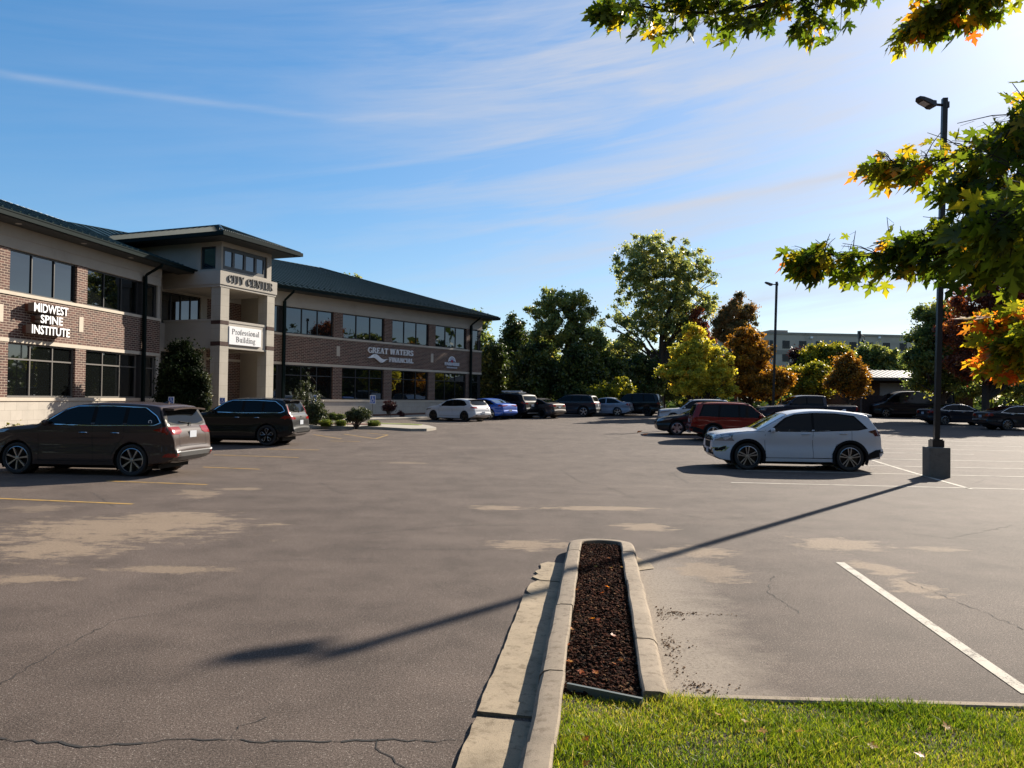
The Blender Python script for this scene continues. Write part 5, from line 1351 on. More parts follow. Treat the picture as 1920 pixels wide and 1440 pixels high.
def car(c, name, label, cat, paintm, loc, head, wheel, trimcol='dark', clad=False, rails=None, plate_r=True, tail=None, headl=None, grille=True, detail=True, group=None, spoiler=False, tailm=LENSR, glass=CGLASS, sticker=False, arch_r=1.13):
    """head: world angle of the direction the nose points to"""
    rt = root(name, loc, label, cat, group, rz=head + pi)      # local -x is the nose
    c.finish(rt, paintm, arch_r)
    L, W = c.L, c.W
    # windows
    for sd in ('s+', 's-'):
        m_ = MB(); c.decal(m_, sd, c.trim, .0022); c.put(m_, 'window_surround', {'dark': BLACKP, 'body': paintm}[trimcol if trimcol != 'chrome' else 'dark'], rt, 30)
        if trimcol == 'chrome': m_ = MB(); c.line(m_, sd, c.trim + [c.trim[0]], .016, .0055); c.put(m_, 'chrome_strip', CHROME, rt)
    for w_ in c.win:
        for sd in ('s+', 's-'):
            m_ = MB(); c.decal(m_, sd, w_, .0048); c.put(m_, 'window', glass, rt, 40)
    x0, x1 = c.ws; k = 9; rows = []
    tx = [p[0] for p in c.top]; tz = [p[1] for p in c.top]
    yw = c.Y((x0 + x1) / 2, np.interp((x0 + x1) / 2, tx, tz) - .1)
    def top_patch(xa, xb, fa, fb, off=.006, n=9, dark=False):
        rows = []
        for i in range(n + 1):
            x = xa + (xb - xa) * i / n; f = fa + (fb - fa) * i / n; z_ = float(np.interp(x, tx, tz)); yy = max(.2, c.Y(x, z_ - .1)) * f; row = []
            for j in range(-7, 8):
                h, n_ = c.cast('t', x, yy * j / 7); row.append(h + n_ * off if h is not None else Vector((x, yy * j / 7, z_)))
            rows.append(row)
        m2 = MB(); m2.grid(rows, flip=False); return m2
    c.put(top_patch(x0 - .03, x1 + .03, .97, .95, .004), 'windscreen_surround', BLACKP, rt, 60)
    c.put(top_patch(x0, x1, .92, .90, .0075), 'windscreen', CGLASS2, rt, 60)
    if c.rg:
        f, z0, z1 = c.rg
        if hasattr(c, 'rgx'):
            c.put(top_patch(c.rgx[0] - .02, c.rgx[1] + .02, .93, .93, .004), 'rear_window_surround', BLACKP, rt, 60); c.put(top_patch(c.rgx[0], c.rgx[1], .88, .88, .0075), 'rear_window', CGLASS2, rt, 60)
        else:
            yh = c.Y(L - .45, z0) * .86; yt = c.Y(L - .5, z1) * .80
            m_ = MB(); c.decal(m_, 'r', [(-yh * 1.13, z0 + .03), (-yh * .9, z0 - .02), (yh * .9, z0 - .02), (yh * 1.13, z0 + .03), (yt * 1.17, z1 + .03), (-yt * 1.17, z1 + .03)], .004); c.put(m_, 'rear_window_surround', BLACKP, rt, 60)
            m_ = MB(); c.decal(m_, 'r', [(-yh * .55, z0 - .0), (yh * .55, z0), (yh, z0 + .06), (yt, z1), (-yt, z1), (-yh, z0 + .06)], .0075); c.put(m_, 'rear_window', CGLASS2, rt, 60)
            if detail:
                m_ = MB(); a, _ = c.cast('r', 0.05, z0 + .01); b, _ = c.cast('r', -.38, z0 + .06)
                m_.tube([a + Vector((.02, 0, 0)), b + Vector((.025, 0, 0))], .012, 5); m_.cbox(a + Vector((.015, 0, 0)), .05, .09, .04); c.put(m_, 'wiper', BLACKP, rt)
    # panel gaps, handles
    b = c.beltz(L / 2)
    for sd in ('s+', 's-'):
        m_ = MB()
        for i, xs in enumerate(c.seams):
            xe = xs; z_lo = .34
            if i == len(c.seams) - 1 and len(c.win) >= 2 and not isinstance(c.rg, type(None)):
                R = c.wr * 1.32; c.line(m_, sd, [(xs, b + .02), (xs, b - .25), (c.wheels[1] - R * .72, c.wr + R * .72), (c.wheels[1] - R, c.wr + .08)], .009)
            else: c.line(m_, sd, [(xs, b + .02), (xs - .02, .8), (xs, .5), (xs, z_lo)], .009)
        c.line(m_, sd, [(c.seams[0], .345), (c.wheels[1] - c.wr * 1.3, .345)], .009)
        if detail: c.line(m_, sd, [(c.seams[0] - .02, b - .03), (c.wheels[0], b - .02), (.35, b - .12)], .007)
        c.put(m_, 'panel_gap', SEAM, rt)
    m_ = MB()
    if c.rg and not hasattr(c, 'rgx'): c.line(m_, 'r', [(-.60, c.rg[1] - .14), (-.62, .70), (.62, .70), (.60, c.rg[1] - .14)], .010)
    elif c.rg: c.line(m_, 'r', [(-.62, .95), (-.60, .66), (.60, .66), (.62, .95)], .010)
    if m_.f: c.put(m_, 'panel_gap', SEAM, rt)
    for hx, hz_ in c.hand:
        for sd, sg in (('s+', 1), ('s-', -1)):
            h, n_ = c.cast(sd, hx, hz_)
            m_ = MB(); m_.tube([h + Vector((-.10, sg * .0, 0)), h + Vector((-.08, sg * .03, .004)), h + Vector((.08, sg * .03, .004)), h + Vector((.10, 0, 0))], .013, 6); c.put(m_, 'door_handle', CHROME if trimcol == 'chrome' else paintm, rt, 50)
    mirrors(c, rt, c.mir[0], c.mir[1], paintm)
    # cladding
    if clad:
        for wx in c.wheels:
            R0, R1 = c.wr * arch_r * .985, c.wr * arch_r + .065
            for sd, sg in (('s+', 1), ('s-', -1)):
                m_ = MB(); rows = [[], [], []]
                for a in np.linspace(-.42, pi + .42, 22):
                    for q, (R, dd) in enumerate(((R0, -.03), (R0, .012), (R1, .010))):
                        xx, zz = wx + R * cos(a), c.wr + R * sin(a); rows[q].append(Vector((xx, sg * (c.Y(xx, max(zz, .3)) + dd), zz)))
                m_.grid(rows, flip=(sg > 0)); c.put(m_, 'arch_cladding', BLACKP, rt, 40)
        xa, xb = c.wheels[0] + c.wr * 1.2, c.wheels[1] - c.wr * 1.2
        for sd in ('s+', 's-'): m_ = MB(); c.decal(m_, sd, [(xa, .23), (xb, .23), (xb, .37), (xb - .2, .36), (xa + .1, .35), (xa, .37)], .012); c.put(m_, 'sill_cladding', BLACKP, rt, 30)
        m_ = MB(); hwR = c.hw(L - .05) * 1.02
        c.decal(m_, 'r', [(-hwR, .40), (hwR, .40), (hwR, .62), (-hwR, .62)], .010); 
        for sd in ('s+', 's-'): c.decal(m_, sd, [(c.wheels[1] + c.wr * 1.25, .34), (L - .02, .44), (L - .02, .62), (L - .25, .60), (c.wheels[1] + c.wr * 1.3, .50)], .010)
        c.decal(m_, 'f', [(-c.W / 2 * .8, .40), (c.W / 2 * .8, .40), (c.W / 2 * .8, .52), (-c.W / 2 * .8, .52)], .010)
        c.put(m_, 'bumper_cladding', BLACKP, rt, 40)
        m_ = MB(); 
        a_, _ = c.cast('r', 0, .45)
        if a_ is not None: m_.box(Vector((a_.x - .06, -.62, .335)), (.075, 0, 0), (0, 1.24, 0), (0, 0, .06)); c.put(m_, 'skid_plate', SILVER, rt)
    # lamps
    ht = headl or {}; hm = c.beltz(.3)
    hp_ = ht.get('side', [(.10, hm - .26), (.62, hm - .17), (.74, hm - .10), (.40, hm - .13), (.10, hm - .16)])
    hf = ht.get('front', [(.42, hm - .27), (c.W / 2 * .84, hm - .26), (c.W / 2 * .88, hm - .14), (.46, hm - .18)])
    for sd, sg in (('s+', 1), ('s-', -1)):
        m_ = MB(); c.decal(m_, sd, hp_, .006); c.decal(m_, 'f', [(sg * a, b_) for a, b_ in hf], .006, .08); ho = c.put(m_, 'headlight', LENSW, rt, 40)
        if ht.get('amber'): 
            m_ = MB(); c.decal(m_, sd, ht['amber'], .009); c.put(m_, 'turn_signal', LENSA, ho)
    tl = tail or {}
    tm = c.beltz(L) - .02
    ts = tl.get('side', [(L - .34, tm - .16), (L - .02, tm - .20), (L - .02, tm - .02), (L - .26, tm - .03)])
    tr_ = tl.get('rear', [(.50, tm - .19), (c.W / 2 * .98, tm - .20), (c.W / 2 * .98, tm - .02), (.52, tm - .06)])
    for sd, sg in (('s+', 1), ('s-', -1)):
        m_ = MB(); c.decal(m_, sd, ts, .008, .06); c.decal(m_, 'r', [(sg * a, b_) for a, b_ in tr_], .008, .06); to = c.put(m_, 'taillight', tailm, rt, 40)
        if tl.get('clear'):
            m_ = MB(); c.decal(m_, 'r', [(sg * a, b_) for a, b_ in tl['clear']], .011, .06)
            if tl.get('clear_s'): c.decal(m_, sd, tl['clear_s'], .011, .06)
            c.put(m_, 'reversing_lamp', LENSW, to)
        if tl.get('extra'):
            m_ = MB(); c.decal(m_, 'r', [(sg * a, b_) for a, b_ in tl['extra']], .010, .06); c.decal(m_, sd, tl['extra_s'], .010, .06); c.put(m_, 'reflector', LENSR, rt)
    if plate_r:
        zp = tl.get('plate', c.beltz(L) - .22); h, n_ = c.cast('r', 0, zp); h2, _ = c.cast('r', 0, zp + .1); h = h if h.x > h2.x else h2
        m_ = MB(); m_.cbox((h.x + .012, 0, zp), .012, .31, .16); po = c.put(m_, 'number_plate', PLATE, rt)
        m_ = MB()
        for k in range(6): m_.cbox((h.x + .0195, -.11 + k * .044, zp), .003, .026, .07)
        c.put(m_, 'plate_characters', PINK, po)
        if detail:
            m_ = MB(); h, n_ = c.cast('r', 0, zp + .19); m_.lathe([(.055, 0), (.055, .01), (.035, .012), (.035, 0)], 16, (0, 0, 0), 'y'); m_.v = [(h.x + v[1] + .004, v[0], h.z + v[2] * .75) for v in m_.v]; c.put(m_, 'badge', CHROME, rt)
    if grille:
        gz0, gz1, gw = ht.get('grille', (.55, hm - .13, .42))
        m_ = MB(); c.decal(m_, 'f', [(-gw * .85, gz0), (gw * .85, gz0), (gw, gz1), (-gw, gz1)], .005, .08); c.put(m_, 'grille', BLACKP, rt, 40)
        m_ = MB()
        for k in range(3): c.line(m_, 'f', [(-gw * .95, gz1 - .05 - k * .07), (gw * .95, gz1 - .05 - k * .07)], .014, .012)
        c.put(m_, 'grille_bar', CHROME if trimcol == 'chrome' or ht.get('bright') else ALLOYD, rt)
        if ht.get('fplate'): m_ = MB(); h, n_ = c.cast('f', 0, .50); m_.cbox((h.x - .012, 0, .50), .012, .31, .16); c.put(m_, 'number_plate', PLATE, rt)
    # exhaust / underbody
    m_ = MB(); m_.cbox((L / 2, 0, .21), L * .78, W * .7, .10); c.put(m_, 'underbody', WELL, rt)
    if rails:
        for sg in (1, -1):
            m_ = MB(); x0, x1, col_ = rails; pts = []
            for t in np.linspace(0, 1, 9):
                x = x0 + (x1 - x0) * t; z_ = float(np.interp(x, tx, tz)); yy = sg * (c.Y(x, z_ - .1) - .09); h, _ = c.cast('t', x, yy); pts.append(h + Vector((0, 0, .012 if t in (0, 1) else .045)))
            m_.tube(pts, .018, 6); c.put(m_, 'roof_rail', col_, rt, 50)
    for wx in c.wheels:
        for sg in (1, -1): make_wheel(c, rt, wx, sg, wheel)
    return rt
def spoil(c, rt, m, x0, x1, up=.01):
    rows = []; tx = [p[0] for p in c.top]; tz = [p[1] for p in c.top]
    q = MB(); y = c.Y(x0, np.interp(x0, tx, tz) - .1) * .88; z0 = float(np.interp(x0, tx, tz))
    z1 = z0 - .02
    for t in (-1, -.6, 0, .6, 1):
        cr = .035 * (1 - t * t) - .03
        rows.append([(x0 - .15, y * t, z0 + cr + .005), (x0 + .05, y * t, z0 + cr + .012), (x1, y * t * .97, z1 + cr + up), (x1 - .005, y * t * .97, z1 + cr + up - .035), (x0 + .02, y * t, z0 + cr - .05)])
    q.grid(rows, flip=True); q.face([rows[0][i] for i in range(5)]); q.face([rows[-1][i] for i in range(5)][::-1])
    c.put(q, 'spoiler', m, rt, 30)
def fin(c, rt, m, x):
    h, _ = c.cast('t', x, 0); q = MB(); h.z -= .005
    q.hexa([(h.x - .09, -.03, h.z), (h.x + .07, -.03, h.z), (h.x + .07, .03, h.z), (h.x - .09, .03, h.z), (h.x + .03, -.006, h.z + .06), (h.x + .07, -.008, h.z + .06), (h.x + .07, .008, h.z + .06), (h.x + .03, .006, h.z + .06)])
    c.put(q, 'aerial_fin', m, rt)
def place_by_wheel(c, which, pix, head, near):
    """centre of a car whose wheel `which` (0 front, 1 rear) on its side `near` (+1/-1, local y) touches the ground at pixel pix"""
    g_ = gp(*pix); lx, ly = c.wheels[which] - c.L / 2, near * (c.W / 2 - .10)
    a = head + pi; return Vector((g_.x - lx * cos(a) + ly * sin(a), g_.y - lx * sin(a) - ly * cos(a), 0))
def setz(v): v.z = gz(v.y) - .004; return v
HEADL = radians(180 - 5.5)      # nose towards the near wing
# near side in local coordinates: nose -x world-left => local +x right; camera side is local -y (heading pi -> no turn)

c = T_suv(4.80); loc = setz(place_by_wheel(c, 1, (249, 893), HEADL, -1))
P_ = paint('brown_grey', (.055, .037, .031), .0, .26)
rt = car(c, 'parked_car', 'brown grey three row SUV nearest the camera, nose to the brick wing', 'car', P_, loc, HEADL, (7, .016, .030, ALLOY, False), 'chrome', rails=None,
         tail=dict(side=[(4.29, 1.08), (4.71, .98), (4.75, 1.0), (4.75, 1.15), (4.53, 1.15)], rear=[(.46, 1.04), (.60, .98), (.94, .98), (.94, 1.15), (.50, 1.15)], clear=[(.50, .99), (.86, .94), (.93, 1.01), (.52, 1.045)], extra=[(.74, .45), (.92, .46), (.92, .55), (.76, .53)], extra_s=[(4.510, .46), (4.770, .46), (4.770, .54), (4.570, .53)], plate=.97))
spoil(c, rt, P_, 4.40, 4.66); fin(c, rt, P_, 4.05)
for sd in ('s+', 's-'):
    m_ = MB(); c.decal(m_, sd, [(4.380, 1.53), (4.455, 1.50), (4.530, 1.34), (4.610, 1.185), (4.665, 1.17), (4.510, 1.17), (4.470, 1.27)], .005, .05); c.put(m_, 'rear_pillar_trim', BLACKP, rt, 40)
m_ = MB(); hwR = c.hw(4.84); c.decal(m_, 'r', [(-hwR, .38), (hwR, .38), (hwR * .96, .56), (-hwR * .96, .56)], .012, .1); c.put(m_, 'bumper_insert', mat('bumper_grey', (.055, .055, .055), .5), rt, 30)
m_ = MB(); c.line(m_, 'r', [(-.82, .575), (.82, .575)], .03, .018); c.line(m_, 'r', [(-.80, .37), (-.5, .345), (.5, .345), (.80, .37)], .022, .03); c.put(m_, 'bumper_trim', SILVER, rt)
m_ = MB(); m_.lathe([(.03, 0), (.045, .0), (.045, .003), (.03, .003)], 14, (0, 0, 0), 'y')
h, n_ = c.cast('s-', 4.20, 1.27); m_.v = [(h.x + v[0], h.y - .010 - v[1], h.z + v[2]) for v in m_.v]; c.put(m_, 'round_sticker', SWHITE, rt)

c = T_suv(4.60, 1.855, 1.74); loc = setz(place_by_wheel(c, 1, (501, 836), HEADL, -1))
P_ = paint('black', (.006, .006, .007), .2, .25)
rt = car(c, 'parked_car', 'black crossover with petal shaped wheels and silver trim, parked before the entrance columns', 'car', P_, loc, HEADL, (5, .035, .085, ALLOYD, False), 'chrome',
         tail=dict(side=[(4.10, .99), (4.52, 1.0), (4.52, 1.05), (4.30, 1.10)], rear=[(.52, .96), (.92, .95), (.92, 1.06), (.80, 1.46), (.76, 1.46), (.80, 1.06), (.52, 1.02)], plate=.84))
spoil(c, rt, P_, 4.14, 4.38)
m_ = MB(); c.line(m_, 'r', [(-.84, .50), (-.6, .45), (.6, .45), (.84, .50)], .05, .03); c.put(m_, 'bumper_trim', CHROME, rt)
# thin bright outlines of the petal wheel
for wx in c.wheels:
    for sg in (-1,):
        q = MB(); rim = c.wr * .70
        for k in range(5):
            a0 = 2 * pi * k / 5 + pi / 2; pts = []
            for t in np.linspace(0, 2 * pi, 15):
                rr = rim * (.56 + .36 * cos(t)); aa = a0 + .46 * sin(t) * (.55 + .45 * cos(t)); pts.append(Vector((rr * cos(aa), .0, rr * sin(aa))))
            q.tube(pts, .006, 4, cap=False)
        y = sg * (c.hw(wx) - .010); q.v = [(v[0] + wx, v[1] + y, v[2] + c.wr) for v in q.v]; c.put(q, 'rim_outline', ALLOY, rt)

HW = radians(180 - 37)          # nose towards the far wing
def hb(x): return x
c = T_hatch(); loc = setz(place_by_wheel(c, 1, (872, 790.5), HW, -1))
P_ = paint('white', (.62, .63, .65), 0, .3)
rt = car(c, 'parked_car', 'white hatchback with dark wheels, first in the row along the far wing', 'car', P_, loc, HW, (5, .02, .04, ALLOYD, True), 'dark', group='cars parked along the far wing',
         tail=dict(side=[(3.98, .86), (4.26, .82), (4.26, .93), (4.10, .95)], rear=[(.46, .84), (.86, .82), (.86, .93), (.50, .93)], plate=.55), detail=False)
m_ = MB(); c.decal(m_, 'r', [(-.62, .30), (.62, .30), (.7, .44), (-.7, .44)], .012); c.put(m_, 'bumper_insert', BLACKP, rt); spoil(c, rt, BLACKP, 3.64, 3.86)
c = T_sedan(4.62, 1.82, 1.43); loc = setz(place_by_wheel(c, 1, (921, 786.5), HW, -1))
P_ = paint('blue', (.018, .085, .40), .3, .28)
car(c, 'parked_car', 'bright blue sedan between the white hatchback and a black SUV', 'car', P_, loc, HW, (5, .016, .03, ALLOY, True), 'dark', group='cars parked along the far wing',
    tail=dict(side=[(4.20, .90), (4.56, .86), (4.56, .96), (4.30, 1.0)], rear=[(.20, .93), (.86, .86), (.86, .97), (.20, .96)], plate=.60), detail=False)
c = T_edge(4.75, 1.93, 1.80); loc = setz(place_by_wheel(c, 1, (966, 784.5), HW, -1))
rt = car(c, 'parked_car', 'black SUV carrying a pale bar on its roof, behind the blue sedan', 'car', paint('black2', (.012, .013, .016), .2, .25), loc, HW, (7, .014, .03, ALLOYD, False), 'dark', True, (2.2, 4.0, BLACKP), group='cars parked along the far wing',
    tail=dict(side=[(4.30, 1.08), (4.68, 1.0), (4.68, 1.10), (4.5, 1.16)], rear=[(.50, 1.0), (.92, 1.0), (.92, 1.10), (.52, 1.08)], plate=.90), detail=False)
m_ = MB(); m_.cbox((3.1, -.35, 1.90), 1.7, .22, .07); m_.cbox((2.6, 0, 1.83), .06, 1.3, .04); m_.cbox((3.6, 0, 1.83), .06, 1.3, .04); c.put(m_, 'roof_bar', SWHITE, rt)
c = T_sedan(4.50, 1.75, 1.44); loc = setz(place_by_wheel(c, 1, (1017, 784.5), HW, -1))
car(c, 'parked_car', 'dark grey brown sedan with orange lit tail lamps, after the black SUV with roof bar', 'car', paint('taupe', (.060, .050, .048), .5, .3), loc, HW, (5, .02, .04, ALLOYD, False), 'dark', group='cars parked along the far wing',
    tail=dict(side=[(4.10, .88), (4.46, .84), (4.46, .96), (4.24, 1.0)], rear=[(.42, .84), (.84, .84), (.84, .97), (.46, .95)], plate=.80), detail=False)
HF = radians(180 - 20)
c = T_suv(4.60, 1.85, 1.68); loc = setz(place_by_wheel(c, 1, (1094, 781.5), HF, -1))
rt = car(c, 'parked_car', 'dark slate blue SUV with silver wheels in front of the dark trees', 'car', paint('slate', (.020, .028, .042), .4, .3), loc, HF, (5, .035, .05, ALLOY, False), 'dark', True, (2.0, 4.0, ALLOYD), group='cars parked along the far edge',
    tail=dict(side=[(4.16, 1.0), (4.56, .96), (4.56, 1.06), (4.3, 1.08)], rear=[(.46, .96), (.92, .96), (.92, 1.06), (.50, 1.06)], plate=.86), detail=False)
c = T_sedan(4.55, 1.72, 1.48); loc = setz(place_by_wheel(c, 1, (1157.5, 780.5), HF, -1))
car(c, 'parked_car', 'silver blue compact sedan between two dark SUVs in the far row', 'car', paint('silver_blue', (.25, .30, .38), .6, .3), loc, HF, (5, .03, .05, ALLOY, False), 'body', group='cars parked along the far edge',
    tail=dict(side=[(4.15, .90), (4.50, .84), (4.50, 1.0), (4.30, 1.03)], rear=[(.56, .82), (.84, .82), (.84, 1.0), (.58, 1.0)], plate=.80), detail=False)
c = T_box(4.95, 1.95, 1.85); loc = setz(place_by_wheel(c, 1, (1213, 780), HF, -1))
rt = car(c, 'parked_car', 'black boxy van like SUV at the end of the far row beside the yellow tree', 'car', paint('black3', (.008, .008, .010), .1, .22), loc, HF, (6, .02, .03, ALLOYD, False), 'dark', group='cars parked along the far edge', detail=False, plate_r=False)

# ---- the cluster of the middle rows
c = T_edge(4.62, 1.90, 1.70); loc = setz(place_by_wheel(c, 1, (1592, 884), radians(180 - 4.5), -1))
P_ = paint('white_pearl', (.60, .62, .66), .15, .28)
rt = car(c, 'parked_car', 'white crossover with split spoke wheels beside the lamp post base', 'car', P_, loc, radians(180 - 4.5), (5, .014, .020, ALLOY, True), 'dark', True,
         tail=dict(side=[(4.156, 1.10), (4.504, .98), (4.562, .98), (4.562, 1.11), (4.349, 1.16)], rear=[(.30, 1.04), (.96, .98), (.96, 1.12), (.34, 1.10)], clear=[(.55, 1.06), (.93, 1.03), (.93, 1.10), (.58, 1.09)], clear_s=[(4.330, 1.09), (4.552, 1.04), (4.552, 1.10), (4.388, 1.14)], plate=.82), tailm=LENSD,
         headl=dict(side=[(.10, .86), (.40, .90), (.56, .97), (.40, .985), (.12, .95)], front=[(.40, .80), (.93, .79), (.93, .95), (.44, .93)], amber=[(.34, .905), (.46, .925), (.53, .965), (.38, .955)], grille=(.58, .96, .44), fplate=True, bright=True))
spoil(c, rt, P_, 4.10, 4.35, .0); fin(c, rt, P_, 3.82)
m_ = MB(); 
for sg in (1, -1):
    c.decal(m_, 'f', [(sg * .58, .47), (sg * .88, .50), (sg * .90, .62), (sg * .60, .58)], .010, .08)
    c.decal(m_, 's+' if sg > 0 else 's-', [(.14, .50), (.36, .55), (.36, .66), (.16, .60)], .010, .08)
c.put(m_, 'fog_lamp_surround', CHROME, rt, 30)
m_ = MB()
for sg in (1, -1):
    c.decal(m_, 'f', [(sg * .62, .49), (sg * .86, .52), (sg * .87, .605), (sg * .63, .57)], .014, .08)
    c.decal(m_, 's+' if sg > 0 else 's-', [(.15, .52), (.34, .565), (.345, .645), (.17, .59)], .014, .08)
c.put(m_, 'fog_lamp', BLACKP, rt, 30)

HR = radians(-6.5)
c = T_box(4.42, 1.80, 1.70); loc = setz(place_by_wheel(c, 1, (1337, 827.5), HR, 1))
P_ = paint('dark_red', (.20, .010, .007), .3, .3)
rt = car(c, 'parked_car', 'dark red boxy SUV with grey lower cladding, tail towards the lane', 'car', P_, loc, HR, (5, .03, .05, ALLOY, False), 'dark', True, (1.9, 3.9, BLACKP),
    tail=dict(side=[(4.12, .80), (4.33, .78), (4.31, 1.06), (4.22, 1.08)], rear=[(.66, .78), (.88, .78), (.84, 1.08), (.68, 1.08)], clear=[(.70, .90), (.86, .90), (.85, .96), (.70, .96)], plate=.86))
c = T_sedan(4.80, 1.85, 1.46); loc = setz(place_by_wheel(c, 0, (1269, 816), HEADL, -1))
car(c, 'parked_car', 'black sedan with chrome wheels, nose out between the red and the old white SUV', 'car', paint('black4', (.008, .010, .014), .3, .25), loc, HEADL, (5, .03, .05, ALLOY, True), 'dark', headl=dict(bright=True))
c = T_box(4.55, 1.77, 1.62); loc = setz(place_by_wheel(c, 0, (1262, 795), HEADL, -1))
P_ = paint('white2', (.56, .58, .61), 0, .3)
rt = car(c, 'parked_car', 'old white wagon SUV with black roof rails behind the black sedan', 'car', P_, loc, HEADL, (6, .02, .04, ALLOY, False), 'dark', False, (1.9, 4.0, BLACKP), headl=dict(bright=True))
c = T_pickup(); loc = Vector((0, 0, 0)); g_ = at(1603, 760, 47.5); a = HEADL + pi
loc = setz(Vector((g_.x - (c.L / 2) * cos(a) , g_.y - (c.L / 2) * sin(a), 0)))
P_ = paint('navy', (.012, .016, .034), .4, .3)
rt = car(c, 'pickup_truck', 'dark navy crew cab pickup truck parked behind the white crossover', 'pickup truck', P_, loc, HEADL, (6, .03, .04, ALLOY, False), 'dark', detail=False,
         tail=dict(side=[(5.62, .98), (5.77, .98), (5.74, 1.28), (5.62, 1.28)], rear=[(.80, .98), (1.0, .98), (.98, 1.28), (.82, 1.28)], plate=.8), headl=dict(side=[(.06, .98), (.35, 1.02), (.4, 1.12), (.08, 1.10)], front=[(.6, .96), (.94, .96), (.94, 1.1), (.62, 1.1)], grille=(.72, 1.1, .55)))
m_ = MB(); m_.cbox((4.86, 0, 1.325), 1.7, 1.5, .05); c.put(m_, 'bed_cover', BLACKP, rt)
c = T_van(); loc = setz(place_by_wheel(c, 0, (1661, 783), radians(180 - 3), -1))
car(c, 'parked_van', 'tall dark blue black van in the shade before the outbuilding', 'van', paint('van_dark', (.008, .010, .018), .2, .3), loc, radians(180 - 3), (6, .02, .03, ALLOY, False), 'dark', detail=False, plate_r=False, headl=dict(side=[(.10, .98), (.45, 1.10), (.5, 1.24), (.16, 1.14)], front=[(.6, .96), (.9, .96), (.9, 1.1), (.62, 1.12)], grille=(.7, 1.05, .5)))
c = T_sedan(4.85, 1.86, 1.46); loc = setz(place_by_wheel(c, 1, (1771, 797), radians(0), 1))
car(c, 'parked_car', 'dark navy sedan with chrome window line, just behind the near lamp post', 'car', paint('navy2', (.010, .012, .020), .3, .25), loc, radians(0), (9, .010, .018, ALLOY, False), 'chrome', detail=False)
c = T_sedan(5.0, 1.90, 1.49); loc = setz(place_by_wheel(c, 1, (1888, 807), radians(-3), 1))
car(c, 'parked_car', 'black sedan with bright multi spoke wheels at the far edge under the red maple', 'car', paint('black5', (.010, .012, .018), .3, .22), loc, radians(-3), (9, .012, .02, ALLOY, False), 'chrome', detail=False)

# ================================================================ TREES AND SHRUBS
BARK = matn('bark', m_conc((.055, .042, .032), .35, 3, 30), rough=.95)
BARKD = matn('bark_dark', m_conc((.030, .024, .020), .3, 3, 30), rough=.95)
LF = {
 'green': leafy('leaf_green', [(0, (.050, .085, .028)), (.4, (.13, .17, .050)), (.75, (.25, .27, .07)), (1, (.45, .36, .07))], .48, 1.6, .4, .5),
 'poplar': leafy('leaf_poplar', [(0, (.075, .115, .045)), (.4, (.20, .24, .085)), (.75, (.36, .36, .12)), (1, (.55, .45, .12))], .52, 1.5, .4, .5),
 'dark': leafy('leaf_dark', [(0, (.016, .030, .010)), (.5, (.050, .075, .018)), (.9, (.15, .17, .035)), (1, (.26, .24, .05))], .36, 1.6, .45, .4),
 'yellow': leafy('leaf_yellow', [(0, (.16, .18, .03)), (.4, (.46, .43, .05)), (.75, (.74, .62, .07)), (1, (.80, .50, .08))], .48, 1.4),
 'orange': leafy('leaf_orange', [(0, (.07, .05, .012)), (.35, (.22, .11, .016)), (.7, (.45, .20, .022)), (1, (.58, .33, .03))], .42, 1.4),
 'rust': leafy('leaf_rust', [(0, (.06, .065, .022)), (.4, (.16, .12, .045)), (.75, (.30, .16, .06)), (1, (.44, .22, .08))], .42, 1.4),
 'ygreen': leafy('leaf_ygreen', [(0, (.06, .08, .012)), (.4, (.18, .19, .018)), (.75, (.38, .33, .025)), (1, (.55, .42, .03))], .44, 1.4),
 'red': leafy('leaf_red', [(0, (.06, .02, .015)), (.45, (.17, .045, .024)), (.8, (.36, .10, .03)), (1, (.55, .22, .04))], .4, 1.6),
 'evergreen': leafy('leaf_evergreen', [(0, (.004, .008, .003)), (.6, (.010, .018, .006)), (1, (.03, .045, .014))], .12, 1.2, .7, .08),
 'bushy': leafy('leaf_bushy', [(0, (.020, .034, .012)), (.5, (.045, .060, .022)), (.85, (.10, .11, .045)), (1, (.16, .15, .07))], .2, 1.3),
 'burgundy': leafy('leaf_burgundy', [(0, (.02, .010, .012)), (.5, (.045, .014, .018)), (.85, (.09, .025, .028)), (1, (.15, .05, .05))], .25, 1.3),
 'tuft': leafy('leaf_tuft', [(0, (.04, .08, .012)), (.5, (.12, .17, .018)), (.85, (.25, .26, .03)), (1, (.36, .33, .05))], .4, 1.4),
}
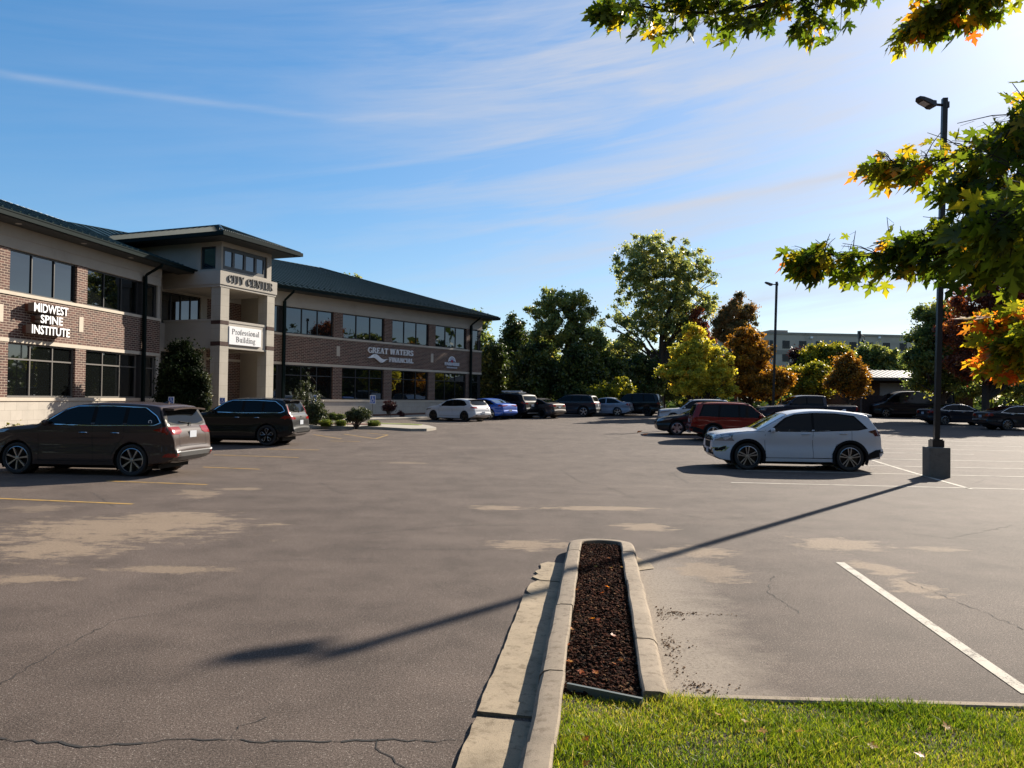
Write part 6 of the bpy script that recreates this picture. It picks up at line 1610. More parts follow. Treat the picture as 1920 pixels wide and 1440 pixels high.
def leaf_cloud(name, centers, radii, per, size, m, parent, seed, flat=.85, tint0=None, droop=0, aspect=1.6):
    """many small leaves scattered through clumps; centers (n,3), radii (n,)"""
    r2 = np.random.default_rng(seed); C_ = np.asarray(centers, float); n = len(C_); R = np.asarray(radii, float)
    k = np.repeat(np.arange(n), per); N_ = len(k)
    d = r2.normal(0, 1, (N_, 3)); d /= np.linalg.norm(d, axis=1)[:, None]
    rr = np.where(r2.uniform(0, 1, N_) < .74, r2.uniform(0, 1, N_) ** .5, r2.uniform(.9, 1.9, N_)); P = C_[k] + d * (rr * R[k])[:, None] * np.array([1, 1, flat])
    u = r2.normal(0, 1, (N_, 3)); u[:, 2] -= droop; u /= np.linalg.norm(u, axis=1)[:, None]
    v = r2.normal(0, 1, (N_, 3)); v -= u * (v * u).sum(1)[:, None]; v /= np.linalg.norm(v, axis=1)[:, None]
    s_ = size * r2.uniform(.6, 1.35, N_); u *= (s_ * aspect / 2)[:, None]; v *= (s_ / 2)[:, None]
    V = np.stack([P - u, P - v * 1.0 + u * .1, P + u, P + v * 1.0 + u * .1], 1).reshape(-1, 3)
    org = up_origin(parent); V -= np.array(org)
    me = bpy.data.meshes.new(name); me.vertices.add(4 * N_); me.vertices.foreach_set('co', V.astype(np.float32).ravel())
    me.loops.add(4 * N_); me.loops.foreach_set('vertex_index', np.arange(4 * N_, dtype=np.int32))
    me.polygons.add(N_); me.polygons.foreach_set('loop_start', np.arange(0, 4 * N_, 4, dtype=np.int32)); me.polygons.foreach_set('loop_total', np.full(N_, 4, dtype=np.int32))
    me.update(calc_edges=True); me.materials.append(m)
    ct = r2.normal(0, .19, n) if tint0 is None else np.asarray(tint0)
    t = np.clip(.45 + ct[k] + r2.normal(0, .16, N_), 0, 1); a_ = me.attributes.new('tint', 'FLOAT', 'POINT'); a_.data.foreach_set('value', np.repeat(t, 4).astype(np.float32))
    o = bpy.data.objects.new(name, me); COL.objects.link(o); o.parent = parent; return o

def tree(label, x, y, top, kind, blobs, ncl=70, per=110, leaf=.26, clr=(.5, 1.1), trunk_r=.2, seed=1, fork=.3, group=None, name='tree', bark=None, lean=0, stems=1, droop=0, limbs=26, cat='tree', shell=.55, flat=.85, core=False):
    """blobs: (dx, dy, z, rx, rz, weight) crown lobes; z above local ground"""
    ncl = int(ncl * 2.1); clr = (clr[0] * .62, clr[1] * .68); per = int(per * .85); limbs = int(limbs * 1.6)
    r2 = np.random.default_rng(seed); g0 = gz(y); r_ = root(name, (x, y, g0), label, cat, group)
    W = np.array([b[5] if len(b) > 5 else b[3] * b[3] * b[4] for b in blobs], float); W /= W.sum()
    ci = r2.choice(len(blobs), ncl, p=W); cs, rs = [], []
    for i in ci:
        dx_, dy_, z_, rx, rz = blobs[i][:5]; d = r2.normal(0, 1, 3); d /= np.linalg.norm(d); q = r2.uniform(shell ** 3, 1) ** (1 / 3.) * (1.0 if r2.uniform() < .82 else r2.uniform(1.05, 1.28))
        cr = r2.uniform(*clr) * (1.0 if r2.uniform() < .55 else .6)
        cs.append((x + dx_ + d[0] * q * max(.1, rx - cr * .5), y + dy_ + d[1] * q * max(.1, rx - cr * .5), g0 + z_ + d[2] * q * max(.1, rz - cr * .4))); rs.append(cr)
    cs = np.array(cs); rs = np.array(rs)
    # clump tints vary at random, set in leaf_cloud
    m_ = MB(); zt = top * .82; forkz = top * fork
    base = Vector((x, y, g0 - .1))
    for sN in range(stems):
        off = Vector((r2.normal(0, .12), r2.normal(0, .12), 0)) * (0 if stems == 1 else 2)
        tip = Vector((x + lean + (r2.normal(0, .06) + (0 if stems == 1 else r2.normal(0, .1))) * top, y + r2.normal(0, .05) * top, g0 + zt))
        pts = [base + off]; nseg = 7
        for k in range(1, nseg + 1):
            t = k / nseg; p = (base + off).lerp(tip, t); p.x += r2.normal(0, .012) * top * (1 - abs(2 * t - 1)); p.y += r2.normal(0, .012) * top; pts.append(p)
        rad = [trunk_r * (1.25 if k == 0 else (1 - .88 * k / nseg)) / (1 if stems == 1 else 1.5) for k in range(nseg + 1)]; m_.tube(pts, rad, 7)
        # primary limbs leave the stem at an angle; every other clump is reached from the nearest wood
        mine = [j for j in range(len(cs)) if j % stems == sN]; nodes = []
        far = sorted(mine, key=lambda j: -hypot(cs[j][0] - x, cs[j][1] - y) - .3 * r2.uniform())
        prim = far[:max(4, limbs // (3 * stems))]; rest = [j for j in mine if j not in prim][:limbs]
        for j in prim:
            c_ = Vector(cs[j]); hd = hypot(c_.x - x, c_.y - y); hz_ = (c_.z - g0 - hd * r2.uniform(.7, 1.3)) / (top * .82)
            hf = min(.93, max(fork, hz_)); f = hf * nseg; i0 = min(nseg - 1, int(f)); st = pts[i0].lerp(pts[i0 + 1], f - i0)
            r0 = max(.03, trunk_r * (1 - hf) * .5); L_ = (c_ - st).length; q = [st]
            for k in range(1, 6):
                t = k / 5; p = st.lerp(c_, t); p.z += sin(pi * t) * L_ * .07; p += Vector(r2.normal(0, .03 * L_, 3)) * (t < 1); q.append(p); nodes.append((p, r0 * (1 - .8 * t)))
            m_.tube(q, [r0 * (1 - .82 * k / 5) for k in range(6)], 5)
        for k in range(2, nseg + 1): nodes.append((pts[k], rad[k] * .5))
        for j in rest:
            c_ = Vector(cs[j]); nb = min(nodes, key=lambda n_: (n_[0] - c_).length + (2.0 if n_[0].z > c_.z else 0)); st, rn = nb; r0 = max(.014, min(.05, rn * .7))
            md = st.lerp(c_, .5) + Vector((0, 0, (c_ - st).length * .06)); m_.tube([st, md, c_], [r0, r0 * .7, .01], 4); nodes.append((md, r0 * .7))
    m_.build('trunk', bark or BARK, r_, uv=False)
    leaf_cloud('crown', cs, rs, int(per * 1.6), leaf * .62, LF[kind], r_, seed + 100, flat, None, droop)
    return r_

def tx(px, y): return at(px, 750, y).x
def tz(py, y, px=960): return at(px, py, y).z - gz(y)
# big cottonwood
y = 78
def PX(px0, px1, y): return abs(tx(px1, y) - tx(px0, y))
X = tx(1236, y)
def lob(px, py, rx_px, rz_px, y, x0, dy=0, w=None):
    s = y / FPX; l = [tx(px, y) - x0, dy, at(px, py, y).z - gz(y), rx_px * s, rz_px * s]
    if w: l.append(w)
    return tuple(l)
B = [lob(1235, 480, 62, 45, y, X), lob(1195, 470, 40, 32, y, X), lob(1165, 505, 36, 30, y, X), lob(1290, 500, 45, 42, y, X), lob(1322, 510, 26, 30, y, X), lob(1210, 540, 55, 40, y, X), lob(1290, 560, 50, 45, y, X), lob(1150, 580, 32, 26, y, X), lob(1190, 610, 45, 32, y, X), lob(1330, 570, 26, 30, y, X), lob(1255, 620, 60, 35, y, X), lob(1170, 650, 40, 25, y, X), lob(1240, 545, 55, 50, y, X), lob(1245, 590, 60, 40, y, X), lob(1225, 500, 60, 40, y, X), lob(1140, 612, 24, 18, y, X)]
tree('tallest tree, an open crowned cottonwood against the sky', X, y, tz(432, y), 'poplar', B, 270, 58, .27, (.45, .95), .42, 3, .30, limbs=70, shell=.35)
y = 70; X = tx(1052, y)
B = [lob(1055, 565, 50, 26, y, X), lob(1020, 580, 36, 24, y, X), lob(1085, 590, 34, 34, y, X), lob(1045, 620, 55, 34, y, X), lob(1000, 590, 18, 14, y, X), lob(1100, 640, 35, 30, y, X)]
tree('willow like tree with a rounded feathery crown left of the cottonwood', X, y, tz(538, y), 'green', B, 110, 110, .22, (.4, .8), .28, 4, .25, limbs=50, droop=1.0, shell=.4, stems=2)
for i, (px, pyt, wpx, y, sd, lab, kd) in enumerate((
        (925, 640, 34, 72, 11, 'tree showing right behind the far corner of the office building', 'dark'), (962, 598, 34, 75, 12, 'dark tree with a spiky tuft beside the building corner', 'dark'),
        (1000, 640, 44, 69, 13, 'dark dense tree behind the row of parked cars, under the willow', 'dark'), (1085, 650, 48, 68, 14, 'dark dense tree behind the slate blue SUV', 'dark'),
        (1140, 668, 46, 70, 15, 'dark leafy tree behind the silver blue sedan', 'dark'), (1200, 665, 44, 72, 16, 'dark shrubby tree at the foot of the tall cottonwood', 'dark'), (1245, 650, 40, 80, 17, 'dark tree behind the yellow maple', 'dark'), (1115, 612, 44, 84, 18, 'farther green tree filling the gap between willow and cottonwood', 'green'), (1015, 618, 44, 84, 19, 'farther tree behind the willow crown', 'green'), (1165, 628, 50, 86, 20, 'farther green tree low behind the cottonwood trunk', 'green'))):
    X = tx(px, y); h = (752 - pyt); B = [lob(px, pyt + h * .30, wpx * .75, h * .30, y, X), lob(px - wpx * .4, pyt + h * .55, wpx * .7, h * .30, y, X), lob(px + wpx * .4, pyt + h * .55, wpx * .7, h * .30, y, X), lob(px, pyt + h * .8, wpx, h * .22, y, X)]
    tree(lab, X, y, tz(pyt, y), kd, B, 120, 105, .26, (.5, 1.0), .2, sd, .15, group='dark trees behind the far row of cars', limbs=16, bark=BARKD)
y = 64; X = tx(1150, y)
tree('bright green bush low between the dark trees', X, y, tz(715, y), 'ygreen', [lob(1135, 735, 30, 16, y, X), lob(1165, 728, 26, 18, y, X), lob(1120, 745, 24, 12, y, X)], 36, 90, .2, (.3, .6), .06, 21, .1, name='shrub', limbs=8, cat='shrub')
y = 58; X = tx(1305, y)
B = [lob(1300, 625, 22, 20, y, X), lob(1312, 655, 34, 26, y, X), lob(1285, 665, 36, 24, y, X), lob(1340, 670, 30, 24, y, X), lob(1265, 695, 30, 18, y, X), lob(1305, 700, 55, 26, y, X), lob(1350, 705, 32, 22, y, X), lob(1290, 725, 40, 20, y, X), lob(1345, 730, 36, 18, y, X)]
tree('bright yellow maple, low and wide, above the old white wagon SUV', X, y, tz(608, y), 'yellow', B, 300, 80, .19, (.22, .48), .16, 5, .16, limbs=60, shell=.2)
y = 72; X = tx(1383, y)
B = [lob(1383, 560, 16, 26, y, X), lob(1375, 590, 30, 24, y, X), lob(1400, 585, 22, 20, y, X), lob(1380, 625, 40, 30, y, X), lob(1355, 610, 24, 24, y, X)]
tree('russet brown conical tree with a loose airy top', X, y, tz(533, y), 'rust', B, 120, 80, .20, (.35, .7), .2, 6, .25, limbs=50, droop=-.6, shell=.2)
y = 76; X = tx(1308, y)
tree('narrow reddish tree top between the cottonwood and the russet tree', X, y, tz(567, y), 'red', [lob(1305, 590, 14, 20, y, X), lob(1308, 615, 22, 22, y, X), lob(1315, 650, 28, 30, y, X)], 46, 100, .2, (.4, .7), .16, 7, .3, limbs=16)
y = 62; X = tx(1405, y)
B = [lob(1400, 640, 36, 26, y, X), lob(1415, 665, 32, 28, y, X), lob(1385, 680, 34, 26, y, X), lob(1425, 700, 36, 24, y, X), lob(1395, 720, 50, 22, y, X)]
tree('orange brown tree between the yellow maple and the far lamp post', X, y, tz(612, y), 'orange', B, 230, 80, .2, (.28, .58), .18, 8, .18, limbs=40, shell=.25)
y = 60; X = tx(1462, y)
tree('olive and orange shrubby tree behind the thin lamp post', X, y, tz(690, y), 'orange', [lob(1455, 712, 32, 18, y, X), lob(1440, 735, 30, 14, y, X)], 50, 110, .2, (.35, .7), .1, 9, .15, limbs=16)
y = 66; X = tx(1515, y)
B = [lob(1490, 705, 32, 18, y, X), lob(1530, 700, 38, 20, y, X), lob(1515, 725, 48, 16, y, X)]
tree('yellow green spreading tree behind the pickup cab', X, y, tz(682, y), 'ygreen', B, 80, 120, .2, (.35, .7), .12, 10, .15, limbs=30, shell=.3)
y = 95; X = tx(1560, y)
B = [lob(1545, 665, 36, 20, y, X), lob(1575, 662, 28, 22, y, X), lob(1520, 680, 24, 22, y, X), lob(1560, 690, 46, 22, y, X)]
tree('golden topped round tree in front of the hotel', X, y, tz(643, y), 'ygreen', B, 90, 120, .30, (.6, 1.1), .2, 31, .25, limbs=18)
y = 98; X = tx(1503, y)
tree('small purple leaved tree left of the golden tree by the hotel', X, y, tz(647, y), 'burgundy', [lob(1503, 672, 22, 24, y, X), lob(1498, 700, 20, 20, y, X)], 34, 100, .30, (.6, 1.0), .16, 32, .25, limbs=10)
y = 60.5; X = tx(1593, y)
B = [lob(1590, 682, 22, 20, y, X), lob(1598, 705, 32, 22, y, X), lob(1575, 715, 26, 18, y, X), lob(1605, 728, 28, 14, y, X)]
tree('orange oak with a pointed crown beside the outbuilding roof', X, y, tz(660, y), 'orange', B, 90, 120, .19, (.35, .7), .14, 33, .18, limbs=26)
y = 84; X = tx(1652, y)
B = [lob(1640, 672, 32, 24, y, X), lob(1668, 680, 24, 22, y, X), lob(1620, 665, 20, 18, y, X), lob(1650, 705, 40, 18, y, X)]
tree('fresh green round tree behind the outbuilding', X, y, tz(646, y), 'green', B, 90, 110, .28, (.5, .9), .18, 34, .2, limbs=20)
y = 86; X = tx(1703, y)
tree('dark blue green fir before the hotel wall', X, y, tz(652, y), 'dark', [lob(1703, 670, 9, 14, y, X), lob(1703, 690, 15, 14, y, X), lob(1703, 708, 20, 14, y, X)], 50, 100, .25, (.35, .6), .14, 35, .1, limbs=14, flat=.6)
y = 59; X = tx(1765, y)
B = [lob(1752, 590, 34, 28, y, X), lob(1740, 630, 40, 30, y, X), lob(1775, 610, 44, 40, y, X), lob(1738, 675, 44, 30, y, X), lob(1780, 680, 50, 50, y, X), lob(1745, 715, 40, 22, y, X)]
tree('big dark green tree behind the near lamp post', X, y, tz(558, y), 'green', B, 170, 130, .22, (.5, .95), .26, 36, .2, limbs=30)
y = 54; X = tx(1850, y)
B = [lob(1830, 560, 46, 34, y, X), lob(1880, 545, 50, 40, y, X), lob(1825, 620, 55, 40, y, X), lob(1890, 620, 60, 50, y, X), lob(1840, 680, 60, 36, y, X), lob(1950, 600, 60, 70, y, X), lob(1900, 690, 55, 30, y, X)]
tree('large dark red maple above the black sedan', X, y, tz(505, y), 'red', B, 210, 130, .21, (.5, .95), .3, 37, .2, limbs=30)
y = 66; X = tx(1860, y)
tree('low dark shrub mass under the red maple', X, y, tz(700, y), 'green', [lob(1800, 728, 40, 22, y, X), lob(1850, 722, 42, 22, y, X), lob(1900, 725, 45, 24, y, X), lob(1960, 720, 45, 30, y, X)], 80, 110, .22, (.4, .8), .08, 38, .1, name='shrub', limbs=10, cat='shrub')
# tree tops over the office roof
for px, py, y, sd, lab in ((655, 512, 92, 41, 'tree top showing over the office roof nearest the tower'), (840, 570, 96, 42, 'tree tops showing above the descending end of the office roof'), (885, 578, 92, 43, 'tree crown just above the far eave of the office')):
    X = tx(px, y); tree(lab, X, y, tz(py, y), 'green', [lob(px, py + 26, 30, 24, y, X), lob(px - 25, py + 40, 26, 22, y, X), lob(px, py + 90, 50, 50, y, X)], 70, 100, .3, (.5, 1.0), .25, sd, .3, limbs=14)
# trees beyond the frame whose reflections and shade the photo shows
for i, (x, y, h, kd, sd) in enumerate(((42, 34, 11, 'rust', 51), (47, 42, 12, 'green', 52), (40, 26, 9, 'green', 53), (52, 50, 13, 'dark', 54), (44, 60, 11, 'dark', 55), (36, 18, 8, 'rust', 56))):
    B = [(0, 0, h * .35, h * .26, h * .2), (0, 0, h * .55, h * .2, h * .2), (0, 0, h * .8, h * .1, h * .16), (.6, .3, h * .45, h * .24, h * .2)]
    tree(('rust coloured', 'green', 'green', 'dark', 'dark', 'rust coloured')[i] + ' tree along the east edge of the lot, ' + ('broad', 'tall', 'low', 'tallest', 'slender', 'small')[i] + ' one', x, y, h, kd, B, 80, 70, .3, (.5, 1.0), .2, sd, .15, limbs=14, group='trees along the east edge of the lot')
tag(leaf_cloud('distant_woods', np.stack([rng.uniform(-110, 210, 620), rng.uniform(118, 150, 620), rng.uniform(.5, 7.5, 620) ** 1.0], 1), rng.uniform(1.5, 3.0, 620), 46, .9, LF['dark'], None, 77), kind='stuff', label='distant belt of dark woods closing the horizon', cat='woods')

# unseen woods added behind, east and west to cut sky fill and darken reflections
bk = np.concatenate([np.stack([rng.uniform(-80, 80, 620), rng.uniform(-36, -20, 620), rng.uniform(.5, 19, 620)], 1), np.stack([rng.uniform(70, 84, 260), rng.uniform(-40, 110, 260), rng.uniform(.5, 12, 260)], 1), np.stack([rng.uniform(-84, -70, 260), rng.uniform(-40, 110, 260), rng.uniform(.5, 12, 260)], 1)])
tag(leaf_cloud('sky_blocking_woods', bk, rng.uniform(1.6, 3.2, len(bk)), 40, 1.1, LF['dark'], None, 78), kind='stuff', label='unseen dark woods added around the lot to cut sky fill', cat='woods')

# ---------------------------------------------------------------- planting by the entrance
def bush(label, px, py_t, py_b, wpx, y, kind, seed, leaf=.09, ncl=26, per=60, name='shrub', grp=None, stems=3, flat=.85, clr=(.16, .32), limbs=14, shell=.3, droop=0, top_heavy=False):
    X = tx(px, y); s = y / FPX; zt_ = at(px, py_t, y).z - gz(y); zb_ = 0.12; hh = zt_ - zb_; w = wpx * s / 2
    if top_heavy: B = [(0, 0, zb_ + hh * .68, w, hh * .30), (-w * .3, 0, zb_ + hh * .5, w * .7, hh * .25), (w * .3, 0, zb_ + hh * .55, w * .7, hh * .25)]
    else: B = [(0, 0, zb_ + hh * .5, w * .85, hh * .5), (-w * .4, 0, zb_ + hh * .35, w * .6, hh * .35), (w * .4, 0, zb_ + hh * .35, w * .6, hh * .35)]
    return tree(label, X, y, zt_, kind, B, ncl, per, leaf, clr, .035, seed, .12, name=name, stems=stems, limbs=limbs, cat='shrub', flat=flat, shell=shell, group=grp, droop=droop)
bush('round twiggy green bush at the kerb of the entrance island', 671, 765, 798, 52, 38.5, 'bushy', 61, .085, 60, 55, top_heavy=True, limbs=30, clr=(.12, .26))
bush('leafy bush behind the tail of the black crossover', 592, 746, 800, 34, 39.5, 'bushy', 62, .09, 50, 60, clr=(.18, .34))
bush('small green bush beside the taller leafy one near the wall', 603, 767, 795, 26, 41.5, 'bushy', 63, .09, 30, 55, clr=(.15, .28))
bush('low spreading juniper before the block wall', 628, 774, 790, 40, 45, 'dark', 64, .08, 30, 60, flat=.6, clr=(.15, .3))
bush('leafless looking burgundy bush against the block wall', 730, 751, 780, 30, 52, 'burgundy', 65, .08, 40, 40, top_heavy=True, limbs=30, clr=(.12, .28))
bush('low burgundy tuft next to the burgundy bush', 752, 770, 781, 14, 52, 'burgundy', 66, .07, 12, 40, clr=(.1, .2))
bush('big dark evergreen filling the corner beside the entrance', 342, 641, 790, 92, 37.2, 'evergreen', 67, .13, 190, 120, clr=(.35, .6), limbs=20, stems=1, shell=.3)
bush('light green shrub climbing the tower column', 386, 690, 765, 16, 37.0, 'bushy', 68, .10, 26, 60, clr=(.15, .3))
for i, (px, pt_, pb_, w_, y, sd) in enumerate(((566, 703, 775, 14, 43, 71), (577, 700, 775, 12, 42, 72), (588, 722, 778, 14, 42.5, 73), (556, 722, 776, 14, 43.5, 74), (597, 732, 778, 8, 43, 75))):
    bush(('slim leafy stem plant', 'tallest slim stem plant', 'loose stem plant by the blue sign', 'slim stem plant nearest the tower', 'thin sprig plant')[i] + ' rising in front of the lower windows', px, pt_, pb_, w_, y, 'bushy', sd, .085, 24, 26, 'stem_plant', 'young stem plants before the windows', 2, 1.2, (.10, .2), 10, .1)
bush('sparse grassy shrub at the foot of the near wing', 26, 785, 806, 42, 24, 'ygreen', 69, .05, 30, 24, clr=(.08, .16))
def tuft(label, px, pyt, pyb, wpx, y, seed):
    X = tx(px, y); g0 = gz(y) + .12; r_ = root('ornamental_grass', (X, y, g0), label, 'ornamental grass', 'ornamental grass mounds on the island'); r2 = np.random.default_rng(seed)
    h = at(px, pyt, y).z - g0; w = wpx * y / FPX / 2; V, F_, T2 = [], [], []
    for k in range(1500):
        a = r2.uniform(0, 6.283); rad = w * r2.uniform(.15, 1.05); hh = h * r2.uniform(.6, 1.05) * (1 - .35 * (rad / w) ** 2)
        b0 = Vector((X + r2.normal(0, w * .22), y + r2.normal(0, w * .22), g0)); d = Vector((cos(a), sin(a), 0)); m1 = b0 + d * rad * .45 + Z * hh * .85; tp = b0 + d * rad + Z * hh * .72; n_ = Vector((-d.y, d.x, 0)) * .010
        q = len(V); V += [b0 - n_, b0 + n_, m1 + n_, m1 - n_, tp]; F_ += [(q, q + 1, q + 2, q + 3), (q + 3, q + 2, q + 4)]; T2 += [min(1, max(0, r2.normal(.5, .2)))] * 5
    me = bpy.data.meshes.new('blades'); me.from_pydata([tuple(v - r_.location) for v in V], [], F_); me.materials.append(LF['tuft']); a_ = me.attributes.new('tint', 'FLOAT', 'POINT'); a_.data.foreach_set('value', T2)
    o = bpy.data.objects.new('blades', me); COL.objects.link(o); o.parent = r_
tuft('bright yellow green grass mound alone on the island tip', 701, 785.5, 802, 32, 39.2, 81)
tuft('green grass mound beside the round twiggy bush', 640, 785, 802, 28, 39.0, 82)
tuft('green grass mound nearest the black crossover', 612, 784, 803, 32, 38.7, 83)

# ---------------------------------------------------------------- the maple over the camera
MAPLE = leafy('leaf_maple', [(0, (.03, .06, .008)), (.35, (.085, .13, .012)), (.58, (.20, .22, .014)), (.75, (.42, .30, .018)), (.88, (.60, .22, .018)), (1, (.60, .11, .018))], .58, 2.0, .45, .3)
half = [(0, -.46), (.04, -.34), (.18, -.44), (.20, -.36), (.34, -.36), (.15, -.22), (.32, -.14), (.40, -.16), (.42, -.04), (.56, .04), (.38, .08), (.36, .18), (.24, .08), (.10, .04), (.12, .22), (.20, .28), (.11, .36), (0, .66)]
outl = half + [(-a, b) for a, b in half[-2:0:-1]]
def maple_leaves(name, P, U, Vv, S, T2, parent, m):
    """P stem points, U tip direction, Vv side direction, S size, T2 tint"""
    n = len(P); o2 = np.array(outl); k = len(o2); W_ = np.cross(U, Vv)
    cen = np.array([0, -.12])
    pts = np.concatenate([[cen], o2]); fold = -.16 * np.abs(pts[:, 0]) * 1.0 - .10 * (pts[:, 1] - cen[1]) ** 2
    org = np.array(up_origin(parent))
    V = (P[:, None, :] + S[:, None, None] * ((pts[None, :, 1:2] + .5) * U[:, None, :] + pts[None, :, 0:1] * Vv[:, None, :] + fold[None, :, None] * W_[:, None, :])).reshape(-1, 3) - org
    tri = np.array([(0, 1 + i, 1 + (i + 1) % k) for i in range(k)]); F_ = (tri[None] + (np.arange(n) * (k + 1))[:, None, None]).reshape(-1, 3)
    me = bpy.data.meshes.new(name); me.vertices.add(len(V)); me.vertices.foreach_set('co', V.astype(np.float32).ravel()); nf = len(F_)
    me.loops.add(3 * nf); me.loops.foreach_set('vertex_index', F_.astype(np.int32).ravel()); me.polygons.add(nf)
    me.polygons.foreach_set('loop_start', np.arange(0, 3 * nf, 3, dtype=np.int32)); me.polygons.foreach_set('loop_total', np.full(nf, 3, dtype=np.int32)); me.update(calc_edges=True); me.materials.append(m)
    # tips redden: tint rises towards the lobe tips
    edge = np.concatenate([[0], np.linalg.norm(o2 - cen, axis=1)]); edge = np.clip((edge - .3) / .4, 0, 1) * .16
    a_ = me.attributes.new('tint', 'FLOAT', 'POINT'); a_.data.foreach_set('value', np.clip(T2[:, None] + edge[None] * (.4 + T2[:, None]), 0, 1).astype(np.float32).ravel())
    o = bpy.data.objects.new(name, me); COL.objects.link(o); o.parent = parent; return o
mr = root('maple_tree', (6.6, 3.2, .1), 'maple with green and orange leaves whose branches hang into the picture', 'tree')
m_ = MB(); m_.tube([(6.6, 3.2, -.1), (6.55, 3.2, .6), (6.45, 3.25, 1.8), (6.4, 3.3, 3.2), (6.2, 3.4, 4.6), (6.1, 3.5, 6.2)], [.24, .19, .17, .15, .11, .06], 12); m_.build('trunk', BARK, mr, uv=False, smooth=60)
oc = np.concatenate([np.stack([rng.uniform(-2.5, 8.5, 150), rng.uniform(-7.5, -.4, 150), rng.uniform(4.2, 9.5, 150)], 1), np.stack([rng.uniform(4.2, 9, 60), rng.uniform(-.4, 3.0, 60), rng.uniform(4.6, 8.5, 60)], 1)])
leaf_cloud('crown', oc, rng.uniform(.5, .9, len(oc)), 60, .12, MAPLE, mr, 79)  # out-of-view crown added above and behind the camera to deepen ground shadows
def branch(pix, r0, seed, dens, size=.105, spread=.24, tint=.35, tvar=.22, start=(6.35, 3.35, 3.0), side=1.0, fall=1.0):
    """pix: (px, py, depth y) control points from the crown outwards"""
    r2 = np.random.default_rng(seed); pts = [Vector(start)] + [at(*p) for p in pix]
    fine = []
    for i in range(len(pts) - 1):
        p0, p1, p2, p3 = pts[max(0, i - 1)], pts[i], pts[i + 1], pts[min(len(pts) - 1, i + 2)]
        for k in range(8):
            t = k / 8; fine.append(.5 * ((2 * p1) + (p2 - p0) * t + (2 * p0 - 5 * p1 + 4 * p2 - p3) * t * t + (3 * p1 - p0 - 3 * p2 + p3) * t ** 3))
    fine.append(pts[-1]); nF = len(fine)
    m_ = MB(); m_.tube(fine, [r0 * (1 - .88 * k / nF) for k in range(nF)], 6)
    Ps, Us, Vs, Ss, Ts = [], [], [], [], []
    i0 = int(8 * .8)
    twigs = []
    for k in range(i0, nF - 1):
        for _ in range(dens):
            t = r2.uniform(); p = fine[k].lerp(fine[k + 1], t); fwd = (fine[min(k + 2, nF - 1)] - fine[k]).normalized()
            taper = min(1, .35 + (nF - k) / nF * 1.4)
            d = (fwd * r2.uniform(.2, 1.0) + Vector(r2.normal(0, 1, 3)) * .75 * side); d.z -= .12; d.normalize(); L_ = spread * r2.uniform(.35, 1.2) * taper
            e = p + d * L_ + Vector((0, 0, -.05 * L_)); twigs.append((p, e)); m_.tube([p, p.lerp(e, .5) + Vector((0, 0, .015)), e], [.0035, .0025, .0016], 4, cap=False)
            for q in range(r2.integers(2, 5)):
                b_ = p.lerp(e, r2.uniform(.3, 1.08)); pd = Vector(r2.normal(0, 1, 3)); pd.z = -abs(pd.z) * .3; pd.normalize(); b2 = b_ + pd * r2.uniform(.03, .09)
                m_.tube([b_, b2], [.0011, .0009], 3, cap=False)
                u = (fwd * .55 + pd * .5 + Vector((r2.normal(0, .25), r2.normal(0, .25), -r2.uniform(.1, .9) * fall))).normalized()
                nrm_ = Vector((r2.normal(0, .9), r2.normal(0, .9), .9)).normalized(); v = u.cross(nrm_).normalized()
                Ps.append(b2); Us.append(u); Vs.append(v); Ss.append(size * r2.uniform(.6, 1.2)); tip = k / nF
                Ts.append(min(1, max(0, r2.normal(tint + .14 * (tip - .5), tvar))))
    bo = m_.build('branch', BARKD, mr, uv=False, smooth=60)
    maple_leaves('foliage', np.array(Ps), np.array(Us), np.array(Vs), np.array(Ss), np.array(Ts), bo, MAPLE)
# top edge branches
branch([(1750, -120, 4.2), (1600, -45, 4.4), (1480, -5, 4.5), (1370, 20, 4.6), (1270, 22, 4.7), (1180, 8, 4.8), (1142, 12, 4.85)], .022, 201, 2, .104, .24, 0.27, .20, (6.3, 3.4, 4.2))
branch([(1720, -110, 4.2), (1600, -70, 4.35), (1480, -50, 4.5), (1350, -35, 4.6), (1240, -30, 4.7)], .018, 202, 2, .104, .24, 0.27, .20, (6.3, 3.4, 4.3))
branch([(1560, -40, 4.4), (1530, 10, 4.45), (1505, 45, 4.5)], .008, 213, 1, .104, .12, 0.31, .2, (6.2, 3.6, 4.3))
branch([(1900, -90, 4.0), (1820, -25, 4.2), (1755, 15, 4.3), (1705, 55, 4.4)], .012, 203, 2, .104, .18, 0.39, .2, (6.3, 3.4, 3.9))
branch([(1950, -60, 4.0), (1880, -20, 4.2), (1800, 5, 4.3), (1740, 30, 4.35)], .012, 204, 2, .104, .16, 0.39, .2, (6.3, 3.4, 3.9))
# right hand mass
branch([(2050, 180, 3.9), (1950, 235, 4.1), (1850, 275, 4.3), (1760, 300, 4.45), (1690, 303, 4.6), (1650, 308, 4.7)], .016, 205, 2, .104, .22, 0.43, .2, (6.35, 3.3, 3.4))
branch([(2060, 190, 3.6), (1980, 250, 3.8), (1900, 290, 4.0), (1850, 330, 4.1), (1800, 350, 4.2)], .016, 206, 2, .104, .30, 0.31, .2, (6.35, 3.3, 3.3))
branch([(2060, 330, 3.5), (1960, 350, 3.7), (1880, 385, 3.9), (1800, 425, 4.1), (1740, 450, 4.2), (1680, 470, 4.3)], .02, 207, 2, .104, .28, 0.25, .2, (6.35, 3.3, 3.0))
branch([(2050, 400, 3.5), (1950, 430, 3.8), (1850, 460, 4.0), (1760, 475, 4.2), (1660, 478, 4.35), (1570, 478, 4.5), (1530, 470, 4.55), (1512, 484, 4.6)], .02, 208, 2, .104, .24, 0.31, .22, (6.35, 3.3, 2.9))
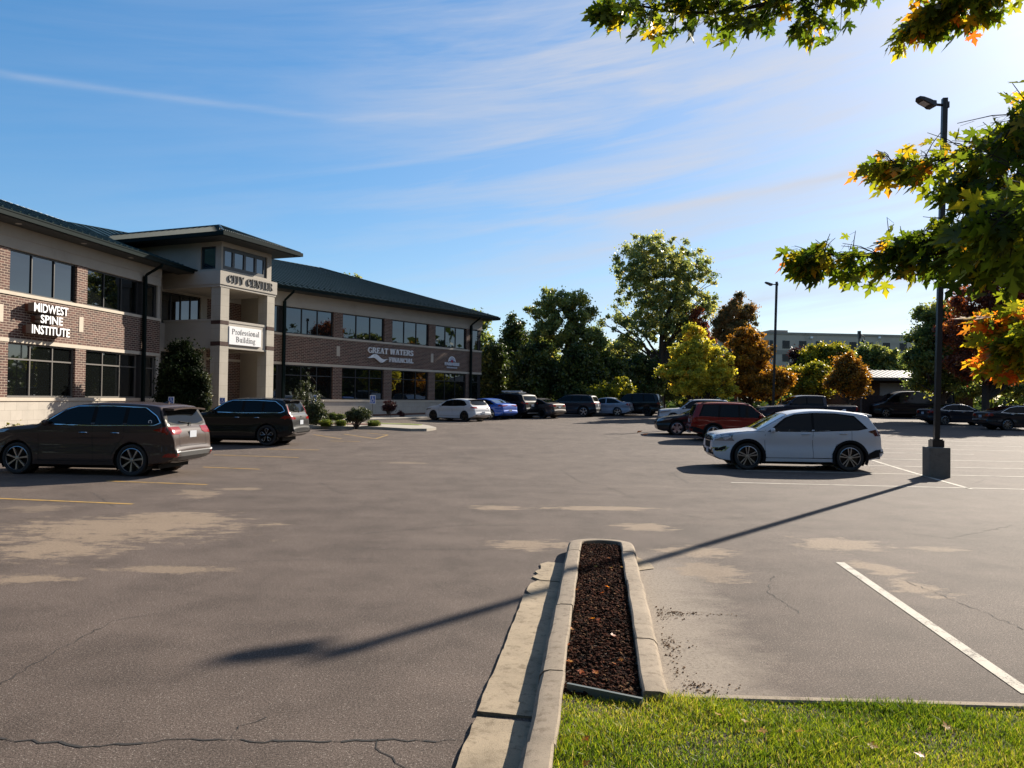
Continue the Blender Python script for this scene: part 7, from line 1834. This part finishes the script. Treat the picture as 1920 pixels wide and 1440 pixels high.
branch([(2060, 420, 3.4), (1990, 440, 3.5), (1920, 450, 3.6), (1860, 470, 3.7), (1820, 490, 3.8)], .018, 209, 2, .104, .28, 0.23, .18, (6.35, 3.3, 2.8))
branch([(2060, 330, 3.3), (1990, 370, 3.4), (1930, 400, 3.5), (1880, 430, 3.6)], .018, 210, 3, .104, .30, 0.25, .2, (6.35, 3.3, 3.0))
branch([(2150, 350, 2.3), (2010, 375, 2.35), (1930, 390, 2.4), (1880, 405, 2.45), (1840, 420, 2.5)], .010, 214, 1, .104, .16, 0.35, .12, (6.0, 2.8, 2.9))
branch([(2080, 240, 3.6), (1990, 225, 3.8), (1930, 240, 4.0), (1890, 270, 4.1)], .014, 215, 2, .104, .24, 0.35, .2, (6.35, 3.3, 3.2))
branch([(2050, 560, 4.4), (1980, 590, 4.6), (1920, 605, 4.7), (1890, 600, 4.85), (1855, 594, 4.9)], .012, 211, 3, .104, .20, 0.64, .17, (6.35, 3.3, 2.6))
branch([(2050, 640, 4.4), (1980, 650, 4.6), (1920, 662, 4.7), (1895, 665, 4.8), (1865, 670, 4.9)], .012, 212, 3, .104, .20, 0.60, .18, (6.35, 3.3, 2.4))
branch([(2060, 600, 4.2), (1990, 625, 4.4), (1940, 640, 4.5), (1890, 640, 4.6)], .012, 216, 3, .104, .22, 0.49, .18, (6.35, 3.3, 2.5))
# a few fallen leaves
rr = np.random.default_rng(5); P, U, Vv, S, T2 = [], [], [], [], []
spots = [(1022, 1418, LZ + .05), (1440, 1370, LZ + .05), (1345, 1340, LZ + .05), (1120, 1160, .13), (1145, 1190, .13), (1075, 1240, .13), (1070, 1180, .13), (1140, 1045, .13), (1120, 1060, .13), (1090, 1255, .13), (1066, 1210, .13), (1625, 1392, LZ + .05), (1085, 1105, .13), (1780, 1370, LZ + .05)]
for _ in range(5): spots.append((rr.uniform(1050, 1900), rr.uniform(1345, 1436), LZ + .05))
for _ in range(8): spots.append((rr.uniform(1075, 1180), rr.uniform(1050, 1270), .13))
for i, (px, py, h) in enumerate(spots):
    p = gp(px, py, h); r_ = root('fallen_leaf', (p.x, p.y, h), 'orange fallen maple leaf on the ' + ('lawn' if h < .12 or h > .14 else 'dark rock mulch'), 'leaf', 'fallen leaves on lawn and mulch') if False else None
    a = rr.uniform(0, 6.28); u = Vector((cos(a), sin(a), rr.normal(0, .25))).normalized(); v = u.cross(Vector((rr.normal(0, .3), rr.normal(0, .3), 1)).normalized()).normalized()
    ro = root('fallen_leaf', (p.x, p.y, h), ('orange brown leaf lying on the lawn' if h > .14 or h == LZ + .05 else 'orange brown leaf lying on the dark lava rock'), 'leaf', 'fallen leaves on the lawn' if h == LZ + .05 else 'fallen leaves on the lava rock')
    maple_leaves('leaf_blade', np.array([tuple(Vector((p.x, p.y, h)))]), np.array([tuple(u)]), np.array([tuple(v)]), np.array([.05 * rr.uniform(.8, 1.2)]), np.array([rr.uniform(.72, .95)]), ro, MAPLE)

# ---------------------------------------------------------------- one exposure calibration of every surface's albedo (camera exposed for the shade)
ALB = .80
for m_ in bpy.data.materials:
    if not m_.node_tree: continue
    t_ = m_.node_tree
    for nd in list(t_.nodes):
        if nd.type in ('BSDF_PRINCIPLED', 'BSDF_DIFFUSE', 'BSDF_TRANSLUCENT') and not (nd.type == 'BSDF_PRINCIPLED' and nd.inputs['Metallic'].default_value > .8):
            k_ = 1.0 if 'leaf' in m_.name and m_.name != 'leaf_maple' else ALB
            i_ = nd.inputs[0]
            if i_.links:
                src = i_.links[0].from_socket; mx = t_.nodes.new('ShaderNodeMix'); mx.data_type = 'RGBA'; mx.blend_type = 'MULTIPLY'
                mx.inputs[0].default_value = 1; mx.inputs[7].default_value = (k_, k_, k_, 1); t_.links.new(src, mx.inputs[6]); t_.links.new(mx.outputs[2], i_)
            else: c_ = i_.default_value; i_.default_value = (c_[0] * k_, c_[1] * k_, c_[2] * k_, 1)
